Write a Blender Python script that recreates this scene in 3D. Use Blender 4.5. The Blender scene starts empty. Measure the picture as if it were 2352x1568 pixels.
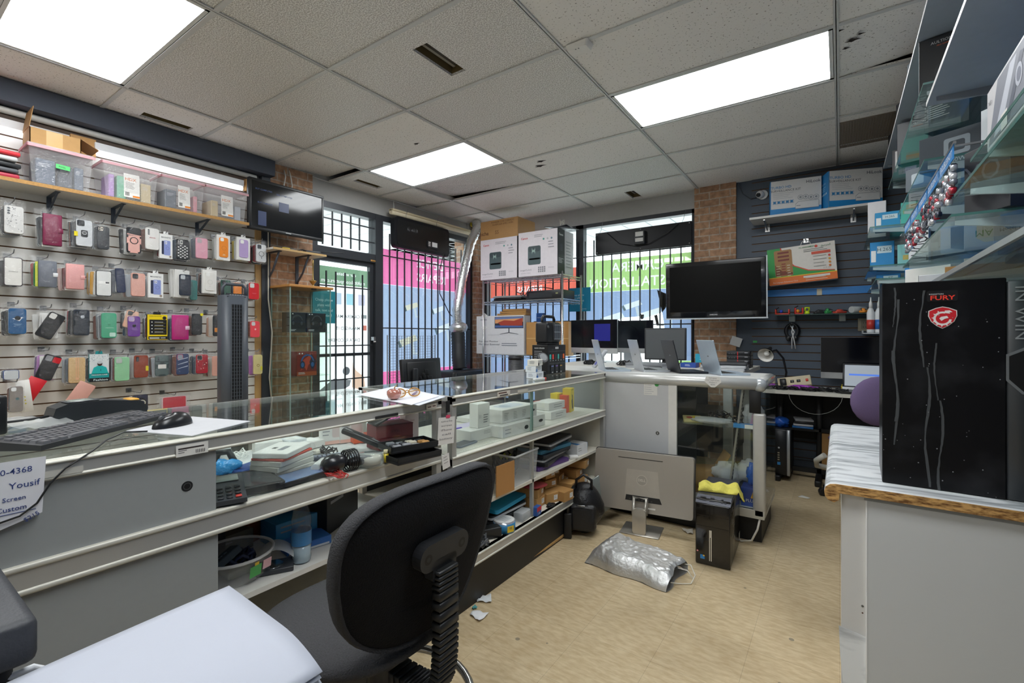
import bpy, bmesh, math, random
from mathutils import Matrix, Vector, noise
R = math.radians
rnd = random.Random(7)
SC = bpy.context.scene
COL = SC.collection

# ---------------------------------------------------------------- camera
FPX, V0, TH, CAMH = 1083.0, 769.3, 0.6074, 1.28
cam = bpy.data.cameras.new('camera')
cam.sensor_width = 36.0
cam.lens = FPX / 2352 * 36.0
cam.shift_y = -(784 - V0) / 2352
cam.clip_start = 0.02
cam.clip_end = 200
camo = bpy.data.objects.new('camera', cam)
camo.location = (0, 0, CAMH)
camo.rotation_euler = (R(90), 0, TH)
COL.objects.link(camo)
SC.camera = camo

# ---------------------------------------------------------------- world, exposure
SC.view_settings.view_transform = 'Standard'
SC.view_settings.look = 'None'
SC.view_settings.gamma = 1
SC.view_settings.exposure = 0.2
SC.view_settings.use_curve_mapping = False
W = bpy.data.worlds.new('world')
SC.world = W
W.use_nodes = True
_bg = W.node_tree.nodes['Background']
_bg.inputs[0].default_value = (0.86, 0.93, 1.0, 1)
_bg.inputs[1].default_value = 4.2
PANEL = 11.5         # emission of the ceiling light panels

# ---------------------------------------------------------------- point on a real plane seen at a pixel of the 2352 x 1568 frame
_s, _c = math.sin(TH), math.cos(TH)
def _ray(u, v):
    a = (u - 1176) / FPX
    return Vector((a * _c - _s, a * _s + _c, (V0 - v) / FPX))
def oz(u, v, z): r = _ray(u, v); return Vector((0, 0, CAMH)) + r * ((z - CAMH) / r.z)
def ox(u, v, x): r = _ray(u, v); return Vector((0, 0, CAMH)) + r * (x / r.x)
def oy(u, v, y): r = _ray(u, v); return Vector((0, 0, CAMH)) + r * (y / r.y)

# ---------------------------------------------------------------- materials (all procedural nodes)
def lin(h):
    h = h.lstrip('#')
    o = []
    for i in (0, 2, 4):
        c = int(h[i:i + 2], 16) / 255
        o.append(c / 12.92 if c <= 0.04045 else ((c + 0.055) / 1.055) ** 2.4)
    return (*o, 1)
_mc = {}
def newmat(n):
    m = bpy.data.materials.new(n); m.use_nodes = True
    return m, m.node_tree.nodes, m.node_tree.links, m.node_tree.nodes['Principled BSDF']
def C(h, r=0.5, metal=0.0, spec=0.5, var=0.06, scale=30, bump=0.0, coat=0.0, co='Object'):
    """plain surface of one colour with a fine procedural mottling"""
    k = (h, r, metal, spec, var, scale, bump, coat, co)
    if k in _mc: return _mc[k]
    m, N, L, P = newmat('paint_' + h)
    P.inputs['Roughness'].default_value = r
    P.inputs['Metallic'].default_value = metal
    P.inputs['Specular IOR Level'].default_value = spec
    P.inputs['Coat Weight'].default_value = coat
    tc = N.new('ShaderNodeTexCoord'); no = N.new('ShaderNodeTexNoise')
    no.inputs['Scale'].default_value = scale; no.inputs['Detail'].default_value = 3
    L.new(tc.outputs[co], no.inputs['Vector'])
    mx = N.new('ShaderNodeMix'); mx.data_type = 'RGBA'
    c = lin(h)
    mx.inputs[6].default_value = tuple(x * (1 - var) for x in c[:3]) + (1,)
    mx.inputs[7].default_value = tuple(min(1, x * (1 + var)) for x in c[:3]) + (1,)
    L.new(no.outputs[0], mx.inputs[0]); L.new(mx.outputs[2], P.inputs['Base Color'])
    if bump:
        b = N.new('ShaderNodeBump'); b.inputs['Strength'].default_value = bump; b.inputs['Distance'].default_value = 0.01
        L.new(no.outputs[0], b.inputs['Height']); L.new(b.outputs[0], P.inputs['Normal'])
    _mc[k] = m
    return m
def GLASS(h='dff0ea', t=0.9, r=0.02, k=None):
    """thin clear sheet: a see-through tint with a Fresnel sheen"""
    key = ('glass', h, t, r)
    if key in _mc: return _mc[key]
    m, N, L, P = newmat('clear_' + h)
    N.remove(P); out = N['Material Output']
    tr = N.new('ShaderNodeBsdfTransparent'); tr.inputs[0].default_value = lin(h)
    gl = N.new('ShaderNodeBsdfGlossy'); gl.inputs['Roughness'].default_value = r
    df = N.new('ShaderNodeBsdfDiffuse'); df.inputs[0].default_value = lin(h)
    fr = N.new('ShaderNodeFresnel'); ge = N.new('ShaderNodeNewGeometry'); io = N.new('ShaderNodeMath'); io.operation = 'MULTIPLY_ADD'
    io.inputs[1].default_value = 1 / 1.5 - 1.5; io.inputs[2].default_value = 1.5
    L.new(ge.outputs['Backfacing'], io.inputs[0]); L.new(io.outputs[0], fr.inputs[0])
    m1 = N.new('ShaderNodeMixShader'); m1.inputs[0].default_value = 1 - t
    L.new(tr.outputs[0], m1.inputs[1]); L.new(df.outputs[0], m1.inputs[2])
    m2 = N.new('ShaderNodeMixShader')
    L.new(fr.outputs[0], m2.inputs[0]); L.new(m1.outputs[0], m2.inputs[1]); L.new(gl.outputs[0], m2.inputs[2])
    L.new(m2.outputs[0], out.inputs[0])
    _mc[key] = m
    return m
def BAG(h='f4f6f6', t=0.82):
    """thin crinkled plastic film: see-through with many small highlights"""
    key = ('bag', h, t)
    if key in _mc: return _mc[key]
    m, N, L, P = newmat('film_' + h)
    N.remove(P); out = N['Material Output']
    tr = N.new('ShaderNodeBsdfTransparent')
    gl = N.new('ShaderNodeBsdfGlossy'); gl.inputs['Roughness'].default_value = 0.12
    df = N.new('ShaderNodeBsdfDiffuse'); df.inputs[0].default_value = lin(h)
    tc = N.new('ShaderNodeTexCoord'); no = N.new('ShaderNodeTexNoise')
    no.inputs['Scale'].default_value = 38; no.inputs['Detail'].default_value = 4; no.inputs['Distortion'].default_value = 1.5
    oi = N.new('ShaderNodeObjectInfo'); va = N.new('ShaderNodeVectorMath'); va.operation = 'MULTIPLY_ADD'; va.inputs[1].default_value = (9, 5, 7)
    L.new(oi.outputs['Random'], va.inputs[0]); L.new(tc.outputs['Object'], va.inputs[2]); L.new(va.outputs[0], no.inputs['Vector'])
    b = N.new('ShaderNodeBump'); b.inputs['Strength'].default_value = 0.7; b.inputs['Distance'].default_value = 0.02
    L.new(no.outputs[0], b.inputs['Height']); L.new(b.outputs[0], gl.inputs['Normal'])
    m1 = N.new('ShaderNodeMixShader'); m1.inputs[0].default_value = 1 - t
    L.new(tr.outputs[0], m1.inputs[1]); L.new(df.outputs[0], m1.inputs[2])
    m2 = N.new('ShaderNodeMixShader'); m2.inputs[0].default_value = 0.055
    L.new(m1.outputs[0], m2.inputs[1]); L.new(gl.outputs[0], m2.inputs[2])
    L.new(m2.outputs[0], out.inputs[0])
    _mc[key] = m
    return m
def VINYL(h, t=0.5):
    """printed window film that daylight shines through"""
    key = ('vinyl', h, t)
    if key in _mc: return _mc[key]
    m, N, L, P = newmat('vinyl_' + h)
    N.remove(P); out = N['Material Output']
    tl = N.new('ShaderNodeBsdfTranslucent'); tl.inputs[0].default_value = lin(h)
    df = N.new('ShaderNodeBsdfDiffuse'); df.inputs[0].default_value = lin(h)
    m1 = N.new('ShaderNodeMixShader'); m1.inputs[0].default_value = t
    L.new(df.outputs[0], m1.inputs[1]); L.new(tl.outputs[0], m1.inputs[2])
    L.new(m1.outputs[0], out.inputs[0])
    _mc[key] = m
    return m
def EMIT(h, s):
    key = ('emit', h, s)
    if key in _mc: return _mc[key]
    m, N, L, P = newmat('lit_' + h)
    P.inputs['Base Color'].default_value = lin(h); P.inputs['Roughness'].default_value = 0.3
    P.inputs['Emission Color'].default_value = lin(h); P.inputs['Emission Strength'].default_value = s
    _mc[key] = m
    return m

# ---------------------------------------------------------------- mesh builder
def rr(w, h, r, n=4, cx=0.0, cy=0.0):
    p = []
    for i, (sx, sy) in enumerate(((1, 1), (-1, 1), (-1, -1), (1, -1))):
        for k in range(n + 1):
            a = math.pi / 2 * (i + k / n)
            p.append((cx + sx * (w / 2 - r) + r * math.cos(a), cy + sy * (h / 2 - r) + r * math.sin(a)))
    return p
def circ(r, n=20, cx=0.0, cy=0.0, ry=None):
    return [(cx + r * math.cos(2 * math.pi * k / n), cy + (ry or r) * math.sin(2 * math.pi * k / n)) for k in range(n)]
def T(x=0, y=0, z=0): return Matrix.Translation((x, y, z))
def RX(d): return Matrix.Rotation(R(d), 4, 'X')
def RY(d): return Matrix.Rotation(R(d), 4, 'Y')
def RZ(d): return Matrix.Rotation(R(d), 4, 'Z')
def frame(o, right, up):
    r = Vector(right).normalized(); u = Vector(up).normalized(); n = r.cross(u)
    m = Matrix.Identity(4)
    for i in range(3): m[i][0], m[i][1], m[i][2], m[i][3] = r[i], u[i], n[i], o[i]
    return m
_tc = {}
def textgeo(s, bold=0.0):
    k = (s, bold)
    if k not in _tc:
        cu = bpy.data.curves.new('t', 'FONT'); cu.body = s; cu.size = 1; cu.offset = bold; cu.resolution_u = 2
        cu.align_x = 'CENTER'; cu.align_y = 'CENTER'
        o = bpy.data.objects.new('t', cu); COL.objects.link(o)
        dg = bpy.context.evaluated_depsgraph_get()
        me = bpy.data.meshes.new_from_object(o.evaluated_get(dg))
        _tc[k] = ([tuple(v.co) for v in me.vertices], [tuple(p.vertices) for p in me.polygons])
        bpy.data.objects.remove(o); bpy.data.curves.remove(cu); bpy.data.meshes.remove(me)
    return _tc[k]
class MB:
    def __init__(s): s.v, s.f, s.mi, s.sm, s.ms, s.M, s.lay = [], [], [], [], [], Matrix.Identity(4), 0
    def add(s, mat, vs, fs, smooth=False):
        if mat not in s.ms: s.ms.append(mat)
        i, o, M = s.ms.index(mat), len(s.v), s.M
        flip = M.to_3x3().determinant() < 0
        s.v += [tuple(M @ Vector(p)) for p in vs]
        for f in fs:
            s.f.append([o + k for k in (reversed(f) if flip else f)]); s.mi.append(i); s.sm.append(smooth)
        return s
    def box(s, mat, x0, y0, z0, x1, y1, z1):
        if x0 > x1: x0, x1 = x1, x0
        if y0 > y1: y0, y1 = y1, y0
        if z0 > z1: z0, z1 = z1, z0
        return s.add(mat, [(x0, y0, z0), (x1, y0, z0), (x1, y1, z0), (x0, y1, z0), (x0, y0, z1), (x1, y0, z1), (x1, y1, z1), (x0, y1, z1)],
                     [(0, 3, 2, 1), (4, 5, 6, 7), (0, 1, 5, 4), (1, 2, 6, 5), (2, 3, 7, 6), (3, 0, 4, 7)])
    def cbox(s, mat, cx, cy, z0, w, d, h): return s.box(mat, cx - w / 2, cy - d / 2, z0, cx + w / 2, cy + d / 2, z0 + h)
    def rbox(s, mat, x0, y0, z0, x1, y1, z1, r=0.01, seg=2, smooth=True):
        bm = bmesh.new(); bmesh.ops.create_cube(bm, size=1)
        for v in bm.verts:
            v.co = Vector((x0 + (v.co.x + .5) * (x1 - x0), y0 + (v.co.y + .5) * (y1 - y0), z0 + (v.co.z + .5) * (z1 - z0)))
        r = min(r, abs(x1 - x0) * .49, abs(y1 - y0) * .49, abs(z1 - z0) * .49)
        bmesh.ops.bevel(bm, geom=bm.edges[:], offset=r, segments=seg, affect='EDGES', profile=0.5)
        bm.verts.index_update()
        s.add(mat, [tuple(v.co) for v in bm.verts], [[v.index for v in f.verts] for f in bm.faces], smooth)
        bm.free(); return s
    def prism(s, mat, pts, t0, t1, pl='xz', smooth=False, top=1.0):
        """outline extruded along the axis left over; top scales the far outline about its middle"""
        n = len(pts); cx = sum(p[0] for p in pts) / n; cy = sum(p[1] for p in pts) / n
        def w(p, t):
            if t == t1 and top != 1.0: p = (cx + (p[0] - cx) * top, cy + (p[1] - cy) * top)
            return {'xz': (p[0], t, p[1]), 'xy': (p[0], p[1], t), 'yz': (t, p[0], p[1])}[pl]
        vs = [w(p, t0) for p in pts] + [w(p, t1) for p in pts]
        a, b = list(range(n)), list(range(n, 2 * n))
        area = sum(pts[i][0] * pts[(i + 1) % n][1] - pts[(i + 1) % n][0] * pts[i][1] for i in range(n))
        ccw = (area > 0) == (t1 > t0)
        if pl == 'xz': ccw = not ccw
        side = [(i, (i + 1) % n, n + (i + 1) % n, n + i) for i in range(n)]
        caps = [a[::-1], b]
        if not ccw: side = [q[::-1] for q in side]; caps = [a, b[::-1]]
        s.add(mat, vs, side, smooth); return s.add(mat, vs, caps)
    def flat(s, mat, pts, z=None):
        """a printed patch in the local xy plane, a hair above what was printed before"""
        if z is None: s.lay += 1; z = 0.0004 + 0.00018 * s.lay
        n = len(pts); area = sum(pts[i][0] * pts[(i + 1) % n][1] - pts[(i + 1) % n][0] * pts[i][1] for i in range(n))
        f = list(range(n)) if area > 0 else list(range(n))[::-1]
        return s.add(mat, [(p[0], p[1], z) for p in pts], [f])
    def rect(s, mat, x0, y0, x1, y1, z=None): return s.flat(mat, [(x0, y0), (x1, y0), (x1, y1), (x0, y1)], z)
    def text(s, mat, t, x, y, h, bold=0.0, mir=False, rot=0, al='c', w=None, z=None, sx=1.0):
        vs, fs = textgeo(t, bold)
        if not vs: return s
        xs = [p[0] for p in vs]; W0 = max(xs) - min(xs); mid = (max(xs) + min(xs)) / 2
        k = h / 0.72                                   # h: height of a capital
        kx = k * sx
        if w: kx = w / W0
        off = {'c': 0, 'l': W0 / 2 * kx, 'r': -W0 / 2 * kx}[al]
        if z is None: s.lay += 1; z = 0.0004 + 0.00018 * s.lay
        ca, sa = math.cos(R(rot)), math.sin(R(rot)); mm = -1 if mir else 1
        o = []
        for p in vs:
            a, b = (p[0] - mid) * kx * mm + off, p[1] * k
            o.append((x + a * ca - b * sa, y + a * sa + b * ca, z))
        return s.add(mat, o, [f[::-1] for f in fs] if mir else fs)
    def lines(s, mat, x, y, w, n, dy, th, jit=0.35):
        s.lay += 1; z = 0.0004 + 0.00018 * s.lay
        for k in range(n): s.rect(mat, x, y - k * dy, x + w * (1 - jit * rnd.random()), y - k * dy + th, z)
        return s
    def tube(s, mat, pts, r, n=8, closed=False, smooth=True):
        P = [Vector(p) for p in pts]; m = len(P); rs = r if isinstance(r, (list, tuple)) else [r] * m
        vs, fs = [], []; prev = None
        for i, p in enumerate(P):
            t = (P[(i + 1) % m] - P[i - 1]) if closed else (P[min(i + 1, m - 1)] - P[max(i - 1, 0)])
            if t.length < 1e-9: t = Vector((0, 0, 1))
            t.normalize()
            if prev is None:
                a = Vector((0, 0, 1)) if abs(t.z) < .9 else Vector((1, 0, 0))
            else: a = prev
            u = (a - t * a.dot(t))
            if u.length < 1e-6: u = t.orthogonal()
            u.normalize(); w = t.cross(u); prev = u
            for k in range(n):
                g = 2 * math.pi * k / n
                vs.append(p + (u * math.cos(g) + w * math.sin(g)) * rs[i])
        for i in range(m if closed else m - 1):
            j = (i + 1) % m
            for k in range(n): fs.append((i * n + k, i * n + (k + 1) % n, j * n + (k + 1) % n, j * n + k))
        s.add(mat, vs, fs, smooth)
        if not closed: s.add(mat, vs[:n], [list(range(n))[::-1]]); s.add(mat, vs[-n:], [list(range(n))])
        return s
    def lathe(s, mat, prof, n=24, cx=0, cy=0, cz=0, smooth=True, cap=True):
        vs, fs = [], []; m = len(prof)
        for (r, z) in prof:
            for k in range(n):
                a = 2 * math.pi * k / n; vs.append((cx + r * math.cos(a), cy + r * math.sin(a), cz + z))
        for i in range(m - 1):
            for k in range(n): fs.append((i * n + k, i * n + (k + 1) % n, (i + 1) * n + (k + 1) % n, (i + 1) * n + k))
        s.add(mat, vs, fs, smooth)
        if cap and prof[0][0] > 1e-6: s.add(mat, vs[:n], [list(range(n))[::-1]])
        if cap and prof[-1][0] > 1e-6: s.add(mat, vs[-n:], [list(range(n))])
        return s
    def cyl(s, mat, cx, cy, z0, z1, r, n=20, r1=None): return s.lathe(mat, [(r, z0), (r if r1 is None else r1, z1)], n, cx, cy)
    def ball(s, mat, cx, cy, cz, rx, ry=None, rz=None, n=14, fn=None):
        ry = ry or rx; rz = rz or rx; vs, fs = [], []
        for i in range(n // 2 + 1):
            t = math.pi * i / (n // 2)
            for k in range(n):
                a = 2 * math.pi * k / n
                d = Vector((math.sin(t) * math.cos(a), math.sin(t) * math.sin(a), -math.cos(t)))
                q = fn(d) if fn else 1
                vs.append((cx + rx * d.x * q, cy + ry * d.y * q, cz + rz * d.z * q))
        for i in range(n // 2):
            for k in range(n): fs.append((i * n + k, i * n + (k + 1) % n, (i + 1) * n + (k + 1) % n, (i + 1) * n + k))
        return s.add(mat, vs, fs, True)
    def grid(s, mat, fn, nu, nv, smooth=True):
        vs = [fn(i / nu, j / nv) for j in range(nv + 1) for i in range(nu + 1)]
        fs = [(j * (nu + 1) + i, j * (nu + 1) + i + 1, (j + 1) * (nu + 1) + i + 1, (j + 1) * (nu + 1) + i) for j in range(nv) for i in range(nu)]
        return s.add(mat, vs, fs, smooth)
    def build(s, name, parent=None, loc=(0, 0, 0), rot=(0, 0, 0), label=None, cat=None, group=None, kind=None, solid=0.0, sub=0):
        me = bpy.data.meshes.new(name); me.from_pydata(s.v, [], s.f)
        for m in s.ms: me.materials.append(m)
        me.polygons.foreach_set('material_index', s.mi); me.polygons.foreach_set('use_smooth', s.sm)
        if sub >= 0:
            bm = bmesh.new(); bm.from_mesh(me); bmesh.ops.remove_doubles(bm, verts=bm.verts[:], dist=0.00002); bm.to_mesh(me); bm.free()
        me.update()
        o = bpy.data.objects.new(name, me); COL.objects.link(o)
        o.location = loc; o.rotation_euler = [R(a) for a in rot]
        if parent is not None: o.parent = parent
        if solid:
            md = o.modifiers.new('thickness', 'SOLIDIFY'); md.thickness = solid; md.offset = 0
        if sub > 0:
            md = o.modifiers.new('smooth', 'SUBSURF'); md.levels = sub; md.render_levels = sub
        return tag(o, label, cat, group, kind)
def tag(o, label=None, cat=None, group=None, kind=None):
    for k, v in (('label', label), ('category', cat), ('group', group), ('kind', kind)):
        if v: o[k] = v
    return o
def thing(name, label, cat, loc=(0, 0, 0), rz=0, group=None, rot=None):
    o = bpy.data.objects.new(name, None); COL.objects.link(o)
    o.empty_display_size = 0.05
    o.location = loc; o.rotation_euler = [R(a) for a in rot] if rot else (0, 0, R(rz))
    return tag(o, label, cat, group)
def clone(o, parent=None):
    c = o.copy(); COL.objects.link(c)
    if parent is not None: c.parent = parent
    for ch in o.children: clone(ch, c)
    return c
FACE = {'F': lambda w, d, h: frame((-w / 2, -d / 2, 0), (1, 0, 0), (0, 0, 1)), 'R': lambda w, d, h: frame((w / 2, -d / 2, 0), (0, 1, 0), (0, 0, 1)),
        'L': lambda w, d, h: frame((-w / 2, d / 2, 0), (0, -1, 0), (0, 0, 1)), 'T': lambda w, d, h: frame((-w / 2, -d / 2, h), (1, 0, 0), (0, 1, 0)),
        'K': lambda w, d, h: frame((w / 2, d / 2, 0), (-1, 0, 0), (0, 0, 1)), 'B': lambda w, d, h: frame((-w / 2, d / 2, 0), (1, 0, 0), (0, -1, 0))}
def gfx(b, ops, w, d, h, base=None):
    """ops: (face, kind, ...) in fractions of that face"""
    base = base or Matrix.Identity(4)
    for op in ops:
        f, k, a = op[0], op[1], op[2:]
        fw, fh = {'F': (w, h), 'K': (w, h), 'L': (d, h), 'R': (d, h), 'T': (w, d), 'B': (w, d)}[f]
        b.M = base @ FACE[f](w, d, h)
        if k == 'rect': b.rect(C(a[0]), a[1] * fw, a[2] * fh, a[3] * fw, a[4] * fh)
        elif k == 'text':
            kw = a[5] if len(a) > 5 else {}
            b.text(C(a[0]), a[1], a[2] * fw, a[3] * fh, a[4] * fh, **kw)
        elif k == 'circ': b.flat(C(a[0]), circ(a[3] * fh, 18, a[1] * fw, a[2] * fh))
        elif k == 'rr': b.flat(C(a[0]), rr(a[3] * fw, a[4] * fh, a[5] * min(fw, fh), 3, a[1] * fw, a[2] * fh))
        elif k == 'poly': b.flat(C(a[0]), [(x * fw, y * fh) for x, y in a[1]])
        elif k == 'lines': b.lines(C(a[0]), a[1] * fw, a[2] * fh, a[3] * fw, a[4], a[5] * fh, a[6] * fh)
    b.M = base
def pbox(name, label, cat, loc, size, col='c9a26b', ops=(), rz=0, group=None, r=0.45, rot=None, parent=None):
    """a printed cardboard box standing on its base; face F looks along local -y"""
    w, d, h = size; b = MB(); b.rbox(C(col, r) if isinstance(col, str) else col, -w / 2, -d / 2, 0, w / 2, d / 2, h, 0.0015, 1, False)
    gfx(b, ops, w, d, h)
    return b.build(name, parent, loc, rot or (0, 0, rz), label, cat, group)
# ================================================================= structure
XL, YB, XR, YF, ZC = -4.25, 5.24, 0.66, -1.6, 2.825
def BRICK():
    m, N, L, P = newmat('brick')
    tc = N.new('ShaderNodeTexCoord'); sp = N.new('ShaderNodeSeparateXYZ'); ad = N.new('ShaderNodeMath'); ad.operation = 'ADD'
    cb = N.new('ShaderNodeCombineXYZ'); br = N.new('ShaderNodeTexBrick')
    L.new(tc.outputs['Object'], sp.inputs[0]); L.new(sp.outputs[0], ad.inputs[0]); L.new(sp.outputs[1], ad.inputs[1])
    L.new(ad.outputs[0], cb.inputs[0]); L.new(sp.outputs[2], cb.inputs[1])
    no = N.new('ShaderNodeTexNoise'); no.inputs['Scale'].default_value = 22; no.inputs['Detail'].default_value = 6
    L.new(tc.outputs['Object'], no.inputs['Vector'])
    ws = N.new('ShaderNodeVectorMath'); ws.operation = 'MULTIPLY_ADD'
    ws.inputs[1].default_value = (0.012, 0.012, 0); L.new(no.outputs[1], ws.inputs[0]); L.new(cb.outputs[0], ws.inputs[2])
    L.new(ws.outputs[0], br.inputs['Vector'])
    br.inputs['Scale'].default_value = 1; br.inputs['Brick Width'].default_value = 0.2; br.inputs['Row Height'].default_value = 0.075
    br.inputs['Mortar Size'].default_value = 0.007; br.inputs['Mortar Smooth'].default_value = 0.2
    br.inputs[1].default_value = lin('b48d6e'); br.inputs[2].default_value = lin('9d7a60'); br.inputs[3].default_value = lin('b3a392')
    mx = N.new('ShaderNodeMix'); mx.data_type = 'RGBA'; mx.blend_type = 'OVERLAY'; mx.inputs[0].default_value = 0.75
    L.new(br.outputs[0], mx.inputs[6]); L.new(no.outputs[0], mx.inputs[7]); L.new(mx.outputs[2], P.inputs['Base Color'])
    b = N.new('ShaderNodeBump'); b.inputs['Strength'].default_value = 0.6; b.inputs['Distance'].default_value = 0.012
    a2 = N.new('ShaderNodeMath'); a2.operation = 'SUBTRACT'; L.new(no.outputs[0], a2.inputs[0]); L.new(br.outputs[1], a2.inputs[1])
    L.new(a2.outputs[0], b.inputs['Height']); L.new(b.outputs[0], P.inputs['Normal'])
    P.inputs['Roughness'].default_value = 0.85
    return m
def FLOOR():
    m, N, L, P = newmat('vinyl_tile')
    tc = N.new('ShaderNodeTexCoord'); br = N.new('ShaderNodeTexBrick')
    br.offset = 0; br.inputs['Scale'].default_value = 1; br.inputs['Brick Width'].default_value = 0.305; br.inputs['Row Height'].default_value = 0.305
    br.inputs['Mortar Size'].default_value = 0.0012; br.inputs['Mortar Smooth'].default_value = 0.5
    br.inputs[1].default_value = lin('cdb893'); br.inputs[2].default_value = lin('c6b08a'); br.inputs[3].default_value = lin('a08c6c')
    L.new(tc.outputs['Object'], br.inputs['Vector'])
    mp = N.new('ShaderNodeMapping'); mp.inputs['Scale'].default_value = (20, 55, 1); mp.inputs['Rotation'].default_value = (0, 0, 0.12)
    n1 = N.new('ShaderNodeTexNoise'); n1.inputs['Scale'].default_value = 1; n1.inputs['Detail'].default_value = 5
    L.new(tc.outputs['Object'], mp.inputs[0]); L.new(mp.outputs[0], n1.inputs['Vector'])
    r1 = N.new('ShaderNodeValToRGB'); r1.color_ramp.elements[0].position = .36; r1.color_ramp.elements[1].position = .64
    r1.color_ramp.elements[0].color = lin('a98f6a'); r1.color_ramp.elements[1].color = lin('e2d3b4'); L.new(n1.outputs[0], r1.inputs[0])
    m1 = N.new('ShaderNodeMix'); m1.data_type = 'RGBA'; m1.blend_type = 'MIX'; m1.inputs[0].default_value = 0.34
    L.new(br.outputs[0], m1.inputs[6]); L.new(r1.outputs[0], m1.inputs[7])
    n2 = N.new('ShaderNodeTexNoise'); n2.inputs['Scale'].default_value = 2.2; n2.inputs['Detail'].default_value = 5; L.new(tc.outputs['Object'], n2.inputs['Vector'])
    r2 = N.new('ShaderNodeValToRGB'); r2.color_ramp.elements[0].position = .3; r2.color_ramp.elements[1].position = .55
    r2.color_ramp.elements[0].color = (.76, .74, .71, 1); L.new(n2.outputs[0], r2.inputs[0])
    m2 = N.new('ShaderNodeMix'); m2.data_type = 'RGBA'; m2.blend_type = 'MULTIPLY'; m2.inputs[0].default_value = 1
    L.new(m1.outputs[2], m2.inputs[6]); L.new(r2.outputs[0], m2.inputs[7])
    vo = N.new('ShaderNodeTexVoronoi'); vo.inputs['Scale'].default_value = 7.5; L.new(tc.outputs['Object'], vo.inputs['Vector'])
    n3 = N.new('ShaderNodeTexNoise'); n3.inputs['Scale'].default_value = 3.1; L.new(tc.outputs['Object'], n3.inputs['Vector'])
    th = N.new('ShaderNodeMath'); th.operation = 'MULTIPLY_ADD'; th.inputs[1].default_value = 0.42; th.inputs[2].default_value = -0.17; L.new(n3.outputs[0], th.inputs[0])
    lt = N.new('ShaderNodeMath'); lt.operation = 'LESS_THAN'; L.new(vo.outputs[0], lt.inputs[0]); L.new(th.outputs[0], lt.inputs[1])
    m3 = N.new('ShaderNodeMix'); m3.data_type = 'RGBA'; m3.inputs[7].default_value = lin('6d675c')
    fa = N.new('ShaderNodeMath'); fa.operation = 'MULTIPLY'; fa.inputs[1].default_value = 0.7; L.new(lt.outputs[0], fa.inputs[0])
    L.new(fa.outputs[0], m3.inputs[0]); L.new(m2.outputs[2], m3.inputs[6]); L.new(m3.outputs[2], P.inputs['Base Color'])
    P.inputs['Roughness'].default_value = 0.42
    return m
def TILE(rough):
    m, N, L, P = newmat('ceiling_tile_rough' if rough else 'ceiling_tile_fissured')
    tc = N.new('ShaderNodeTexCoord'); n = N.new('ShaderNodeTexNoise'); n.inputs['Scale'].default_value = 150 if rough else 90; n.inputs['Detail'].default_value = 2
    L.new(tc.outputs['Object'], n.inputs['Vector'])
    r = N.new('ShaderNodeValToRGB'); e = r.color_ramp.elements
    if rough:
        e[0].position, e[1].position = .42, .58; e[0].color, e[1].color = lin('bdb9b4'), lin('f0eeeb')
    else:
        e[0].position, e[1].position = .30, .37; e[0].color, e[1].color = lin('8d8880'), lin('ebe8e4')
    L.new(n.outputs[0], r.inputs[0]); L.new(r.outputs[0], P.inputs['Base Color'])
    b = N.new('ShaderNodeBump'); b.inputs['Strength'].default_value = 0.9 if rough else .3; b.inputs['Distance'].default_value = 0.004
    L.new(n.outputs[0], b.inputs['Height']); L.new(b.outputs[0], P.inputs['Normal'])
    P.inputs['Roughness'].default_value = 0.42 if rough else 0.8
    return m
M_BRICK, M_FLOOR, M_TR, M_TF = BRICK(), FLOOR(), TILE(True), TILE(False)
M_BAR = C('c9cac9', .45); M_VOID = C('1c1b1a', .9); M_ALU = C('c9c8c4', .38, .55, var=.03); M_BLK = C('17181a', .45); M_BRONZE = C('33363b', .4, .2)
M_GRYW = C('a9a8a5', .7); M_HEAD = C('4a505c', .75)

# floor
b = MB(); b.box(M_FLOOR, XL - .4, YF, -.08, XR + .1, YB + .3, 0); b.build('floor', kind='structure')

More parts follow.
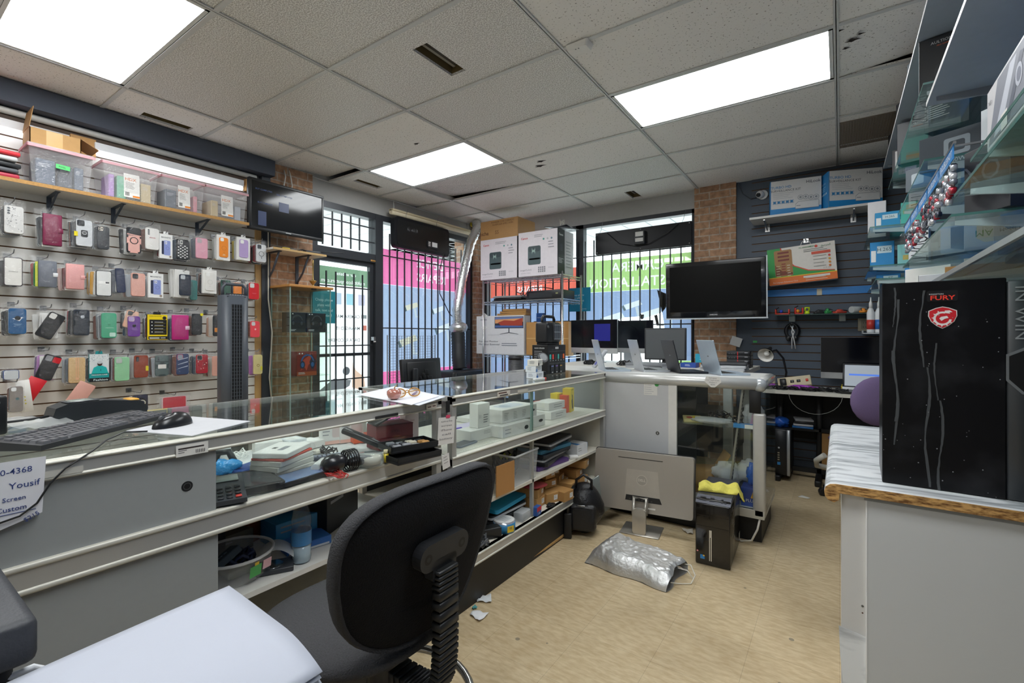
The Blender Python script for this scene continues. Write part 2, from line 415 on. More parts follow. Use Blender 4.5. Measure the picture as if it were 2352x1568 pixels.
# ceiling: panels in a T-bar grid, some holes cut in them, one panel lifted and two slipped
X0, Y0, SX, SY = -2.4553, 1.0423, 1.22, 0.607
lights = {(-1, -1), (1, 3), (-1, 3), (1, -1), (0, -4), (2, -1)}
rough = {(-1, 0), (-1, 1), (0, -1), (0, 0), (0, 1), (0, 2), (0, 5), (-1, 4), (-2, 5)}
slot = {(0, 1): (-1.912, 1.80, -1.803, 2.118), (-2, 0): (-4.08, 1.235, -3.982, 1.542), (-2, 3): (-4.03, 2.985, -3.943, 3.295), (0, 6): (-1.93, 4.91, -1.82, 5.2)}
tilt = {(-1, 4): (0, 0, .0, .05), (-2, 2): (0, 0, .05, .05), (2, 3): (0, .0, .07, .0), (-2, 4): (0, .0, 0, .02)}
b = MB()
for i in range(-2, 4):
    for j in range(-5, 8):
        if (i, j) in lights: continue
        x0, x1, y0, y1 = X0 + i * SX, X0 + (i + 1) * SX, Y0 + j * SY, Y0 + (j + 1) * SY
        x0, x1, y0, y1 = max(x0, XL), min(x1, XR), max(y0, YF), min(y1, YB)
        if x1 - x0 < .02 or y1 - y0 < .02: continue
        m = M_TR if (i, j) in rough else M_TF
        z = ZC + .008
        if (i, j) in slot:
            a0, c0, a1, c1 = slot[(i, j)]
            for q in ((x0, y0, x1, c0), (x0, c1, x1, y1), (x0, c0, a0, c1), (a1, c0, x1, c1)):
                if q[2] - q[0] > .001 and q[3] - q[1] > .001: b.box(m, q[0], q[1], z, q[2], q[3], z + .015)
            for q in ((a0 - .004, c0, a0, c1), (a1, c0, a1 + .004, c1), (a0, c0 - .004, a1, c0), (a0, c1, a1, c1 + .004)):
                b.box(C('6b5a38', .8), q[0], q[1], z + .015, q[2], q[3], z + .06)
            b.box(M_BLK, a0, c0, z + .09, a1, c1, z + .1)
            b.box(C('9a958c', .5), a0 + .012, c0, z + .05, a0 + .03, c1, z + .075)
        else:
            t = tilt.get((i, j), (0, 0, 0, 0))
            q = [(x0, y0, z + t[0]), (x1, y0, z + t[1]), (x1, y1, z + t[2]), (x0, y1, z + t[3])]
            b.add(m, q + [(p[0], p[1], p[2] + .015) for p in q], [(0, 3, 2, 1), (4, 5, 6, 7), (0, 1, 5, 4), (1, 2, 6, 5), (2, 3, 7, 6), (3, 0, 4, 7)])
for (x, y, r) in ((-2.19, 3.607, .028), (-2.256, 3.70, .034), (-2.819, 2.7, .018), (.059, 3.063, .02), (.09, 3.02, .012), (.03, 3.13, .012), (.0, 2.93, .012)):
    pts = [(x + r * (1 + .45 * math.sin(5 * a)) * 1.4 * math.cos(a), y + r * .7 * (1 + .4 * math.cos(3 * a)) * math.sin(a)) for a in [k * math.pi / 8 for k in range(16)]]
    b.add(C('241d17', .9), [(p[0], p[1], ZC + .0075) for p in pts], [list(range(16))[::-1]])
ceil = b.build('ceiling', kind='structure')
b = MB()
for i in range(-1, 4):
    x = X0 + i * SX
    if x < XR: b.box(M_BAR, x - .012, YF, ZC, x + .012, YB, ZC + .006); b.box(M_BAR, x - .002, YF, ZC, x + .002, YB, ZC + .05)
for j in range(-4, 8):
    y = Y0 + j * SY
    if y < YB:
        b.box(M_BAR, XL, y - .012, ZC + .0005, XR, y + .012, ZC + .0065)
b.box(M_BAR, XL, YF, ZC, XL + .02, YB, ZC + .006); b.box(M_BAR, XL, YB - .02, ZC, XR, YB, ZC + .006)
b.build('ceiling_grid', ceil)
b = MB(); b.box(C('7a7466', .9), XL - .3, YF, ZC + .2, XR + .2, YB + .3, ZC + .25); b.build('ceiling_void', ceil)

# ceiling light panels
def DIFF():
    m, N, L, P = newmat('light_diffuser')
    tc = N.new('ShaderNodeTexCoord'); sp = N.new('ShaderNodeSeparateXYZ'); L.new(tc.outputs['Object'], sp.inputs[0])
    mu = N.new('ShaderNodeMath'); mu.operation = 'MULTIPLY'; mu.inputs[1].default_value = 2 * math.pi / .145; L.new(sp.outputs[1], mu.inputs[0])
    co = N.new('ShaderNodeMath'); co.operation = 'COSINE'; L.new(mu.outputs[0], co.inputs[0])
    ml = N.new('ShaderNodeMath'); ml.operation = 'MULTIPLY_ADD'; ml.inputs[1].default_value = -PANEL * .12; ml.inputs[2].default_value = PANEL; L.new(co.outputs[0], ml.inputs[0])
    P.inputs['Base Color'].default_value = (.8, .8, .8, 1); P.inputs['Emission Color'].default_value = (.95, .985, 1, 1)
    L.new(ml.outputs[0], P.inputs['Emission Strength'])
    return m
M_DIFF = DIFF()
def panel(i, j, label):
    cx, cy = X0 + (i + .5) * SX, Y0 + (j + .5) * SY
    t = thing('ceiling_light', label, 'light', (cx, cy, ZC), 0, 'ceiling light panels')
    w, d = SX - .03, SY - .03
    b = MB()
    for q in ((-w / 2, -d / 2, w / 2, -d / 2 + .018), (-w / 2, d / 2 - .018, w / 2, d / 2), (-w / 2, -d / 2, -w / 2 + .018, d / 2), (w / 2 - .018, -d / 2, w / 2, d / 2)):
        b.box(C('d8d9d8', .4), q[0], q[1], .004, q[2], q[3], .07)
    b.box(C('d8d9d8', .4), -w / 2, -d / 2, .07, w / 2, d / 2, .08); b.build('frame', t)
    b = MB(); b.box(M_DIFF, -w / 2 + .018, -d / 2 + .018, .006, w / 2 - .018, d / 2 - .018, .010); b.build('diffuser', t)
panel(-1, -1, 'largest, nearest ceiling light panel above the phone case wall')
panel(-1, 3, 'farthest ceiling light panel, in front of the shop door')
panel(1, 3, 'long ceiling light panel above the floor by the end cabinet')
panel(1, -1, 'added unseen ceiling light panel overhead behind the viewpoint')  # out of frame, added to light the foreground
panel(2, -1, 'added unseen ceiling light panel above the marble counter')  # extra unseen lamp, added to brighten the near counters
panel(0, -4, 'added unseen ceiling light panel at the far rear of the shop')  # added behind the camera as further fill light, never in view

# left wall
GROOVE = C('6d4c30', .8); SLATW = C('dddad4', .38, var=.03, scale=8); SLATD = C('48525f', .5, var=.05, scale=8)
def slats(name, parent, M, u0, u1, z0, z1, mat, off=0.0, special=None):
    b = MB(); b.M = M
    b.box(GROOVE, u0, -.012, z0, u1, 0, z1)
    z = z0 + off
    b_ = []
    zs = [z0] + [z0 + off + k * .0762 for k in range(60) if z0 < z0 + off + k * .0762 < z1] + [z1]
    for k in range(len(zs) - 1):
        a, c = zs[k] + .0045, zs[k + 1] - .0045
        if c - a < .004: continue
        mm = mat
        if special and special[0] <= (a + c) / 2 <= special[1]: mm = special[2]
        b.box(mm, u0, -.022, a, u1, -.009, c)
    return b.build(name, parent)
LW = T(XL, 0, 0) @ RZ(90)          # local x runs along +Y, local -y looks into the room
b = MB()
b.box(M_GRYW, XL - .2, YF, 0, XL, 2.24, ZC + .2)
b.box(M_GRYW, XL - .2, 2.24, 2.62, XL, YB + .3, ZC + .2)
b.box(M_GRYW, XL - .2, 3.53, 0, XL, YB + .3, .25)
wl = b.build('wall_left', kind='structure')
slats('slat_panel', wl, LW, YF, 2.115, .35, 2.62, SLATW, .03)
b = MB(); b.box(M_HEAD, XL, YF, 2.69, XL + .13, 2.24, ZC); b.build('header', wl)
b = MB(); b.tube(C('d9d7d1', .5), [(XL + .03, YF, 2.665), (XL + .03, 2.12, 2.665)], .022, 10); b.build('conduit', wl)
b = MB(); b.box(C('5b4d44', .8), XL, YF, 2.6, XL + .015, 2.12, 2.69); b.build('gap_board', wl)
b = MB(); b.box(C('c29a63', .6), XL, 2.115, .3, XL + .035, 2.165, 2.62); b.build('wood_strip', wl)
b = MB(); b.box(C('3c4048', .45), XL, 2.165, 0, XL + .05, 2.24, 2.7); b.build('steel_post', wl)
b = MB(); b.box(M_BRICK, XL - .3, 2.24, 0, XL + .03, 2.665, ZC + .02); b.build('pillar_left', kind='structure')
b = MB(); b.box(M_BRICK, XL - .3, 5.1, 0, XL + .10, YB + .3, ZC + .02); b.build('pillar_corner', kind='structure')

# back wall
b = MB()
b.box(M_GRYW, XL - .2, YB, 2.63, -1.266, YB + .25, ZC + .2)
b.box(M_GRYW, XL - .2, YB, 0, -1.266, YB + .25, .35)
b.box(SLATD, -.862, YB, 0, XR + .2, YB + .25, ZC + .2)
wb = b.build('wall_back', kind='structure')
b = MB(); b.box(M_BRICK, -1.266, YB - .03, 0, -.862, YB + .25, ZC + .02); b.build('pillar_back', kind='structure')
BW = T(0, YB, 0)
slats('slat_panel', wb, BW, -.72, XR, .1, ZC, SLATD, .024, (1.64, 1.72, C('2f7fc8', .45)))
# right wall, rear wall
b = MB(); b.box(C('4a5560', .6), XR, YF, 0, XR + .2, YB + .2, ZC + .2); wr = b.build('wall_right', kind='structure')
RW = T(XR, 0, 0) @ RZ(-90)
slats('slat_panel', wr, RW, -YB, -YF, .8, ZC, SLATD, .024, (1.50, 1.95, C('2568ad', .45)))
b = MB(); b.box(C('b9b7b2', .7), XL - .2, YF - .2, 0, XR + .2, YF, ZC + .2); b.build('wall_rear', kind='structure')

# ---------------------------------------------------------------- door and windows
M_PANE = GLASS('fafefc', .992)
def bars(b, M, xs, z0, z1, hz, x0, x1, r=.0065):
    b.M = M
    for x in xs: b.box(M_BRONZE, x - r, -r, z0, x + r, r, z1)
    for z in hz: b.box(M_BRONZE, x0, -r * .8, z - r, x1, r * .8, z + r)
DW = T(XL - .03, 0, 0) @ RZ(90)
# storefront frame
b = MB(); b.M = DW
for q in ((2.665, 2.72, 0, 2.62), (3.425, 3.53, 0, 2.62), (5.055, 5.11, .2, 2.62)): b.box(M_BRONZE, q[0], -.06, q[2], q[1], .06, q[3])
for q in ((2.665, 5.1, 2.56, 2.625), (2.665, 3.45, 2.08, 2.17), (3.5, 5.1, .2, .3)): b.box(M_BRONZE, q[0], -.055, q[2], q[1], .055, q[3])
b.build('trim_1', kind='structure')
d = thing('door_1', None, None, (XL - .03, 0, 0), 90); d['kind'] = 'structure'
b = MB()
for q in ((2.722, 2.765, .02, 2.078), (3.375, 3.422, .02, 2.078)): b.box(M_BRONZE, q[0], -.025, q[2], q[1], .025, q[3])
for q in ((2.765, 3.375, 2.03, 2.078), (2.765, 3.375, .02, .25), (2.765, 3.375, 1.06, 1.09)): b.box(M_BRONZE, q[0], -.025, q[2], q[1], .025, q[3])
b.build('door_frame', d)
b = MB(); b.box(M_PANE, 2.765, .0, .25, 3.375, .006, 2.03); b.build('pane', d)
b = MB(); bars(b, T(0, -.035, 0), [2.83, 2.94, 3.05, 3.16, 3.27], .3, 1.93, (.62, .82, 1.17, 1.78), 2.74, 3.4); b.build('security_bars', d)
b = MB(); b.M = T(0, -.06, 0); b.box(C('8b8d90', .3, .8), 3.385, -.02, 1.22, 3.41, .03, 1.26); b.cyl(C('d0d0d0', .3, .9), 3.398, -.02, 1.2, 1.215, .014); b.build('door_lock', d)
b = MB(); b.rbox(C('b98a4c', .4, .5), 3.36, -.06, 2.085, 3.46, -.03, 2.11, .01); b.build('door_closer_cap', d)
w = thing('window_1', None, None, (XL - .03, 0, 0), 90); w['kind'] = 'structure'
b = MB(); b.box(M_PANE, 2.72, .0, 2.17, 3.425, .006, 2.56); b.build('pane', w)
b = MB(); bars(b, T(0, -.035, 0), [2.79, 2.90, 3.01, 3.12, 3.23], 2.19, 2.54, (2.30, 2.46), 2.72, 3.43); b.build('security_bars', w)
w = thing('window_2', None, None, (XL - .03, 0, 0), 90); w['kind'] = 'structure'
b = MB(); b.box(M_PANE, 3.53, .0, .3, 5.06, .006, 2.56); b.build('pane', w)
b = MB(); bars(b, T(0, -.04, 0), [3.64 + .113 * k for k in range(13)], .32, 2.44, (.55, 1.36, 2.18), 3.53, 5.06); b.build('security_bars', w)
# back window
w = thing('window_3', None, None, (0, YB + .05, 0), 0); w['kind'] = 'structure'
b = MB(); b.box(M_PANE, -4.1, 0, .4, -1.28, .006, 2.6); b.build('pane', w)
b = MB()
for q in ((-4.15, -4.08, .35, 2.63), (-2.68, -2.58, .35, 2.63), (-1.30, -1.26, .35, 2.63)): b.box(M_BRONZE, q[0], -.045, q[2], q[1], .045, q[3])
for q in ((-4.15, -1.26, 2.585, 2.635), (-4.15, -1.26, .35, .42)): b.box(M_BRONZE, q[0], -.045, q[2], q[1], .045, q[3])
b.build('window_frame', w)
b = MB(); bars(b, T(0, -.06, 0), [-4.02 + .1135 * k for k in range(25)], .42, 2.42, (.75, 1.40, 2.23), -4.1, -1.28); b.build('security_bars', w)

# ---------------------------------------------------------------- window film with lettering that reads from the street side
def loops(vs, fs):
    """closed outlines round a set of flat faces"""
    from collections import Counter
    c = Counter()
    for f in fs:
        for i in range(len(f)): c[(f[i], f[(i + 1) % len(f)])] += 1
    nx = {}
    for (i, j) in c:
        if (j, i) not in c: nx.setdefault(i, []).append(j)
    out = []
    while nx:
        st = next(iter(nx)); cur = st; lp = []
        while cur in nx:
            lp.append(cur); n = nx[cur].pop()
            if not nx[cur]: del nx[cur]
            cur = n
            if cur == st: break
        if len(lp) > 2: out.append([vs[k][:2] for k in lp])
    return out
class REGION(MB):
    """one sheet of film: a ground of one colour with the printed marks let into it, all in one layer"""
    def ground(s, mat, x0, y0, x1, y1):
        L0 = [[(x0, y0), (x1, y0), (x1, y1), (x0, y1)]] + loops(s.v, s.f)
        cu = bpy.data.curves.new('t', 'CURVE'); cu.dimensions = '2D'; cu.fill_mode = 'BOTH'
        for lp in L0:
            sp = cu.splines.new('POLY'); sp.points.add(len(lp) - 1); sp.use_cyclic_u = True
            for k, p in enumerate(lp): sp.points[k].co = (p[0], p[1], 0, 1)
        o = bpy.data.objects.new('t', cu); COL.objects.link(o)
        me = bpy.data.meshes.new_from_object(o.evaluated_get(bpy.context.evaluated_depsgraph_get()))
        vs, fs = [(v.co.x, v.co.y, 0) for v in me.vertices], [tuple(p.vertices) for p in me.polygons]
        bpy.data.objects.remove(o); bpy.data.curves.remove(cu); bpy.data.meshes.remove(me)
        s.add(mat, vs, fs); s.v = [(p[0], p[1], 0) for p in s.v]
        return s
def film(name, label, M, parts, cat='window graphic', grp='printed films on the shop windows'):
    b = MB(); b.M = M @ frame((0, .012, 0), (1, 0, 0), (0, 0, 1))
    for (x0, y0, x1, y1, c, body) in parts:
        r = REGION()
        if body: body(r)
        r.ground(c, x0, y0, x1, y1)
        for f, mi in zip(r.f, r.mi): b.add(r.ms[mi], [r.v[k] for k in f], [list(range(len(f)))])
    b.M = Matrix.Identity(4)
    return b.build(name, label=label, cat=cat, group=grp)
V = VINYL
# light vinyl patches read from inside, so what lies on top towards the street is put on top inside as well
def cctv(b, cx, cz, k, col='dfe3e6'):
    q = lambda pts, c: b.flat(V(c), [(cx + k * x, cz + k * z) for x, z in pts])
    q([(-.98, .1), (.5, .5), (.75, .1), (-.73, -.35)], col); q([(-1, .1), (-.75, -.36), (-.95, -.45), (-1.15, -.05)], '5d6d73'); q([(.1, -.13), (.35, -.06), (.5, -.8), (.9, -.8), (.9, -.95), (.3, -.95)], 'c3cad2')
def diag(b, x, n, z0, z1, c, st=.2):
    for k in range(n): b.flat(V(c), [(x + st * k, z1), (x + .008 + st * k, z1), (x + .2 + st * k, z0), (x + .192 + st * k, z0)])
WHT = V('fbf4f8')
def f1a(b): b.text(WHT, 'DEVICE', 4.35, 2.165, .105, .012, True); b.text(WHT, 'REPAIRS', 4.37, 1.99, .105, .012, True)
def f1b(b): diag(b, 3.6, 6, 1.74, 1.84, 'c3cfdc'); cctv(b, 4.62, 1.36, .17); cctv(b, 4.52, 1.6, .13); cctv(b, 4.05, 1.62, .13, 'd9d3c0'); cctv(b, 4.0, 1.2, .17, 'd3cfbb')
def f1c(b): b.text(WHT, 'DEVICE', 4.35, .66, .105, .012, True)
film('window_decal', 'pink and blue film reading DEVICE REPAIRS on the window beside the door', DW,
     [(3.545, 1.866, 5.05, 2.27, V('f07db5'), f1a), (3.545, .861, 5.05, 1.865, V('a9b8d6'), f1b), (3.545, .3, 5.05, .86, V('ee72ad'), f1c)])
def f2a(b): b.text(WHT, 'CAMERA', -1.93, 2.075, .115, .012, True); b.text(WHT, 'INSTALLATION', -2.52, 1.895, .115, .012, True, al='l')
def f2b(b): diag(b, -2.5, 5, 1.70, 1.79, 'a9bccd'); cctv(b, -2.2, 1.47, .17); cctv(b, -1.96, 1.62, .13); cctv(b, -1.74, 1.52, .14)
film('window_decal', 'green and blue film reading CAMERA INSTALLATION on the back window', T(0, YB + .05, 0),
     [(-2.565, 1.801, -1.29, 2.18, V('b4d78c'), f2a), (-2.565, .42, -1.53, 1.80, V('98abcf'), f2b), (-1.529, .42, -1.29, 1.0, V('b5e08a'), None), (-1.529, 1.001, -1.29, 1.80, V('98abcf'), None)])
def f3a(b): b.text(WHT, 'COMPUTER', -3.4, 2.03, .08, .012, True); b.text(WHT, 'REPAIRS', -3.4, 1.89, .08, .012, True)
film('window_decal', 'red and blue film on the back window behind the wire rack', T(0, YB + .05, 0), [(-4.05, 1.801, -2.69, 2.13, V('f57a68'), f3a), (-4.05, .42, -2.69, 1.80, V('98abcf'), None)])
def f4a(b): b.text(WHT, 'multitekcomputers.com', 3.07, 1.84, .04, .012, True); b.text(WHT, 'our website', 3.1, 1.92, .036, .012, True)
def f4(b):
    for k, c in enumerate(('9cc9df', 'b6c5d8', 'a6d0e0', 'c9c4dc')): b.rect(V(c), 2.80 + .15 * k, 1.60, 2.89 + .15 * k, 1.72)
    for k, t in enumerate(('CAMERA MAINTENANCE', 'MANAGED IT', 'DATA RECOVERY')): b.text(V('5d6064'), t, 3.27, 1.475 - .125 * k, .036, .008, True, al='r')
    b.rect(V('c9756a'), 3.30, 1.33, 3.36, 1.385); b.rect(V('8e8f90'), 3.29, 1.46, 3.36, 1.5)
    b.flat(V('e0bba6'), [(3.18, .99), (3.22, .9), (3.33, .82), (3.35, .66), (3.17, .72)])   # a hand and the camera it holds
    b.flat(V('77797c'), [(2.78, .72), (2.95, .83), (3.16, .80), (3.14, .74), (2.95, .66)]); b.flat(V('5f6166'), circ(.045, 14, 3.1, .9))
film('door_decal', 'white and green film with service list on the glass shop door', DW, [(2.77, .27, 3.372, 1.80, V('ffffff', .8), f4), (2.77, 1.801, 3.372, 1.985, V('7f9f83'), f4a)])

# ---------------------------------------------------------------- the street side: canopy soffit and pavement
b = MB()
for k in range(26): b.box(C('eef1f3', .6), -7.2, -1 + k * .32, 2.76, XL - .2, -1 + k * .32 + .30, 2.80)
for k in range(26): b.box(C('c3c8cc', .6), -7.2, -1.02 + k * .32, 2.775, XL - .2, -1 + k * .32, 2.80)
for k in range(34): b.box(C('eef1f3', .6), -7.2 + k * .32, YB + .25, 2.76, -7.2 + k * .32 + .30, 8.0, 2.80); b.box(C('c3c8cc', .6), -7.22 + k * .32, YB + .25, 2.775, -7.2 + k * .32, 8.0, 2.80)
b.build('soffit', kind='structure')
b = MB(); b.box(C('c9c9c6', .9), -40, -30, -.2, 30, 40, -.1); b.build('pavement', kind='structure')
# ================================================================= phone cases on the left slat wall
M_BAG = BAG('f4f6f6', .985); M_BAG2 = BAG('e9ecec', .7); M_CHROME = C('c8c8c8', .25, .9); M_WIRE = C('8b8d8f', .3, .8)
def yz(u0, v0, u1, v1, X):
    """Y range and Z range of a pixel box standing on the plane x = X"""
    uc, vc = (u0 + u1) / 2, (v0 + v1) / 2
    return ox(u0, vc, X).y, ox(u1, vc, X).y, ox(uc, v1, X).z, ox(uc, v0, X).z
def case_part(t, w, h, cx, cz, y, col, cam='tri', ring=None, tilt=0, rim=None, clear=False, name='phone_case', r=.013, lens='1d1f22', camcol=None):
    """a phone cover: rounded shell with a raised rim, camera window and lenses; its back looks along -y"""
    th = .009; M0 = T(cx, y, cz) @ RY(tilt)
    b = MB(); b.M = M0
    mat = BAG('dfe3e4', .55) if clear else C(col, .42)
    b.prism(mat, rr(w, h, r), 0, -th, 'xz', top=.965)
    b.prism(C(rim or col, .4), rr(w * 1.0, h * 1.0, r), .0025, -.0012, 'xz')
    F = M0 @ frame((0, -th, 0), (1, 0, 0), (0, 0, 1)); b.M = F
    cw = w * .46
    if cam in ('tri', 'hole'):
        cxx, czz = -w / 2 + cw * .62 , h / 2 - cw * .64
        b.flat(C(rim or col, .35), rr(cw, cw * 1.04, .009, 4, cxx, czz), .0010)
        b.flat(C(camcol or ('d9dada' if cam == 'hole' else lens), .3), rr(cw * .86, cw * .9, .008, 4, cxx, czz), .0014)
        if cam == 'tri':
            for dx, dz in ((-.2, .2), (-.2, -.2), (.2, 0)): b.flat(C('4a4f57', .15), circ(cw * .15, 12, cxx + dx * cw, czz + dz * cw), .0018)
    elif cam == 'bar':
        b.flat(C(lens, .3), rr(w * .2, h * .22, .005, 4, -w * .28, h * .33), .001)
        for k in range(3): b.flat(C('5a6069', .15), circ(w * .06, 10, -w * .28, h * (.39 - .06 * k)), .0014)
    elif cam == 'dots':
        for k in range(3): b.flat(C('55595f', .2), circ(w * .075, 10, -w * .28, h * (.39 - .09 * k)), .0012)
    if ring:
        for a, c_ in ((1, ring), (.82, col)): b.flat(C(c_, .35), circ(w * .27 * a, 22, 0, -h * .04), .001 + (1 - a) * .004)
        if ring != 'none': b.rect(C(ring, .35), -w * .03, -h * .30, w * .03, -h * .22, .001)
    return b, F
def bag_part(t, w, h, d, mat=None, hole=True):
    """film bag with a header, puffed in the middle, crimped at the rims"""
    b = MB(); g = rnd.random() * 9
    def sh(s_):
        def fn(u, v):
            e = math.sin(math.pi * min(1, max(0, u))) ** .5 * math.sin(math.pi * min(1, v / .86 if v < .86 else 0)) ** .4 if 0 < v < .86 else 0
            wv = .0025 * math.sin(17 * v + g + 5 * u) + .002 * math.sin(23 * u + g * 2 + 9 * v)
            return ((u - .5) * w * (1 + .02 * math.sin(9 * v + g)), s_ * (d / 2 * e) + wv, v * h)
        return fn
    b.grid(mat or M_BAG, sh(-1), 6, 9); b.grid(mat or M_BAG, sh(1), 6, 9)
    return b.build('plastic_bag', t)
n_hook = 0
def peg(desc, y, ztop, xfront):
    global n_hook
    b = MB(); b.M = T(XL, y, ztop) @ RZ(90)
    L = xfront - XL + .02
    b.box(M_WIRE, -.016, -.028, -.012, .016, -.022, .018)
    b.tube(M_WIRE, [(0, -.026, 0), (0, -L + .02, 0), (0, -L, .006), (0, -L - .012, .02)], .0028, 6)
    b.build('display_hook', label='wire hook holding the ' + desc, cat='hook', group='wire hooks on the white slat wall')
STK = ['3a3d42', '8a2c34', 'c9c9c6', '5b6470', 'd8b9b2', '2b2f35', 'b5bcc4', '7a4a3c', '9aa3a8', '40566b']
def behind(desc, n, yc, w, z0, h, x, cols=None, boxy=None):
    for k in range(n):
        b = MB(); dx = .012 + .021 * (k + .6); sy = rnd.uniform(-.02, .003); tl = rnd.uniform(-3, 3)
        c = (cols or STK)[rnd.randrange(len(cols or STK))]
        if boxy: b.rbox(C(boxy, .5), -w / 2, 0, 0, w / 2, .013, h, .002, 1, False)
        else:
            b.prism(C(c, .45), rr(w * .74, h * .72, .012, 3, 0, h * .42), .002, .011, 'xz')
            b.prism(C('e5e5e2', .5), rr(w * .72, h * .74, .004, 2, 0, h * .42), .0115, .0125, 'xz')
            b.grid(M_BAG, lambda u, v: ((u - .5) * w, -.001 + .002 * math.sin(20 * v + k), v * h), 4, 6)
        b.build('boxed_case' if boxy else 'bagged_case', None, (x - dx, yc + sy, z0 + rnd.uniform(-.012, .004)), (0, tl, 90),
                label=('white carton behind the ' if boxy else 'bagged case behind the ') + desc, cat='phone case', group='cases behind the ' + desc)
def pkg(desc, u0, v0, u1, v1, kind, col, n=4, X=-4.05, hook=True, cols=None, **o):
    """one hanging package with the hook it hangs on and the packages behind it"""
    y0, y1, z0, z1 = yz(u0, v0, u1, v1, X); w, h = y1 - y0, z1 - z0; yc = (y0 + y1) / 2
    t = thing('phone_case_package', desc, 'phone case', (X, yc, z0), 90, 'front packages on the white slat wall')
    tilt = o.pop('tilt', 0); bag = o.pop('bag', True)
    k = kind
    if k == 'case':
        cw, ch = min(w * .78, .082), h * .76
        b, F = case_part(t, cw, ch, o.pop('dx', 0), h * .43, -.004, col, tilt=tilt, **{q: o[q] for q in o if q in ('cam', 'ring', 'rim', 'clear', 'lens', 'camcol', 'r')})
        if 'deco' in o: o['deco'](b, cw, ch)
        b.build('phone_case', t)
        b = MB(); b.prism(C('e9e9e6', .5), rr(cw * .9, ch * .93, .004, 3, 0, h * .43), .006, .0075, 'xz'); b.build('card', t)
        if bag: bag_part(t, w, h, .046)
    elif k == 'folio':
        cw, ch = w * .86, h * .8
        b = MB(); b.M = T(0, 0, h * .44) @ RY(tilt)
        b.rbox(C(col, .5, bump=.15, scale=120), -cw / 2, -.016, -ch / 2, cw / 2, -.002, ch / 2, .005, 2)
        b.build('cover', t)
        b = MB(); b.M = T(0, 0, h * .44) @ RY(tilt)
        cc = o.get('clasp', col); b.rbox(C(cc, .4), cw * .28, -.0185, -ch * .09, cw / 2 + .004, -.0155, ch * .06, .001, 1)

        b.build('clasp', t)
        if o.get('card', True): b = MB(); b.box(C('e9e7e4', .5), -cw * .52, -.003, h * .0, cw * .5, -.001, h * .1); b.build('card', t)
        if 'side' in o: b = MB(); b.box(C(o['side'], .5), -cw * .62, .004, h * .06, cw * .3, .006, h * .8); b.build('side_card', t)
        bag_part(t, w, h, .052)
    elif k == 'box':
        b = MB(); b.rbox(C(col, .45), -w / 2, -.011, 0, w / 2, .011, h * .9, .001, 1, False)
        b.M = frame((-w / 2, -.011, 0), (1, 0, 0), (0, 0, 1)); o['print'](b, w, h * .9); b.M = Matrix.Identity(4)
        b.build('carton', t)
        b = MB(); b.prism(C(col, .45), [(-w * .2, h * .88), (w * .2, h * .88), (w * .16, h), (-w * .16, h)], -.004, -.003, 'xz'); b.build('hang_tab', t)
        if 'win' in o:
            c2, ring = o['win']; b, F = case_part(t, w * .68, h * .72, 0, h * .46, -.008, c2, ring=ring, cam='hole', camcol='efefec')
            if 'deco' in o: o['deco'](b, w * .68, h * .72)
            b.build('phone_case', t)
    elif k == 'slab':
        b = MB(); cw, ch = w * .74, h * .8
        b.prism(C(o.get('rim', '3a3338'), .4), rr(cw, ch, .01, 4, 0, h * .43), .004, -.006, 'xz')
        b.prism(C(col, .4), rr(cw * .9, ch * .95, .009, 4, 0, h * .43), -.006, -.0085, 'xz')
        b.M = frame((0, -.0085, h * .43), (1, 0, 0), (0, 0, 1))
        if 'deco' in o: o['deco'](b, cw, ch)
        b.build('phone_case', t); bag_part(t, w, h, .042)
    if hook:
        b = MB()
        peg(desc, yc, z1 - .012, X)
    behind(desc, n, yc, w, z0, h, X, cols, o.get('boxy'))
    return t
G = lambda c, r=.4: C(c, r)
def d_mag(b, w, h):
    b.text(G('3a3d42'), 'MAGNETIC', w / 2, h * .86, h * .055, .012, w=w * .72)
    b.flat(G('2c3148'), rr(w * .40, h * .55, .006, 3, w * .36, h * .44)); b.flat(G('8d9ad0'), rr(w * .50, h * .6, .006, 3, w * .58, h * .44))
    b.flat(G('dfe2f4'), rr(w * .2, h * .12, .003, 3, w * .48, h * .65))
    for q in ((.43, .67), (.43, .62), (.53, .645)): b.flat(G('30343f'), circ(w * .035, 8, w * q[0], h * q[1]))
    b.flat(G('6c7ab5'), circ(w * .14, 16, w * .6, h * .43)); b.flat(G('8d9ad0'), circ(w * .11, 16, w * .6, h * .43)); b.flat(G('9a8a80'), circ(w * .09, 12, w * .82, h * .09))
def d_dark_pat(b, w, h):
    for i in range(5):
        for j in range(9):
            if (i + j) % 2: b.rect(G('e8e8e6'), -w * .42 + i * w * .17, -h * .44 + j * h * .072, -w * .42 + i * w * .17 + w * .12, -h * .44 + j * h * .072 + h * .05, .0012)
def d_floral(b, w, h):
    for k in range(26): b.flat(G(rnd.choice(['8d8d8f', 'b5b3b2', 'f3f1ee', '6d6e72'])), circ(w * rnd.uniform(.02, .06), 7, w * rnd.uniform(-.4, .4), h * rnd.uniform(-.45, .45), w * .03))
def d_armor(c):
    def f(b, w, h):
        for s_ in (-1, 1): b.flat(G(c), [(s_ * w * .5, h * .1), (s_ * w * .36, h * .05), (s_ * w * .36, -h * .1), (s_ * w * .5, -h * .15)], .0011)
        b.flat(G(c), [(-w * .3, -h * .5), (-w * .2, -h * .42), (w * .2, -h * .42), (w * .3, -h * .5)], .0011); b.flat(G(c), [(-w * .48, h * .24), (w * .48, h * .20), (w * .48, h * .16), (-w * .48, h * .2)], .0011)
    return f
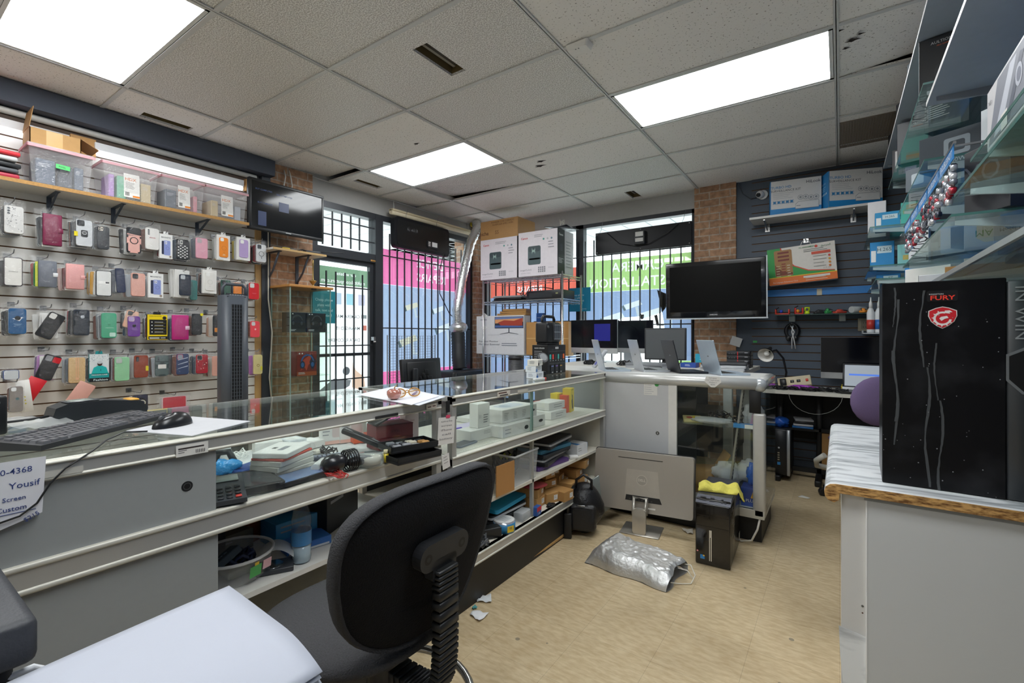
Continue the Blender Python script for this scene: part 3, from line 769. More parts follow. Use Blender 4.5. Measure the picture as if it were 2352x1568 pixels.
def d_apple(tc='e8e8e8', disc=None):
    def f(b, w, h):
        if disc: b.flat(G(disc), circ(w * .15, 16, 0, h * .03), .0012)
        b.rect(G(tc), -w * .22, -h * .13, w * .22, -h * .115, .0012); b.rect(G(tc), -w * .16, -h * .17, w * .16, -h * .158, .0012)
    return f
def d_stand(b, w, h):
    b.flat(G('24272b'), rr(w * .42, h * .26, .008, 4, w * .0, -h * .02), .0012); b.flat(G('c9cccf', .2), circ(w * .14, 18, 0, 0), .0016); b.flat(G('33363a'), circ(w * .1, 18, 0, 0), .002)
def d_gltr(c):
    def f(b, w, h):
        for k in range(70): b.flat(G(rnd.choice(c), .15), circ(w * .022, 5, w * rnd.uniform(-.46, .46), h * rnd.uniform(-.47, .47)), .0011)
    return f
def d_txt(tx, c, z=0, hh=.05):
    return lambda b, w, h: b.text(G(c), tx, 0, h * z, h * hh, .01, z=.0014)
def d_orange(b, w, h): b.rect(G('f3d9b0'), -w * .12, -h * .36, w * .12, -h * .34, .0012); b.rect(G('f3d9b0'), -w * .16, -h * .40, w * .16, -h * .38, .0012)
def p_plain(b, w, h): b.rect(G('cfcfca'), w * .1, h * .02, w * .5, h * .05)
# first row
pkg('clear bagged case with grey floral marbling, top row far left', 2, 457, 60, 541, 'case', 'd5d4d2', 5, cam='dots', rim='b9a9ab', deco=d_floral)
pkg('burgundy leather folio case in a clear bag', 93, 478, 145, 568, 'folio', '7c2347', 3)
pkg('clear case with black ring stand and yellow tag', 165, 490, 219, 570, 'case', 'c9ccd0', 6, cam='tri', rim='4b4e52', deco=lambda b, w, h: (d_stand(b, w, h), b.rect(G('e8d622'), -w * .62, -h * .14, -w * .4, h * .03, .003)))
pkg('matt black case hanging beside the ring stand case', 218, 507, 254, 576, 'case', '3c3f44', 3, cam='tri', camcol='c9c2b4')
pkg('rose gold rugged case with round ring', 284, 508, 328, 585, 'case', '2c2d31', 4, cam='tri', rim='2a2b2f', deco=lambda b, w, h: (b.flat(G('e5aea3'), rr(w * .8, h * .62, .008, 4, 0, -h * .14), .0008), b.flat(G('1e1f23'), circ(w * .3, 20, 0, -h * .02), .0014), b.flat(G('e5aea3'), circ(w * .23, 20, 0, -h * .02), .0018), d_armor('e5aea3')(b, w, h)), cols=['3a1d1f', '5b2a2c', '24262a', 'b9b9b6'])
pkg('frosted white slim case with small red lettering', 328, 512, 369, 577, 'case', 'e4e2df', 4, cam='dots', deco=d_txt('MOOSIA', 'c0455a', .05, .045))
pkg('white magnetic carton picturing a lilac case, top row', 365, 532, 395, 594, 'box', 'e9e9e7', 3, print=d_mag)
pkg('black case with bold white letter pattern', 397, 538, 440, 599, 'case', '26282c', 4, cam='tri', camcol='b9b9b6', deco=d_dark_pat)
pkg('plain pink case in a clear bag, top row', 443, 535, 481, 597, 'case', 'e3a3b6', 4, cam='hole', camcol='b9a7ac', deco=d_apple('eec3cf'))
pkg('orange case in a white carton', 497, 534, 527, 598, 'box', 'ecebe8', 4, print=p_plain, win=('ef8b1a', 'd57a12'), deco=d_orange, cols=['e0b02a', 'dcdcda', 'cfcfcb'])
pkg('lilac case in a white carton', 543, 540, 573, 598, 'box', 'ecebe8', 4, print=p_plain, win=('b79fd0', 'b79fd0'), cols=['dcdcda', 'e9d36a'])
pkg('clear magnet ring case at the right end of the top row', 584, 551, 613, 605, 'case', 'd3d5d8', 5, cam='tri', ring='4a4d52', rim='c9ccd0', cols=['8c2030', '3a3d42', 'c9c9c6'])
# second row
pkg('white blank case in a wine red frame, second row far left', 0, 577, 59, 659, 'slab', 'e4e2dd', 5, deco=d_txt('ShockProof', '8a8a88', .0, .035))
pkg('grey striped folio case with lime green side card', 83, 587, 133, 663, 'folio', '6c717c', 5, clasp='e4e6e8', side='d6e04a', card=False, cols=['b9332f', '3c8f5a', '8a2c34'])
pkg('rose pink folio case with clasp and white foot card', 146, 595, 196, 667, 'folio', 'e2a3a0', 5)
pkg('white slab case in a black frame with barcode', 213, 609, 262, 682, 'slab', 'dfe0df', 5, rim='2c2e33', deco=lambda b, w, h: (b.rect(G('f2f2f0'), -w * .36, -h * .02, w * .36, h * .08), b.rect(G('3a3a3a'), w * .1, 0, w * .33, h * .06)), cols=['d9a22a', 'e0e0de', '5f4a3a'])
pkg('navy leather case hanging askew with a black pencil case', 262, 602, 289, 676, 'case', '2c3550', 3, cam='dots', tilt=-4)
pkg('pink glitter case with black camera window', 293, 614, 339, 684, 'case', 'e2ac9d', 4, cam='tri', deco=d_gltr(['f2cfc4', 'd99586', 'f6ddd4']))
pkg('white magnetic carton picturing a lilac case, second row', 339, 622, 374, 684, 'box', 'e9e9e7', 2, print=d_mag)
pkg('wrinkled navy case in front of a row of white cartons', 407, 618, 441, 682, 'case', '232c3c', 5, cam='hole', camcol='b9bfc4', boxy='e6e5e1')
pkg('teal rugged case peeping out beside the navy case', 433, 632, 454, 692, 'case', '4d8f8c', 2, X=-4.10, hook=False, cam='dots')
pkg('cream case in a white carton with embossed ring', 464, 614, 496, 674, 'box', 'e8e7e3', 5, print=p_plain, win=('e6e4df', 'd3d1cb'))
pkg('dark green case left of the tower fan', 503, 634, 531, 682, 'case', '2f5a4c', 4, cam='tri', X=-4.08)
pkg('orange case seen through the fan handle', 533, 642, 556, 680, 'case', 'e6862a', 3, cam='hole', X=-4.08)
pkg('bright red case right of the tower fan', 567, 640, 597, 690, 'case', 'd1202a', 4, cam='hole', rim='c9b2a6', bag=False, deco=d_apple('e8797d'))
# third row
pkg('glossy blue case with silver camera disc, third row', 12, 693, 66, 771, 'case', '2b5d8c', 4, cam='none', rim='dfe3e6', deco=lambda b, w, h: (b.flat(G('1d2229'), circ(w * .17, 18, 0, h * .12), .0012), b.flat(G('e8ecf2', .2), [(-w * .3, h * .10), (w * .3, h * .17), (w * .1, h * .0)], .0011), d_apple('9fc0dd')(b, w, h * .9)), cols=['8c2330', 'd7d7d5', '2b2f35'])
pkg('black case hung crooked over a white carton', 86, 702, 144, 782, 'case', '26272a', 3, cam='hole', camcol='d9d9d6', tilt=27, cols=['e5e5e2', 'eeeeec'])
pkg('dark grey armour case with round cut out', 162, 696, 210, 774, 'case', '343a44', 5, cam='bar', deco=lambda b, w, h: (b.flat(G('aab0b8'), circ(w * .13, 16, w * .05, h * .22), .0012), d_armor('232830')(b, w, h)), cols=['d7d7d5', 'b3263c', '2b2f35'])
pkg('mint green case hung upside down', 226, 704, 272, 780, 'case', '4ea985', 4, cam='none', rim='d6e8df', deco=lambda b, w, h: (b.flat(G('bfe0d2'), rr(w * .4, h * .16, .006, 4, w * .22, -h * .36), .0012), b.rect(G('a8d8c4'), -w * .25, -h * .1, w * .3, -h * .08, .0012), b.rect(G('3b8f6d'), -w * .08, h * .0, w * .08, h * .06, .0012)))
pkg('peach case behind the purple one, leaning right', 281, 703, 318, 756, 'case', 'efbfa5', 3, X=-4.08, cam='tri', tilt=14)
pkg('purple case with black disc in a clear shell', 288, 714, 325, 776, 'case', '6f3f96', 3, cam='hole', camcol='b9a3cf', rim='d9bfae', deco=d_apple('a98bc6', '17151c'))
def d_yel(b, w, h):
    b.rect(G('f0d416'), 0, 0, w, h); b.rect(G('1e1e20'), w * .1, h * .2, w * .97, h * .8); b.rect(G('f0d416'), w * .07, h * .84, w, h)
    b.text(G('3a3310'), 'SCREEN PROTECTOR', w * .4, h * .93, h * .035, .012, w=w * .6); b.flat(G('1e1e20'), circ(w * .11, 6, w * .85, h * .87))
    b.rect(G('1e1e20'), w * .05, h * .02, w, h * .14); b.rect(G('e8e8e4'), w * .1, h * .05, w * .6, h * .09); b.rect(G('e8e8e4'), w * .65, h * .06, w * .9, h * .085)
    for k in range(4): b.flat(G('d9d9d4'), circ(w * .035, 8, w * .22, h * (.7 - .13 * k))); b.rect(G('c9c9c4'), w * .35, h * (.69 - .13 * k), w * .78, h * (.71 - .13 * k)); b.rect(G('c8b020'), w * .32, h * (.655 - .13 * k), w * .9, h * (.66 - .13 * k))
pkg('yellow and black screen protector carton', 337, 716, 383, 780, 'box', '1f1f21', 4, print=d_yel)
pkg('magenta folio case with white clasp', 390, 712, 435, 783, 'folio', 'c02a7e', 4, clasp='e9c3d9', card=False)
pkg('black leather case with a yellow dot on its bag', 436, 708, 466, 772, 'case', '282b30', 3, cam='bar', deco=lambda b, w, h: b.flat(G('e6d92c'), circ(w * .16, 14, w * .42, h * .46), .006))
pkg('black case with orange lion print left of the fan', 486, 712, 505, 775, 'case', '2a2c31', 4, cam='bar', deco=lambda b, w, h: b.rect(G('e08a2a'), -w * .3, -h * .3, w * .3, -h * .1, .0013), cols=['e2b7a0', 'd8d0c8', 'caa59a'])
pkg('coral red case right of the tower fan, third row', 571, 728, 598, 777, 'case', 'ee4f58', 3, cam='hole', bag=False, deco=lambda b, w, h: b.flat(G('f7b9b8'), circ(w * .1, 12, 0, 0), .0012))
# fourth row
pkg('black sliding camera cover case with a red corner, hung crooked', 80, 800, 140, 876, 'case', '23242a', 3, cam='hole', camcol='8d8f94', tilt=20, deco=lambda b, w, h: b.flat(G('c9202c'), rr(w * .46, h * .22, .006, 3, w * .26, h * .33), .0016), cols=['b874c2', '6c4a86', '2b2f35'])
pkg('gold glitter case with a beige wrist strap', 148, 806, 203, 883, 'case', 'd9b784', 4, cam='none', deco=lambda b, w, h: (d_gltr(['f4e3bd', 'c29a5e', 'fff4d8'])(b, w, h), b.rect(G('eeb58c'), -w * .08, -h * .3, -w * .04, h * .5, .003), b.rect(G('eeb58c'), w * .04, -h * .3, w * .08, h * .5, .003), b.flat(G('f0bd92'), circ(w * .1, 12, 0, -h * .33), .0034)))
def d_team(b, w, h):
    b.rect(G('dfe4e6'), 0, h * .1, w, h); b.rect(G('2aa6a6'), 0, h * .14, w, h * .3); b.rect(G('1d2226'), 0, 0, w, h * .14)
    for k in range(40): b.flat(G(rnd.choice(['b9c2c8', 'f3f5f6', '8f9aa3'])), circ(w * .025, 5, w * rnd.random(), h * rnd.uniform(.75, .98)))
    b.flat(G('25b3b0'), [(w * .08, h * .3), (w * .2, h * .52), (w * .4, h * .58), (w * .62, h * .58), (w * .84, h * .52), (w * .95, h * .3)])
    b.flat(G('3c2b25'), circ(w * .13, 14, w * .51, h * .66, h * .09)); b.flat(G('c9ced2'), circ(w * .14, 14, w * .51, h * .70, h * .05)); b.text(G('16282c'), '1', w * .55, h * .42, h * .08, .01)
    b.text(G('e6f4f3'), 'Fashion', w * .55, h * .07, h * .07, .012, w=w * .72); b.text(G('e6f4f3'), 'FASHION CASE', w * .5, h * .25, h * .045, .01, w=w * .8)
pkg('teal and grey fashion package with a sportsman in a teal shirt', 204, 806, 249, 876, 'box', '2a8f92', 3, print=d_team)
pkg('pale green case with square camera cut out', 255, 806, 303, 878, 'case', '93cfa0', 4, cam='hole', camcol='b9c2bd', rim='8fc39b')
pkg('brown leather case with small yellow tag', 301, 803, 345, 870, 'case', '93442f', 4, cam='bar', deco=lambda b, w, h: b.rect(G('e2d12a'), w * .3, -h * .2, w * .5, h * .02, .0016), cols=['c9c9c6', '4c7f96', '3a3d42'])
pkg('grey green rugged case with ring stand and white label', 350, 804, 391, 866, 'case', '5d6d6e', 4, cam='dots', deco=lambda b, w, h: (d_armor('3f4c4e')(b, w, h), b.flat(G('3a4446'), circ(w * .24, 16, 0, h * .05), .0014), b.rect(G('eceae6'), -w * .3, -h * .14, w * .3, h * .06, .002)))
pkg('navy case printed with white streaks in a clear bag', 396, 800, 440, 863, 'case', '35486e', 4, cam='hole', camcol='9aa3b0', rim='c95560', deco=lambda b, w, h: [b.flat(G('c9d3e6'), [(-w * .4, h * (.2 - .2 * k)), (w * .4, h * (.33 - .2 * k)), (w * .4, h * (.29 - .2 * k)), (-w * .4, h * (.18 - .2 * k))], .0012) for k in range(3)])
pkg('crimson case with floral print and black camera lenses', 444, 803, 481, 860, 'case', 'b01c30', 3, cam='tri', rim='c9a59d', deco=lambda b, w, h: [b.flat(G(rnd.choice(['e8b9b4', '5a0e1c', 'e6e0de'])), circ(w * .05, 6, w * rnd.uniform(-.4, .4), h * rnd.uniform(-.45, .2)), .0012) for k in range(12)])
pkg('peach and maroon stack of cases left of the fan', 484, 806, 504, 866, 'case', 'e0a795', 5, cam='none', cols=['8c3145', 'e0b9a9', 'd8d2c9', '9c2c3c'])
pkg('pale yellow case with brass ring, fourth row right end', 578, 803, 604, 862, 'case', 'ddd08f', 4, cam='none', deco=lambda b, w, h: (b.flat(G('a08a48', .25), circ(w * .16, 16, 0, -h * .05), .0014), b.flat(G('ddd08f'), circ(w * .1, 16, 0, -h * .05), .0018), b.rect(G('e8e23a'), w * .25, -h * .3, w * .48, -h * .1, .0014)), cols=['2f6f66', 'c07ac0', '3a3d42'])
# odd items low on the slat wall
t = thing('phone_case', 'rose gold folio case standing tilted at the foot of the slat wall', 'phone case', (-4.0, ox(182, 905, -4.0).y, ox(182, 938, -4.0).z), 90)
b = MB(); b.M = T(0, 0, .085) @ RY(31); b.rbox(C('dca597', .45), -.045, -.012, -.085, .045, 0, .085, .005); b.build('cover', t)
b = MB(); b.M = T(0, 0, .085) @ RY(31); b.rbox(C('cf9586', .45), .040, -.0145, -.03, .05, -.011, .0, .001, 1); b.build('clasp', t)
t = pkg('smoky grey case in a bag, lowest at the far left', 17, 872, 57, 950, 'case', '8d8682', 2, X=-3.95, cam='hole', camcol='e9ecee', deco=lambda b, w, h: (b.flat(G('3f6a72'), circ(w * .14, 10, w * .05, h * .02), .0014)))
b = MB(); b.M = RY(28); b.rbox(C('d2232f', .45), -.04, 0, 0, .04, .003, .16, .001, 1); b.build('card', None, (-4.02, ox(50, 900, -4.02).y, ox(50, 925, -4.02).z), (0, 0, 90), 'red card sticking up behind the smoky grey case', 'card')
b = MB(); b.M = RY(-6); b.rbox(C('eceae4', .45), -.03, 0, 0, .03, .003, .19, .001, 1); b.M = b.M @ frame((0, -.0005, .05), (1, 0, 0), (0, 0, 1)); [b.flat(C('d8c936'), circ(.004, 8, .0, .02 * k)) for k in range(3)]
b.build('card', None, (-4.0, ox(62, 930, -4.0).y, ox(62, 945, -4.0).z), (0, 0, 90), 'white card with yellow dots beside the smoky grey case', 'card')
pkg('flat white and blue box pack at the far left edge', 0, 845, 50, 872, 'slab', 'cfd3d6', 1, X=-4.0, hook=False, rim='2b4c8c')
pkg('bag with coiled black and white cables low on the wall', 298, 898, 345, 945, 'slab', '2d2f48', 1, X=-4.0, rim='1f2024', deco=lambda b, w, h: (b.flat(G('17181a'), circ(w * .42, 20, 0, 0), .001), b.flat(G('2d2f48'), circ(w * .3, 20, 0, 0), .0014), b.flat(G('d5d2bd'), circ(w * .24, 20, w * .1, 0), .0018), b.flat(G('2d2f48'), circ(w * .17, 20, w * .1, 0), .0022)))
pkg('red phone case lying in a bag low on the wall', 360, 903, 438, 945, 'slab', 'c93a48', 1, X=-4.0, rim='d9c3c6')

# ---------------------------------------------------------------- long shelf above, bins and boxes
SH = T(0, 0, 0)
t = thing('wall_shelf', 'long white chipboard shelf with plastic bins above the phone cases', 'shelf', (XL, .8, 2.2), 90)
b = MB(); b.box(C('d9d6cf', .5), -2.0, -.275, -.022, 1.14, -.023, 0); b.box(C('b98d55', .8, var=.3, scale=90), -2.0, -.279, -.022, 1.14, -.275, 0); b.box(C('b98d55', .8, var=.3, scale=90), 1.14, -.279, -.022, 1.143, -.023, 0); b.build('board', t)
for y in (.0, .33, .86, -.5):
    b = MB(); b.box(C('4c5563', .45), y - .012, -.03, -.13, y + .012, -.022, -.022)
    b.prism(C('4c5563', .45), [(-.025, -.13), (-.025, -.105), (-.22, -.022), (-.24, -.022), (-.24, -.03)][::-1], y - .003, y + .003, 'yz'); b.box(C('4c5563', .45), y - .012, -.24, -.026, y + .012, -.022, -.022); b.build('bracket', t)
def bin_(desc, yc, w, d, h, z, xc, sticker=True, tint='e9e2e2', grp='clear bins on the long shelf'):
    t = thing('storage_bin', desc, 'bin', (xc, yc, z), 90, grp)
    m = BAG('e6e4e6', .84); k = .88
    b = MB(); th = .0025
    def ring(s0, z0): return [(s0 * w / 2 * a, s0 * d / 2 * c, z0) for a, c in ((-1, -1), (1, -1), (1, 1), (-1, 1))]
    lo, hi = ring(k, .0), ring(1, h)
    b.add(m, lo + hi, [(0, 1, 5, 4), (1, 2, 6, 5), (2, 3, 7, 6), (3, 0, 4, 7), (3, 2, 1, 0)]); b.build('tub', t)
    b = MB(); b.rbox(BAG('eadcde', .5), -w / 2 - .008, -d / 2 - .008, h - .004, w / 2 + .008, d / 2 + .008, h + .012, .006, 2)
    b.build('lid', t)
    b = MB()
    for q in ((-w / 2 - .01, -d / 2 - .01, w / 2 + .01, -d / 2 - .004), (-w / 2 - .01, -d / 2 - .01, -w / 2 - .004, d / 2)): b.box(BAG('f0b9c2', .35), q[0], q[1], h - .012, q[2], q[3], h + .004)
    b.build('rim', t)
    if sticker:
        F = Matrix.Translation((0.02 * w, -d / 2 * k - .004, .02)) @ RX(-math.degrees(math.atan2(d / 2 * (1 - k), h))) @ frame((0, 0, 0), (1, 0, 0), (0, 0, 1))
        b = MB(); b.M = F; a, c = w * .29, h * .72
        b.rect(C('efede8'), -a / 2, 0, a / 2, c); b.rect(C('e88a2a'), a * .05, c * .02, a * .5, c * .1); b.text(C('e0761c'), 'HDX', -a * .05, c * .76, c * .13, .012)
        b.lines(C('8a8884'), -a * .38, c * .62, a * .6, 6, c * .05, c * .018); [b.rect(C('2b2b2b'), -a * (.42 - .045 * q), c * .06, -a * (.42 - .045 * q) + a * .025, c * .22) for q in range(6)]
        b.build('sticker', t)
    return t, k
def inside(desc, yc, xc, z, cells, d=.16):
    """things packed upright in a bin: (dy, width, height, colour, description)"""
    for (dy, w, h, col, ds) in cells:
        b = MB(); b.rbox(C(col, .5), -w / 2, -d / 2, 0, w / 2, d / 2, h, .004, 1, False)
        b.M = frame((0, -d / 2, 0), (1, 0, 0), (0, 0, 1)); b.lines(C('c9ccd2'), -w * .35, h * .8, w * .6, 3, h * .06, h * .015)
        b.build('case_pack', None, (xc, yc + dy, z + .004), (0, 0, 90), ds + ' inside the ' + desc, 'pack', 'packs inside the ' + desc)
for (desc, u0, u1, vb, vt, st, cells) in (
    ('first clear bin, under the cardboard box', 60, 218, 428, 340, False, ((-.07, .09, .15, '46556a', 'blue grey box with white print'), (.02, .07, .13, '3b4450', 'dark slate box'), (.085, .045, .14, '525f70', 'grey case pack'))),
    ('second clear bin with a written label', 232, 366, 455, 380, True, ((-.1, .03, .15, 'b58fc9', 'lilac folder'), (-.045, .05, .15, '7fbf9f', 'mint green pack'), (.09, .06, .13, 'cdbb95', 'sand coloured carton'))),
    ('third clear bin with grey and pink packs', 370, 472, 473, 408, True, ((-.075, .07, .13, '56606c', 'grey pack'), (.085, .025, .12, 'd98f9a', 'pink pack'))),
    ('fourth clear bin, next to the television', 470, 570, 490, 430, True, ((-.08, .05, .12, 'c9b48a', 'tan pack'), (.09, .05, .11, 'aab0ba', 'pale grey case')))):
    y0 = ox(u0, vb, -3.98).y; y1 = ox(u1, vb, -3.98).y; w = y1 - y0; yc = (y0 + y1) / 2
    bin_(desc, yc, w * .94, .21, .225, 2.2015, -4.085, st); inside(desc, yc, -4.085, 2.205, cells)
    if not st:
        b = MB(); b.rect(C('4fc46a', .6), -.03, 0, .035, .028); b.text(C('1d3322'), 'PIXEL', 0, .013, .010, .006); b.build('sticker', None, (-3.972, yc + .0, 2.31), (83, 3, 90), 'green handwritten sticker on the first clear bin', 'sticker')
y0 = ox(70, 300, -3.98).y
t = thing('cardboard_box', 'open brown cardboard box with raised flap on the first clear bin', 'box', (-4.09, .79, 2.441), 90)
w, d, h = .235, .18, .095; m = C('b68d58', .75, var=.1); m2 = C('a87f4d', .75)
b = MB(); [b.box(m, *q) for q in ((-w / 2, -d / 2, 0, w / 2, -d / 2 + .004, h), (-w / 2, d / 2 - .004, 0, w / 2, d / 2, h), (-w / 2, -d / 2, 0, -w / 2 + .004, d / 2, h), (w / 2 - .004, -d / 2, 0, w / 2, d / 2, h), (-w / 2, -d / 2, 0, w / 2, d / 2, .004))]
b.rect(C('c9a266', .35), 0, 0, .0, .0); b.box(C('c79d5c', .35), -.045, -d / 2 - .001, 0, .03, -d / 2, h); b.build('carton', t)
b = MB(); b.M = T(-w / 2, 0, h) @ RY(8); b.box(m2, -.003, -d / 2, 0, 0, d / 2, .13); b.build('flap', t)
b = MB(); b.M = T(w / 2, 0, h) @ RY(118); b.box(m2, -.003, -d / 2, 0, 0, d / 2, .10); b.build('flap', t)
b = MB(); b.M = T(0, d / 2, h) @ RX(-14); b.box(m2, .0, -.003, 0, w / 2, 0, .05); b.build('flap', t)
for k, (c, ds) in enumerate((('b02a40', 'maroon flat case pack lying lowest'), ('55585c', 'grey flat case pack second from below'), ('2b2d30', 'black flat case pack in the middle'), ('c9cacb', 'silver flat case pack'), ('d2303a', 'red flat case pack on top'))):
    b = MB(); b.rbox(C(c, .4), -.13, -.09, 0, .13, .09, .026, .008); b.grid(M_BAG, lambda u, v: (-.14 + .28 * u, -.1 + .2 * v, .029 + .004 * math.sin(21 * u + 13 * v)), 6, 4)
    b.build('case_pack', None, (-4.08, .50 - .008 * (k % 2), 2.2015 + .034 * k), (0, 0, 90 + 4 * (k % 3)), ds + ' of the stack left of the first bin', 'pack', 'stack of flat packs on the long shelf')
def strip(label, y0, y1, z):
    t = thing('strip_light', label, 'light', (XL + .022, (y0 + y1) / 2, z), 90, 'fluorescent strips above the slat wall')
    w = y1 - y0; b = MB(); b.box(C('e2e4e6', .4), -w / 2, -.05, .0, w / 2, 0, .05); b.build('housing', t)
    b = MB(); b.M = RY(90); b.cyl(EMIT('eef4ff', 2.6), .02, -.04, -w / 2 + .01, w / 2 - .01, .017, 12); b.build('tube', t)
strip('long fluorescent strip light behind the bins', 1.02, 2.0, 2.55); strip('fluorescent strip light at the far left above the shelf', -.3, .72, 2.55)
b = MB(); b.box(C('c09258', .6), XL, .90, 2.5, XL + .05, 1.03, 2.62); b.build('wood_block', wl)
b = MB(); b.box(C('c09258', .6), XL, 2.02, 2.52, XL + .07, 2.08, 2.62); b.build('wood_block', wl)
# ================================================================= along the left wall and the shop door
M_SCR = C('0b0d10', .12, spec=.25, var=.02); M_PLB = C('1b1c1f', .38); M_PLG = C('4a4f57', .45)
# wall television above the brick pillar
t = thing('television', 'black flat television mounted high on the left brick pillar', 'television', (-3.99, 2.29, 2.37), 0, rot=(0, 0, 91))
b = MB(); b.rbox(M_PLB, -.345, 0, -.21, .345, .035, .215, .006); b.rbox(M_PLB, -.345, -.006, -.21, .345, 0, -.185, .003); b.rbox(M_PLB, -.345, -.006, .19, .345, 0, .215, .003); b.rbox(M_PLB, -.345, -.006, -.2, -.325, 0, .2, .003); b.rbox(M_PLB, .325, -.006, -.2, .345, 0, .2, .003); b.build('bezel', t)
b = MB(); b.box(C('14171c', .1, var=.02), -.327, -.002, -.187, .327, .001, .192); b.M = frame((0, -.002, 0), (1, 0, 0), (0, 0, 1))
for (x, y, s) in ((-.22, .13, 'BUY COMPUTER'), (-.04, .12, 'SELL COMPUTER'), (-.21, .02, 'BUY CAMERAS')): b.text(EMIT('243c6a', .25), s, x, y, .014, .004)
b.rect(EMIT('22335c', .15), -.27, -.17, -.2, -.05); b.rect(EMIT('22335c', .15), -.09, -.02, .0, .06); b.build('screen', t)
b = MB(); b.M = frame((0, -.0065, 0), (1, 0, 0), (0, 0, 1)); b.rect(C('c9ccd0'), -.03, -.2, .02, -.194); b.build('badge', t)
b = MB(); b.box(M_PLG, -.08, .035, -.09, .08, .21, .09); b.build('wall_mount', t)
# tower fan
p = ox(535, 652, -3.62)
t = thing('tower_fan', 'tall charcoal tower fan with grille and carrying handle', 'fan', (-3.62, 1.655, 0), 82)
b = MB(); prof = lambda s: [(x, y) for x, y in rr(.18 * s, .17 * s, .05 * s, 5)]
b.prism(M_PLG, prof(1.0), .35, 1.565, 'xy', smooth=True, top=.97); b.build('housing', t)
b = MB(); b.prism(M_PLG, rr(.30, .28, .09, 6), 0, .04, 'xy'); b.prism(C('3a3e45', .45), prof(.8), .04, .35, 'xy', smooth=True); b.build('base', t)
b = MB(); b.tube(M_PLG, [(-.075, -.03, 1.56), (-.075, -.03, 1.62), (-.055, -.03, 1.645), (.055, -.03, 1.645), (.075, -.03, 1.62), (.075, -.03, 1.56)], .011, 8); b.build('handle', t)
b = MB(); b.box(C('1c1d20', .6), -.035, -.086, .82, .035, -.078, 1.5)
for k in range(5): b.box(C('5a5f66', .4), -.034 + .017 * k - .0015, -.093, .82, -.034 + .017 * k + .0015, -.086, 1.5)
for k in range(28): b.box(C('5a5f66', .4), -.036, -.092, .82 + k * .025, .036, -.087, .8225 + k * .025)
b.build('grille', t)
b = MB(); b.M = T(0, -.062, 1.562) @ RX(35); b.box(C('2b2d31', .4), -.06, -.02, 0, .06, .02, .006); [b.box(C('c9cbcd', .4), -.04 + .016 * k, -.012, .006, -.03 + .016 * k, .0, .008) for k in range(6)]; b.build('control_panel', t)
# shelf on the brick pillar
zs = 2.035
t = thing('pillar_shelf', 'small white shelf on two dark brackets fixed to the left brick pillar', 'shelf', (XL + .03, 2.38, zs), 90)
b = MB(); b.box(C('ddd9d0', .5), -.24, -.25, -.018, .27, 0, 0); b.box(C('c4a16b', .6), -.24, -.252, -.018, .27, -.25, 0); b.build('board', t)
for x in (-.16, .12):
    b = MB(); b.box(C('474c56', .45), x - .014, -.012, -.3, x + .014, 0, -.018); b.tube(C('474c56', .45), [(x, -.006, -.27), (x, -.10, -.18), (x, -.2, -.024)], .009, 6); b.box(C('474c56', .45), x - .014, -.22, -.026, x + .014, 0, -.018); b.build('bracket', t)
b = MB(); b.rbox(M_PLB, -.1, -.03, 0, .1, .03, .022, .006); b.rbox(C('c9a82a', .5), -.03, -.032, .01, .04, .03, .024, .004)
for k in range(3): b.tube(M_PLB, [(.1, 0, .01), (.16, -.02 + .02 * k, .03), (.2, .03 * k - .03, .01), (.12, .04, .008)], .004, 6)
b.build('power_strip', None, (-4.08, 2.30, zs + .001), (0, 0, 84), 'black power strip with a yellow plug on the pillar shelf', 'power strip')
t = thing('video_recorder', 'thin black recorder with antenna lying at the shelf end by the door', 'recorder', (-4.1, 2.545, zs + .001), 84)
b = MB(); b.rbox(C('2c2e33', .4), -.06, -.08, 0, .085, .07, .026, .004); b.build('case', t); b = MB(); b.tube(M_PLB, [(.05, .04, .03), (.10, .02, .04), (.3, -.1, .045)], .004, 6); b.build('antenna', t)
# glass display cabinet
CX0, CX1, CY0, CY1 = -4.215, -3.9, 2.255, 2.645
t = thing('display_cabinet', 'slim glass display cabinet with wooden top before the brick pillar', 'cabinet', ((CX0 + CX1) / 2, (CY0 + CY1) / 2, 0), 90)
w, d = CY1 - CY0, CX1 - CX0; g = GLASS('f9fefb', .993)
b = MB(); b.rbox(C('c08a4c', .45), -w / 2 - .02, -d / 2 - .02, 1.70, w / 2 + .02, d / 2, 1.722, .004, 1, False); b.build('top', t)
b = MB(); b.box(C('c08a4c', .45), -w / 2, -d / 2, 0, w / 2, d / 2, .1); b.build('plinth', t)
for (q, n) in (((-w / 2, -d / 2, w / 2, -d / 2 + .005), 'glass_door'), ((-w / 2, -d / 2, -w / 2 + .005, d / 2), 'glass_side'), ((w / 2 - .005, -d / 2, w / 2, d / 2), 'glass_side')):
    b = MB(); b.box(g, q[0], q[1], .1, q[2], q[3], 1.70); b.build(n, t)
b = MB()
for (x, y) in ((-w / 2, -d / 2), (w / 2, -d / 2), (-w / 2, d / 2 - .008), (w / 2, d / 2 - .008)): b.box(C('9fb8b0', .2, .1), x - .004, y, .1, x + .004, y + .008, 1.70)
b.build('edge_profiles', t)
for z in (.5, .915, 1.305):
    b = MB(); b.box(GLASS('f4fcf8', .98), -w / 2 + .006, -d / 2 + .008, z - .006, w / 2 - .006, d / 2 - .004, z); b.build('glass_shelf', t)
b = MB(); b.rbox(M_PLB, -.0, -d / 2 - .006, 1.685, .05, -d / 2, 1.70, .002, 1); b.build('door_hinge', t)
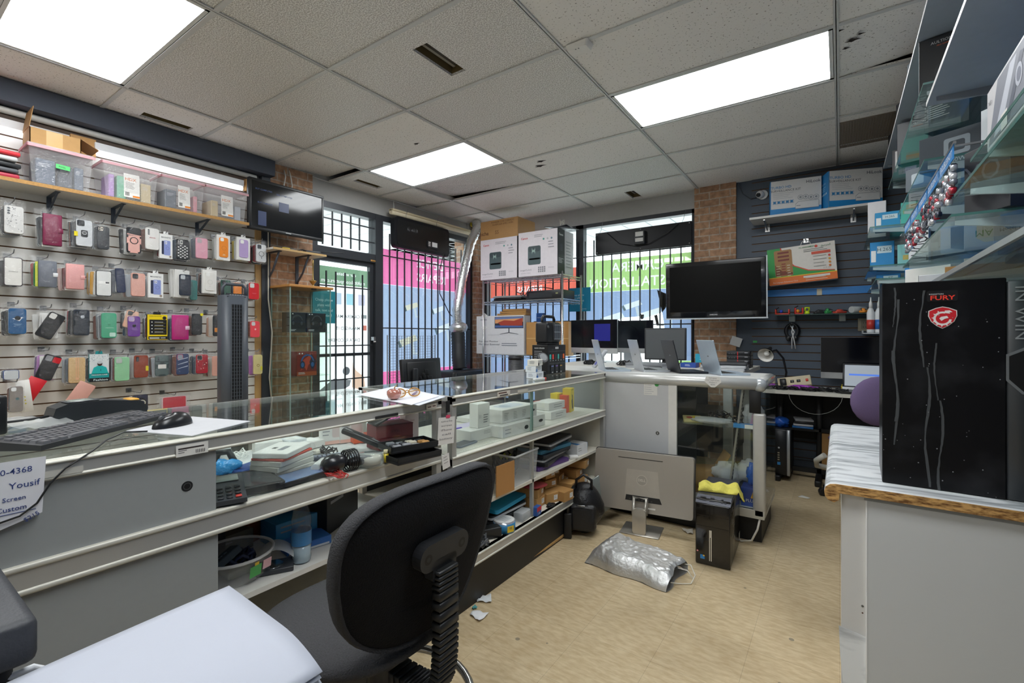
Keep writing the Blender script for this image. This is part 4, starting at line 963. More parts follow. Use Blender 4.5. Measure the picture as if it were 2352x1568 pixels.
def headset(b, w, h, c1, c2, cx, cy, k):
    F = b.M
    pts = [(cx + k * math.cos(a), cy + k * 1.1 * math.sin(a)) for a in [math.pi * q / 12 for q in range(13)]]; pin = [(cx + k * .8 * math.cos(a), cy + k * .9 * math.sin(a)) for a in [math.pi * q / 12 for q in range(13)]]
    b.flat(C(c1), pts + pin[::-1]); b.flat(C(c2), circ(k * .38, 16, cx - k * .75, cy - k * .35, k * .55)); b.flat(C(c2), circ(k * .38, 16, cx + k * .75, cy - k * .35, k * .55)); b.flat(C(c1), circ(k * .22, 14, cx - k * .75, cy - k * .35, k * .33)); b.flat(C(c1), circ(k * .22, 14, cx + k * .75, cy - k * .35, k * .33))
def hbox(desc, y, z, w, h, base, c1, c2, bar):
    b = MB(); d_ = .1; b.rbox(C(base, .35), -w / 2, -d_ / 2, 0, w / 2, d_ / 2, h, .001, 1, False)
    b.M = frame((-w / 2, -d_ / 2, 0), (1, 0, 0), (0, 0, 1)); b.rect(C(bar), 0, 0, w, h * .16)
    if base == '7a2a20':
        for q in range(5): b.flat(C(('b4442c', '3a2a3a', 'd0683c')[q % 3]), [(w * rnd.random(), h * .2), (w * rnd.random(), h * .95), (w * rnd.random(), h * .6)])
    headset(b, w, h, c1, c2, w * .52, h * .56, h * .3); b.lines(C('c9ccd0'), w * .06, h * .12, w * .4, 2, h * .05, h * .02); b.rect(C('e8e8e8'), w * .08, h * .9, w * .14, h * .95); b.rect(C('e8e8e8'), w * .22, h * .9, w * .28, h * .95)
    b.build('headset_box', None, (-4.0, y, z + .001), (0, 0, 90), desc, 'headset box', 'headset boxes in the glass cabinet')
hbox('left black headset box on the upper glass shelf', 2.345, 1.305, .165, .175, '1f2024', '3f434b', '14161a', '26282d')
hbox('right black headset box on the upper glass shelf', 2.535, 1.305, .185, .175, '1f2024', '454a53', '14161a', '26282d')
hbox('red headset box with blue headphones on the middle glass shelf', 2.44, .915, .19, .215, '7a2a20', '2f5f9a', '1d2b44', 'a04a22')
def sign(name, label, loc, w, h, rz, body, cat='sign', col='17808f'):
    b = MB(); b.box(C(col, .5), -w / 2, -.001, 0, w / 2, .001, h); b.M = frame((0, -.001, 0), (1, 0, 0), (0, 0, 1)); body(b); return b.build(name, None, loc, (0, 0, rz), label, cat)
y0, y1 = ox(717, 700, -4.205).y, ox(757, 700, -4.205).y; z1 = ox(737, 667, -4.205).z; z0 = ox(737, 742, -4.205).z
sign('hours_sign', 'teal paper sign taped on the shop door behind the glass cabinet', (-4.200, (y0 + y1) / 2 + .03, z0), y1 - y0 + .06, z1 - z0, 90, lambda b: [b.text(C('bfe3e8'), s, 0, (z1 - z0) * q, .026, .004) for s, q in (('Cheap phone', .72), ('plans with', .56), ('talk, text and', .40), ('lots of data!', .24))])
p = ox(733, 657, -4.0)
b = MB(); b.lathe(C('a58a52', .3, .7), [(.026, 0), (.03, .004), (.012, .012), (.008, .02), (.014, .03), (.03, .05), (.034, .058), (.012, .062), (.006, .07), (.0055, .2), (.008, .205), (.006, .25), (0, .255)], 16)
b.build('candlestick', None, (-4.0, 2.53, 1.723), label='slim brass candlestick on the wooden cabinet top', cat='candlestick')
for k, (yy, c) in enumerate(((2.21, 'cfc9bb'), (2.37, 'd5d3cc'), (2.42, 'dad8d2'))):
    zt = (2.05, 2.8, 2.81)[k]; b = MB()
    if k == 0: b.tube(C(c, .5), [(XL + .07, yy, zt + .5), (XL + .07, yy, 1.6), (XL + .08, yy + .03, 1.3), (XL + .07, yy + .01, .9), (XL + .07, yy + .04, .6)], .006, 6)
    else: b.tube(C(c, .5), [(XL + .04, yy, zt), (XL + .05, yy + .01, zt - .06), (XL + .05, yy - .005 + .03 * (k - 1), zt - .14), (XL + .045, yy, 2.55)], .006, 6)
    b.build('cable', label=('pale cable running down beside the steel post', 'left white cable on the brick pillar above the television', 'right white cable on the brick pillar above the television')[k], cat='cable')
# rolled blind and hanging light box at window 2
ya, yb_ = 3.57, 4.97
t = thing('rolled_blind', 'cream roller blind pulled up above the display window', 'blind', (-4.14, (ya + yb_) / 2, 2.665), 90)
w = yb_ - ya; b = MB(); b.M = RY(90); b.cyl(C('d9cdb0', .6), .0, 0, -w / 2, w / 2, .028, 14); b.build('roll', t)
b = MB(); b.box(C('cbbf9f', .6), -w / 2, -.036, .015, w / 2, .03, .035); b.build('head_rail', t)
for x in (-w / 2 + .05, w / 2 - .05): b = MB(); b.tube(C('c9c9c6', .4), [(x, 0, .03), (x, .01, .12), (x, 0, .14)], .004, 6); b.build('bracket', t)
y0, y1 = ox(908, 540, -4.08).y, ox(1033, 560, -4.08).y; z0, z1 = 2.255, 2.625
t = thing('light_box', 'black hanging light box seen from behind in the display window', 'sign', (-4.09, (y0 + y1) / 2, 2.27), 90)
w = y1 - y0; b = MB(); b.M = RX(-90) ; b.M = Matrix.Identity(4); b.prism(C('15161a', .35, spec=.3), rr(w, .35, .05, 5, 0, .175), 0, .07, 'xz', smooth=False); b.build('housing', t)
b = MB(); b.prism(C('0f1013', .3), rr(w * .93, .29, .04, 5, 0, .175), -.006, 0, 'xz'); b.M = frame((0, -.006, 0), (1, 0, 0), (0, 0, 1))
for k in range(14): b.flat(C('777a7e', .6), [(-w * .3 + .02 * rnd.random() + .012 * k, .2 + .07 * rnd.random()), (-w * .295 + .012 * k, .2 + .08 * rnd.random()), (-w * .29 + .012 * k, .21)])
b.build('back_panel', t)
b = MB(); b.prism(C('1f2126', .3), rr(.2, .09, .03, 4, w * .16, .11), -.016, -.006, 'xz'); b.M = frame((0, -.0165, 0), (1, 0, 0), (0, 0, 1)); b.rect(C('e4e4e2'), w * .14, .085, w * .24, .14); [b.rect(C('cdcdcb'), w * .07, .085 + .02 * k, w * .11, .098 + .02 * k) for k in range(3)]; b.build('power_plate', t)
b = MB()
for x in (-.25, .25): b.tube(M_WIRE, [(x, .03, .34), (x - .03, .0, .39), (x, .0, .46)], .002, 5)
b.build('hanging_wire', t)
b = MB(); b.tube(M_PLB, [(-3.99, 4.28, 2.30), (-4.08, 4.30, 2.1), (-4.12, 4.34, 1.8), (-4.1, 4.5, 1.55), (-4.08, 4.75, 1.4)], .006, 6); b.build('cable', label='thin black cable hanging from the light box across the window', cat='cable')
# air conditioner with its ducts
t = thing('air_conditioner', 'black portable air conditioner top standing in front of the display window', 'air conditioner', (-3.86, 4.42, 0), 90)
b = MB(); b.rbox(C('1d1e21', .4), -.30, -.17, .02, .30, .17, .85, .03, 3); b.build('housing', t)
b = MB(); b.box(C('0d0d0f', .5), -.24, -.172, .76, .24, -.168, .83); [b.box(C('2a2b2e', .4), -.24, -.178, .77 + .015 * k, .24, -.17, .774 + .015 * k) for k in range(4)]; b.build('air_outlet', t)
def hose(name, label, pts, r, mat, rib, amp, cat='duct'):
    P = []
    for i in range(len(pts) - 1):
        for k in range(rib): P.append(Vector(pts[i]).lerp(Vector(pts[i + 1]), k / rib))
    P.append(Vector(pts[-1])); b = MB(); b.tube(mat, P, [r * (1 + amp * (1 if k % 2 else -1)) for k in range(len(P))], 14); return b.build(name, label=label, cat=cat)
q = lambda u, v, x=-3.98: tuple(ox(u, v, x))
hose('black_duct', 'wide ribbed black hose rising from the air conditioner', [(-3.9, 4.47, .856), (-3.92, 4.47, 1.0), (-3.95, 4.50, 1.15), (-3.98, 4.52, 1.33)], .088, C('1e1f22', .5), 9, .04)
hose('silver_duct', 'silver foil hose climbing from the black hose to the ceiling', [(-3.985, 4.525, 1.34), q(1050, 712), q(1060, 646), q(1068, 610), q(1080, 560), q(1096, 525), (-4.02, 4.95, 2.80)], .062, C('d3d4d4', .22, .85, bump=.5, scale=60), 7, .07)
b = MB(); b.lathe(C('c9cac9', .3, .8, bump=.6, scale=40), [(.066, 0), (.11, -.03), (.12, -.07), (.095, -.12)], 16); b.build('duct_tape', None, (-3.98, 4.522, 1.435), (6, -4, 0), 'crumpled silver tape joining the two hoses', 'tape')
b = MB(); b.rbox(C('c9b23a', .7), -.05, -.06, 0, .05, .06, .05, .01); b.build('foam_block', None, (-4.13, 5.04, 2.772), (0, 0, 20), 'yellow foam stuffed beside the silver hose at the ceiling', 'foam')
# wire grid panel and turned monitor behind the glass counter
t = thing('wire_grid', 'dark wire grid panel standing behind the glass counter by the window', 'rack', (-3.95, 3.72, 0), 90)
b = MB()
for k in range(19): b.box(C('5c6066', .4), -.36 + .04 * k - .0015, -.0015, .1, -.36 + .04 * k + .0015, .0015, 1.27)
for k in range(40): b.box(C('5c6066', .4), -.36, -.003, .1 + .03 * k - .0015, .36, .0, .1 + .03 * k + .0015)
b.build('mesh', t); b = MB()
for x in (-.36, .36): b.tube(C('5c6066', .4), [(x, -.2, .005), (x, 0, .02), (x, 0, 1.28)], .006, 6)
b.build('upright', t)
t = thing('side_table', 'low dark table holding the turned monitor behind the counter', 'table', (-3.05, 3.02, 0), 0)
b = MB(); b.box(C('2a2a2c', .5), -.3, -.35, .76, .3, .35, .79); b.build('tabletop', t)
for x in (-.27, .27):
    for y in (-.32, .32): b = MB(); b.box(M_BLK, x - .02, y - .02, 0, x + .02, y + .02, .76); b.build('leg', t)
t = thing('monitor', 'black monitor seen from its back behind the glass counter', 'monitor', (-3.06, 3.0, .791), 84)
b = MB(); b.M = T(0, 0, .01) @ RX(-6); b.rbox(C('202226', .4), -.215, -.02, 0, .215, .025, .27, .008); b.rbox(C('191a1d', .45), -.17, -.035, .03, .15, -.018, .24, .02); [b.rbox(C('0f1012', .4), -.05 + .03 * k, -.045, .06 + .03 * (k % 3), -.03 + .04 * k, -.033, .11 + .03 * (k % 3), .003) for k in range(4)]; b.build('back_cover', t)
b = MB(); b.rbox(C('26282c', .4), -.12, -.11, 0, .12, .11, .012, .01); b.rbox(C('26282c', .4), -.14, -.06, .01, -.09, -.035, .2, .008); b.build('stand', t)

# ================================================================= small things on the ceiling
t = thing('carbon_monoxide_detector', 'white box shaped detector on the ceiling grid', 'detector', ((-1.2 - 1.083) / 2 - .0, 2.275, ZC), 0)
b = MB(); b.prism(C('e6e4df', .45), rr(.13, .085, .012, 4), 0, -.03, 'xy', top=.82); b.build('housing', t)
b = MB(); [b.prism(C('55565a', .4), circ(.004, 8, .012 * k, -.028), -.0299, -.0306, 'xy') for k in (-.7, .7)]; b.build('vent_hole', t)
t = thing('ceiling_grille', 'brown egg crate return air grille in the ceiling by the right shelves', 'grille', (.22, 4.48, ZC), 0)
b = MB(); b.box(C('3c362f', .8), -.225, -.28, .012, .6, .28, .02)
for k in range(50): b.box(C('8d8377', .5), -.22 + .0165 * k, -.28, .0, -.216 + .0165 * k, .28, .012)
for k in range(34): b.box(C('8d8377', .5), -.22, -.28 + .0168 * k, .0, .6, -.276 + .0168 * k, .012)
b.build('louvre', t)
# ================================================================= the L of glass counters
ZT = 1.01
FX, BX = -1.40, -2.05                 # staff side and customer side of the long counter
M_GT = GLASS('fbfffd', .992, .015); M_GV = GLASS('fcfffe', .996); M_GRYP = C('9b9e9d', .5, var=.03, scale=60); M_WHT = C('e4e2dc', .5); M_CREAM = C('d9d4c6', .55)
M_ALUC = C('bdbcb8', .36, .45, var=.03); M_ALUW = C('cfccc0', .45, .15)
M_WRAP = BAG('f1f3f2', .45)
def rails(b, y0, y1, z0, z1, x=FX):
    """aluminium front rail with its rounded lips"""
    h = z1 - z0
    b.box(M_ALUC, x - .03, y0, z0 + h * .18, x, y1, z1 - h * .18)
    b.rbox(M_ALUW, x - .03, y0, z1 - h * .2, x + .004, y1, z1, .004); b.rbox(M_ALUW, x - .03, y0, z0, x + .004, y1, z0 + h * .2, .004)
def counter(desc, y0, y1, split):
    t = thing('display_counter', desc, 'display counter', (0, 0, 0), 0, 'glass display counters')
    b = MB(); b.rbox(M_GT, BX, y0 + .01, ZT - .008, FX - .012, y1 - .01, ZT, .001, 1, False); b.build('glass_top', t)
    b = MB(); b.box(M_GV, BX + .004, y0 + .02, .77, BX + .010, y1 - .02, ZT - .01); b.build('front_glass', t)
    b = MB()
    for yy in (y0, y1 - .028): b.box(M_ALUC, FX - .03, yy, .2, FX - .002, yy + .028, ZT - .004); b.box(M_ALUC, BX, yy, .0, BX + .03, yy + .028, ZT - .004)
    rails(b, y0, y1, ZT - .044, ZT - .002); rails(b, y0, y1, .2, .25)
    b.box(M_ALUC, BX - .002, y0, ZT - .022, BX + .03, y1, ZT - .001)
    for yy in (y0, y1 - .02): b.box(M_ALUC, BX, yy, ZT - .025, FX, yy + .02, ZT - .002)
    b.build('frame', t)
    b = MB(); b.box(M_BLK, BX + .05, y0, .0, FX - .03, y1, .2); b.build('plinth', t)
    b = MB(); b.box(M_CREAM, BX + .02, y0 + .01, .235, FX - .004, y1 - .01, .25); b.build('bottom_shelf', t)
    b = MB(); b.box(C('37393b', .6), BX + .005, y0 + .01, .25, BX + .015, y1 - .01, .77); b.build('customer_panel', t)
    return t
# near counter: grey sliding doors, open bay
t = counter('near glass counter with grey sliding panels and keyboard on top', -.45, 1.485, 0)
b = MB(); rails(b, -.45, 1.485, .735, .80); b.box(M_WHT, BX + .015, -.44, .735, FX - .02, 1.475, .797); b.build('bay_floor', t)
b = MB(); b.box(M_WHT, BX + .02, -.44, .488, FX - .06, 1.475, .505); b.build('shelf', t)
sd = MB(); sd.box(M_GRYP, FX - .02, -.44, .80, FX - .008, .60, ZT - .044); sd = sd.build('sliding_door', t)
b = MB(); b.M = frame((FX - .008, 0, 0), (0, 1, 0), (0, 0, 1)); b.flat(C('202022', .4), circ(.0135, 20, .53, .883)); b.flat(C('5a5a5c', .3), circ(.009, 18, .53, .883)); b.flat(C('141416', .4), circ(.0075, 18, .53, .883)); b.build('finger_hole', sd)
b = MB(); b.box(M_GRYP, FX - .02, -.44, .25, FX - .008, .605, .735); b.build('sliding_door', t)
b = MB(); b.box(M_GV, FX - .03, .58, .80, FX - .025, 1.46, ZT - .044); b.build('sliding_glass', t)
b = MB()
b.M = frame((FX + .0045, .575, .968), (0, 1, 0), (0, 0, 1)); b.rect(C('e6e3dc'), -.075, -.002, .0, .028); b.rect(C('3a3230'), -.07, .016, -.01, .02); b.lines(C('777777'), -.07, .012, .02, 2, .005, .002); [b.rect(C('222222'), -.03 + .004 * k, .002, -.0285 + .004 * k, .011) for k in range(6)]; b.build('barcode_label', t)
b = MB(); b.M = frame((FX + .0045, 1.0, .968), (0, 1, 0), (0, 0, 1)); b.rect(C('2a2a2b', .4), .13, .004, .24, .014); b.rect(C('c9c6bc'), -.78, .006, -.68, .02); b.build('tape_strip', t)
b = MB(); b.M = frame((FX + .005, 1.42, .968), (0, 1, 0), (0, 0, 1)); b.rect(C('e0d9cd'), -.03, .006, .03, .026); b.rect(C('55302a'), -.022, .012, -.002, .016); b.rect(C('55302a'), .006, .014, .024, .018); b.build('price_label', t)
# far counter: sliding glass, open shelves
t2 = counter('far glass counter with white boxes inside and open shelves below', 1.555, 3.205, 1)
b = MB(); rails(b, 1.555, 3.205, .69, .74); b.box(M_WHT, BX + .015, 1.57, .69, FX - .02, 3.19, .737); b.box(C('dfdbcf', .6, bump=.8, scale=160), BX + .03, 1.58, .737, FX - .03, 3.18, .740); b.build('bay_floor', t2)
b = MB(); b.box(M_CREAM, BX + .02, 1.565, .445, FX - .03, 3.195, .462); b.build('shelf', t2)
b = MB(); b.box(M_GV, FX - .018, 2.22, .74, FX - .013, 3.18, ZT - .044); b.box(C('7fa096', .2), FX - .0185, 2.219, .74, FX - .0125, 2.223, ZT - .044); b.build('sliding_glass', t2)
b = MB(); b.box(M_GV, FX - .028, 1.58, .74, FX - .023, 2.255, ZT - .044); b.box(C('7fa096', .2), FX - .0285, 2.252, .74, FX - .0225, 2.256, ZT - .044); b.build('sliding_glass', t2)
b = MB(); b.box(M_ALUC, FX - .05, 2.26, .25, FX - .03, 2.275, .69); b.build('support_post', t2)
b = MB(); b.box(M_CREAM, BX + .02, 3.18, .25, FX - .004, 3.2, .69); b.build('end_panel', t2)
b = MB(); b.M = frame((FX + .0045, 1.9, .968), (0, 1, 0), (0, 0, 1)); b.rect(C('ddd6ca'), -.02, .004, .09, .03); b.rect(C('5b3a34'), -.01, .018, .06, .024); b.rect(C('3a3a3a'), 0, .007, .07, .012); b.build('price_label', t2)
b = MB(); b.M = frame((FX + .0045, 1.9, .968), (0, 1, 0), (0, 0, 1)); b.rect(C('d5d0c4'), .16, .006, .26, .022); b.build('tape_strip', t2)

# ---------------------------------------------------------------- things on the counter top
ZK = ZT + .001
def sheet(name, desc, cat, corners, mat, z=ZK, th=.002, body=None, group=None):
    """a thin flat thing lying on z with the given corners"""
    b = MB(); b.prism(mat, corners, 0, th, 'xy'); c0 = sum((Vector((*p, 0)) for p in corners), Vector()) / len(corners)
    b.v = [(x - c0.x, y - c0.y, zz) for x, y, zz in b.v]
    if body: body(b, [(p[0] - c0.x, p[1] - c0.y) for p in corners], th)
    return b.build(name, None, (c0.x, c0.y, z), label=desc, cat=cat, group=group)
kb = thing('keyboard', 'black full size keyboard lying askew on the near counter', 'keyboard', (-1.525, .275, ZK), 128)
KW, KD = .455, .155; M_KEY = C('5c5d61', .36); M_KB = C('27282b', .4)
b = MB(); b.prism(M_KB, [(0, 0), (KD, 0), (KD, .020), (KD * .8, .024), (0, .012)], 0, KW, 'yz'); b.build('body', kb)
keym = {}
def key(x, y, w, d=.0165):
    k = round(w, 4), round(d, 4)
    z = .012 + .075 * y
    if k not in keym:
        b = MB(); b.prism(M_KEY, rr(w, d, .002, 2), 0, .006, 'xy', top=.84); keym[k] = b.build('key', kb, (x, y, z), (4.3, 0, 0))
    else:
        c = keym[k].copy(); COL.objects.link(c); c.parent = kb; c.location = (x, y, z)
U = .0187
rows = [([1.25, 1.25, 1.25, 5.6, 1.25, 1.25, 1.25, 1.25], .014), ([2.25] + [1] * 10 + [2.75], .0327), ([1.75] + [1] * 11 + [2.25], .0514), ([1.5] + [1] * 12 + [1.5], .0701), ([1] * 13 + [2], .0888), ([1] + [.0] + [1] * 4 + [0] + [1] * 4 + [0] + [1] * 4, .116)]
for ws, y in rows:
    x = .012
    for w in ws:
        if w == 0: x += U * .55; continue
        key(x + w * U / 2, y, w * U - .0025); x += w * U
for c_ in range(3):
    key(.310 + c_ * U, .014, U - .0025)
    for y in (.0701, .0888): key(.310 + c_ * U, y, U - .0025)
key(.310 + U, .0327, U - .0025)
for c_ in range(4):
    for r_ in range(5):
        if c_ == 3 and r_ in (1, 3): continue
        key(.378 + c_ * U, .014 + r_ * .0187, U - .0025)
sheet('mouse_pad', 'pale grey mouse pad under the black mouse', 'mouse pad', [tuple(oz(u, v, ZK)[:2]) for u, v in ((575, 968), (440, 1002), (290, 990))] + [(-1.745, .672)], C('c4c5c9', .7))
mo = thing('computer_mouse', 'black cabled computer mouse on the grey mouse pad', 'mouse', (-1.612, .57, ZK + .002), 22)
def mshape(u, v):
    a = 2 * math.pi * u; t_ = v; s = math.sin(math.pi * min(1, .02 + t_ * .98)) ** .0
    r = math.cos(t_ * math.pi / 2) ** .75
    return (.031 * math.cos(a) * r, .060 * math.sin(a) * r, .036 * math.sin(t_ * math.pi / 2) * (1 + .12 * math.sin(a)))
b = MB(); b.grid(C('1c1d20', .28), mshape, 24, 10); b.build('shell', mo)
b = MB(); b.M = T(0, -.034, .026) @ RY(90); b.cyl(C('55575b', .4), 0, 0, -.004, .004, .009, 14); b.build('scroll_wheel', mo)
b = MB(); q = lambda u, v, z: Vector(oz(u, v, z)) - Vector((-1.612, .57, ZK + .002))
cab = [oz(338, 990, ZK + .008), oz(285, 992, ZK + .005), oz(245, 1010, ZK + .004), Vector((-1.398, .335, ZK + .004))] + [ox(u, v, -1.388) for u, v in ((150, 1075), (115, 1110), (85, 1155), (45, 1185), (-40, 1215))]
Mi = (T(-1.612, .57, ZK + .002) @ RZ(22)).inverted()
b.tube(C('1d1e20', .4), [Mi @ p for p in cab], .0022, 6); b.build('cord', mo)
tm = thing('payment_terminal', 'dark grey card payment terminal behind the keyboard', 'payment terminal', (-2.0, .50, ZK), 4)
b = MB(); b.prism(C('26292d', .42), [(-.125, 0), (.115, 0), (.12, .02), (.10, .045), (.0, .058), (-.09, .056), (-.118, .045), (-.125, .02)], -.04, .04, 'yz'); b.build('body', tm)
b = MB(); b.M = T(0, -.02, .0605) @ RX(1); b.rbox(C('4b4e52', .3), -.033, -.07, -.002, .033, .01, .001, .003, 1); b.rbox(C('9aa39b', .2), -.028, -.06, .0005, .028, -.005, .0025, .001, 1); b.rbox(C('d9a236', .4), -.03, .09, -.018, .03, .12, -.01, .004, 1); b.build('screen', tm)
b = MB(); b.tube(C('2a2a2c', .4), [(.0, -.125, .02), (.02, -.17, .02), (.0, -.22, .016), (-.03, -.26, .05), (-.02, -.32, .01)], .004, 6); b.build('cord', tm)
t = thing('label_printer', 'small black label printer at the far left of the near counter', 'printer', (-1.90, .18, ZK), 96)
b = MB(); b.rbox(C('17181b', .4), -.085, -.055, 0, .085, .055, .105, .006); b.build('housing', t); b = MB(); b.box(C('6d6f73', .35), -.07, -.057, .085, .07, -.055, .09); b.build('paper_slot', t)
b = MB(); b.grid(M_BAG2, lambda u, v: (-.1 + .2 * u, -.08 + .16 * v, .012 + .008 * math.sin(9 * u + 4 * v) + .004 * math.sin(31 * v + 7 * u)), 12, 10); b.build('plastic_bag', None, (-1.97, .34, ZK), (0, 0, 10), 'empty clear plastic bag lying between label printer and keyboard', 'bag')
# handwritten note over the near rail
b = MB(); b.M = frame((0, 0, 0), (0, 1, 0), (0, 0, 1)); p0, p1 = ox(-20, 1066, FX + .006), ox(106, 1060, FX + .006); w = p1.y - p0.y
b.flat(C('e9e8ec', .6), [(0, -.14), (w - .006, -.118), (w, 0), (0, .0)], 0); H_ = C('3c4c86', .5)
b.text(H_, '0-4368', .012, -.022, .012, .002, al='l'); b.text(H_, 'Yousif', .024, -.052, .013, .001, al='l'); b.text(H_, 'ke Screen', .0, -.078, .009, .001, al='l'); b.text(H_, 'Custom', .006, -.098, .010, .001, al='l'); b.rect(H_, .0, -.108, w * .8, -.1068); b.text(H_, '$215', w * .72, -.122, .009, .001, rot=25)
b.build('note_paper', None, (FX + .006, p0.y, p0.z), label='white handwritten note hanging over the near counter rail', cat='note', solid=.0006)
def scrap(name, desc, cat, X, u0, v0, u1, v1, body, col='e6e2dd', tilt=0):
    y0, y1, z0, z1 = yz(u0, v0, u1, v1, X); w, h = y1 - y0, z1 - z0
    b = MB(); b.M = RY(tilt) if tilt else Matrix.Identity(4); b.box(C(col, .6), -w / 2, -.0008, 0, w / 2, 0, h); b.M = b.M @ frame((0, -.0008, 0), (1, 0, 0), (0, 0, 1)); body(b, w, h)
    return b.build(name, None, (X, (y0 + y1) / 2, z0), (0, 0, 90), desc, cat)
def hand(b, w, h, n=5, c='6b6a70'):
    for k in range(n): b.text(C(c), rnd.choice(['uncle', 'iPhone', 'screen', 'battery', 'call']), 0, h * (.85 - .8 * k / n), h * .07, .001, w=w * rnd.uniform(.5, .8))
scrap('note_paper', 'crumpled handwritten note pinned at the joint of the two counters', 'note', FX + .008, 1004, 958, 1042, 1020, lambda b, w, h: (hand(b, w, h), b.flat(C('d94a6a'), rr(w * .25, h * .12, .003, 2, w * .05, h * 1.02))), tilt=4)
scrap('note_paper', 'small white paper strip under the pinned note', 'note', FX + .006, 1017, 1042, 1034, 1075, lambda b, w, h: b.lines(C('8d8a85'), -w * .3, h * .8, w * .6, 3, h * .2, h * .04), tilt=-8)
b = MB(); b.box(C('18181a', .5), 0, -.012, 0, .002, .012, .05); b.box(C('18181a', .5), 0, -.006, -.13, .002, .008, -.09); b.build('tape_strip', None, (FX + .004, 1.52, .945), label='black tape bridging the joint of the two counters', cat='tape')
# papers with the glass apple, sunglasses and pen
P4 = [tuple(oz(u, v, ZK)[:2]) for u, v in ((822, 908), (945, 932), (1008, 912), (905, 889))]
sheet('paper_sheet', 'lower white paper sheet under the glass apple, turned askew', 'paper', [(x * 1.0 + .02, y + .02) for x, y in P4], C('d9dce6', .6), group='papers under the glass apple')
sheet('paper_sheet', 'upper white paper sheet under the glass apple', 'paper', P4, C('e6e8f0', .6), z=ZK + .003, group='papers under the glass apple')
ap = thing('glass_apple', 'small pinkish glass apple on the white papers', 'ornament', tuple(oz(905, 917, ZK + .006)[:2]) + (ZK + .006,), 0)
b = MB(); b.lathe(C('b9786a', .08, spec=.8, coat=1), [(0, .004), (.012, 0), (.024, .008), (.0295, .022), (.0285, .034), (.018, .043), (.006, .041), (0, .037)], 20); b.build('body', ap)
b = MB(); b.tube(C('c9a35c', .2, .8), [(0, 0, .037), (.004, .0, .05), (.012, .004, .058)], .0022, 6); b.build('stem', ap)
sg = thing('sunglasses', 'folded amber framed glasses beside the glass apple', 'glasses', tuple(oz(935, 912, ZK + .008)[:2]) + (ZK + .008,), 70)
for s in (-1, 1):
    b = MB(); b.M = T(s * .032, 0, .02) @ RX(70); b.tube(C('c08a3c', .2), [(.025 * math.cos(a), .018 * math.sin(a), 0) for a in [k * math.pi / 8 for k in range(16)]], .0026, 6, True); b.flat(BAG('c9a05a', .6), circ(.025, 16, 0, 0, .018), 0); b.build('lens', sg)
    b = MB(); b.tube(C('c08a3c', .2), [(s * .057, 0, .026), (s * .058, .05, .02), (s * .02, .10, .004)], .002, 6); b.build('temple', sg)
b = MB(); b.tube(C('c08a3c', .2), [(-.008, 0, .026), (0, -.002, .03), (.008, 0, .026)], .002, 6); b.build('bridge', sg)
b = MB(); b.tube(C('2850c0', .3), [(-.05, 0, .005), (.06, 0, .005)], .0048, 8); b.tube(C('e8e8e8', .3), [(.06, 0, .005), (.075, 0, .005)], [.004, .001], 8); b.build('pen', None, tuple(oz(952, 906, ZK + .007)[:2]) + (ZK + .007,), (0, 0, 128), 'blue ballpoint pen next to the amber glasses', 'pen')
# solar speaker on its carton
zs_ = ZK
b = MB(); w, d, h = .255, .125, .2; b.rbox(C('17171a', .4), -w / 2, -d / 2, 0, w / 2, d / 2, h, .001, 1, False)
b.M = frame((-w / 2, -d / 2, 0), (1, 0, 0), (0, 0, 1)); b.rect(C('c9c9c9'), .105, .172, .15, .186); b.text(C('303032'), 'MODEL', .1275, .179, .006); b.rect(C('77787a'), .02, .155, w - .01, .1565); b.rect(C('77787a'), .02, .07, w - .01, .0715)
for k, c in enumerate(('3fb3b0', 'd9483f', '3d3f44', '4aa8a0', '3d3f44', 'd96a3a')): b.flat(C(c), rr(.024, .034, .003, 3, .035 + .037 * k, .118)); b.rect(C('b9b9b9'), .027 + .037 * k, .09, .043 + .037 * k, .094)
for k in range(3): b.flat(C('303236'), rr(.042, .045, .003, 3, .06 + .06 * k, .042)); b.rect(C(('7a86c9', '8a6ac0', 'd9a04a')[k]), .045 + .06 * k, .05, .075 + .06 * k, .056); b.rect(C('b9b9b9'), .05 + .06 * k, .008, .07 + .06 * k, .014)
b.M = frame((-w / 2, d / 2, 0), (0, -1, 0), (0, 0, 1)); b.text(C('d9d9d9'), 'RADIO SPEAKER', d / 2, .178, .010, .004, w=.08); b.lines(C('9a9a9c'), .02, .155, .08, 7, .012, .004); b.rbox(C('2d2e32'), .02, .02, 0, .06, .07, .001, .002, 1)
b.build('speaker_carton', None, (-1.64 - d / 2, 2.787 + w / 2, zs_), (0, 0, 90), 'black printed carton holding the solar speaker on the far counter', 'carton')
sp = thing('solar_speaker', 'black portable speaker with solar panel and handle on its carton', 'speaker', (-1.64 - .07, 2.787 + .125, zs_ + .201), 90)
b = MB(); b.rbox(C('222326', .4), -.10, -.05, .012, .10, .05, .16, .018, 3); b.rbox(C('1a1b1d', .5), -.085, -.045, 0, .085, .045, .014, .004); b.build('body', sp)
b = MB(); b.rbox(C('2a2b2f', .35), -.02, -.056, .03, .092, -.048, .148, .008); b.M = frame((.036, -.0562, .09), (1, 0, 0), (0, 0, 1)); b.rect(C('2c333f', .2), -.046, -.05, .046, .05)
for k in range(9): b.rect(C('c5ccd4', .3), -.046 + k * .0115 - .0006, -.05, -.046 + k * .0115 + .0006, .05, .0014)
for k in range(3): b.rect(C('c5ccd4', .3), -.046, -.05 + k * .05 - .001, .046, -.05 + k * .05 + .001, .0014)
b.build('solar_panel', sp)
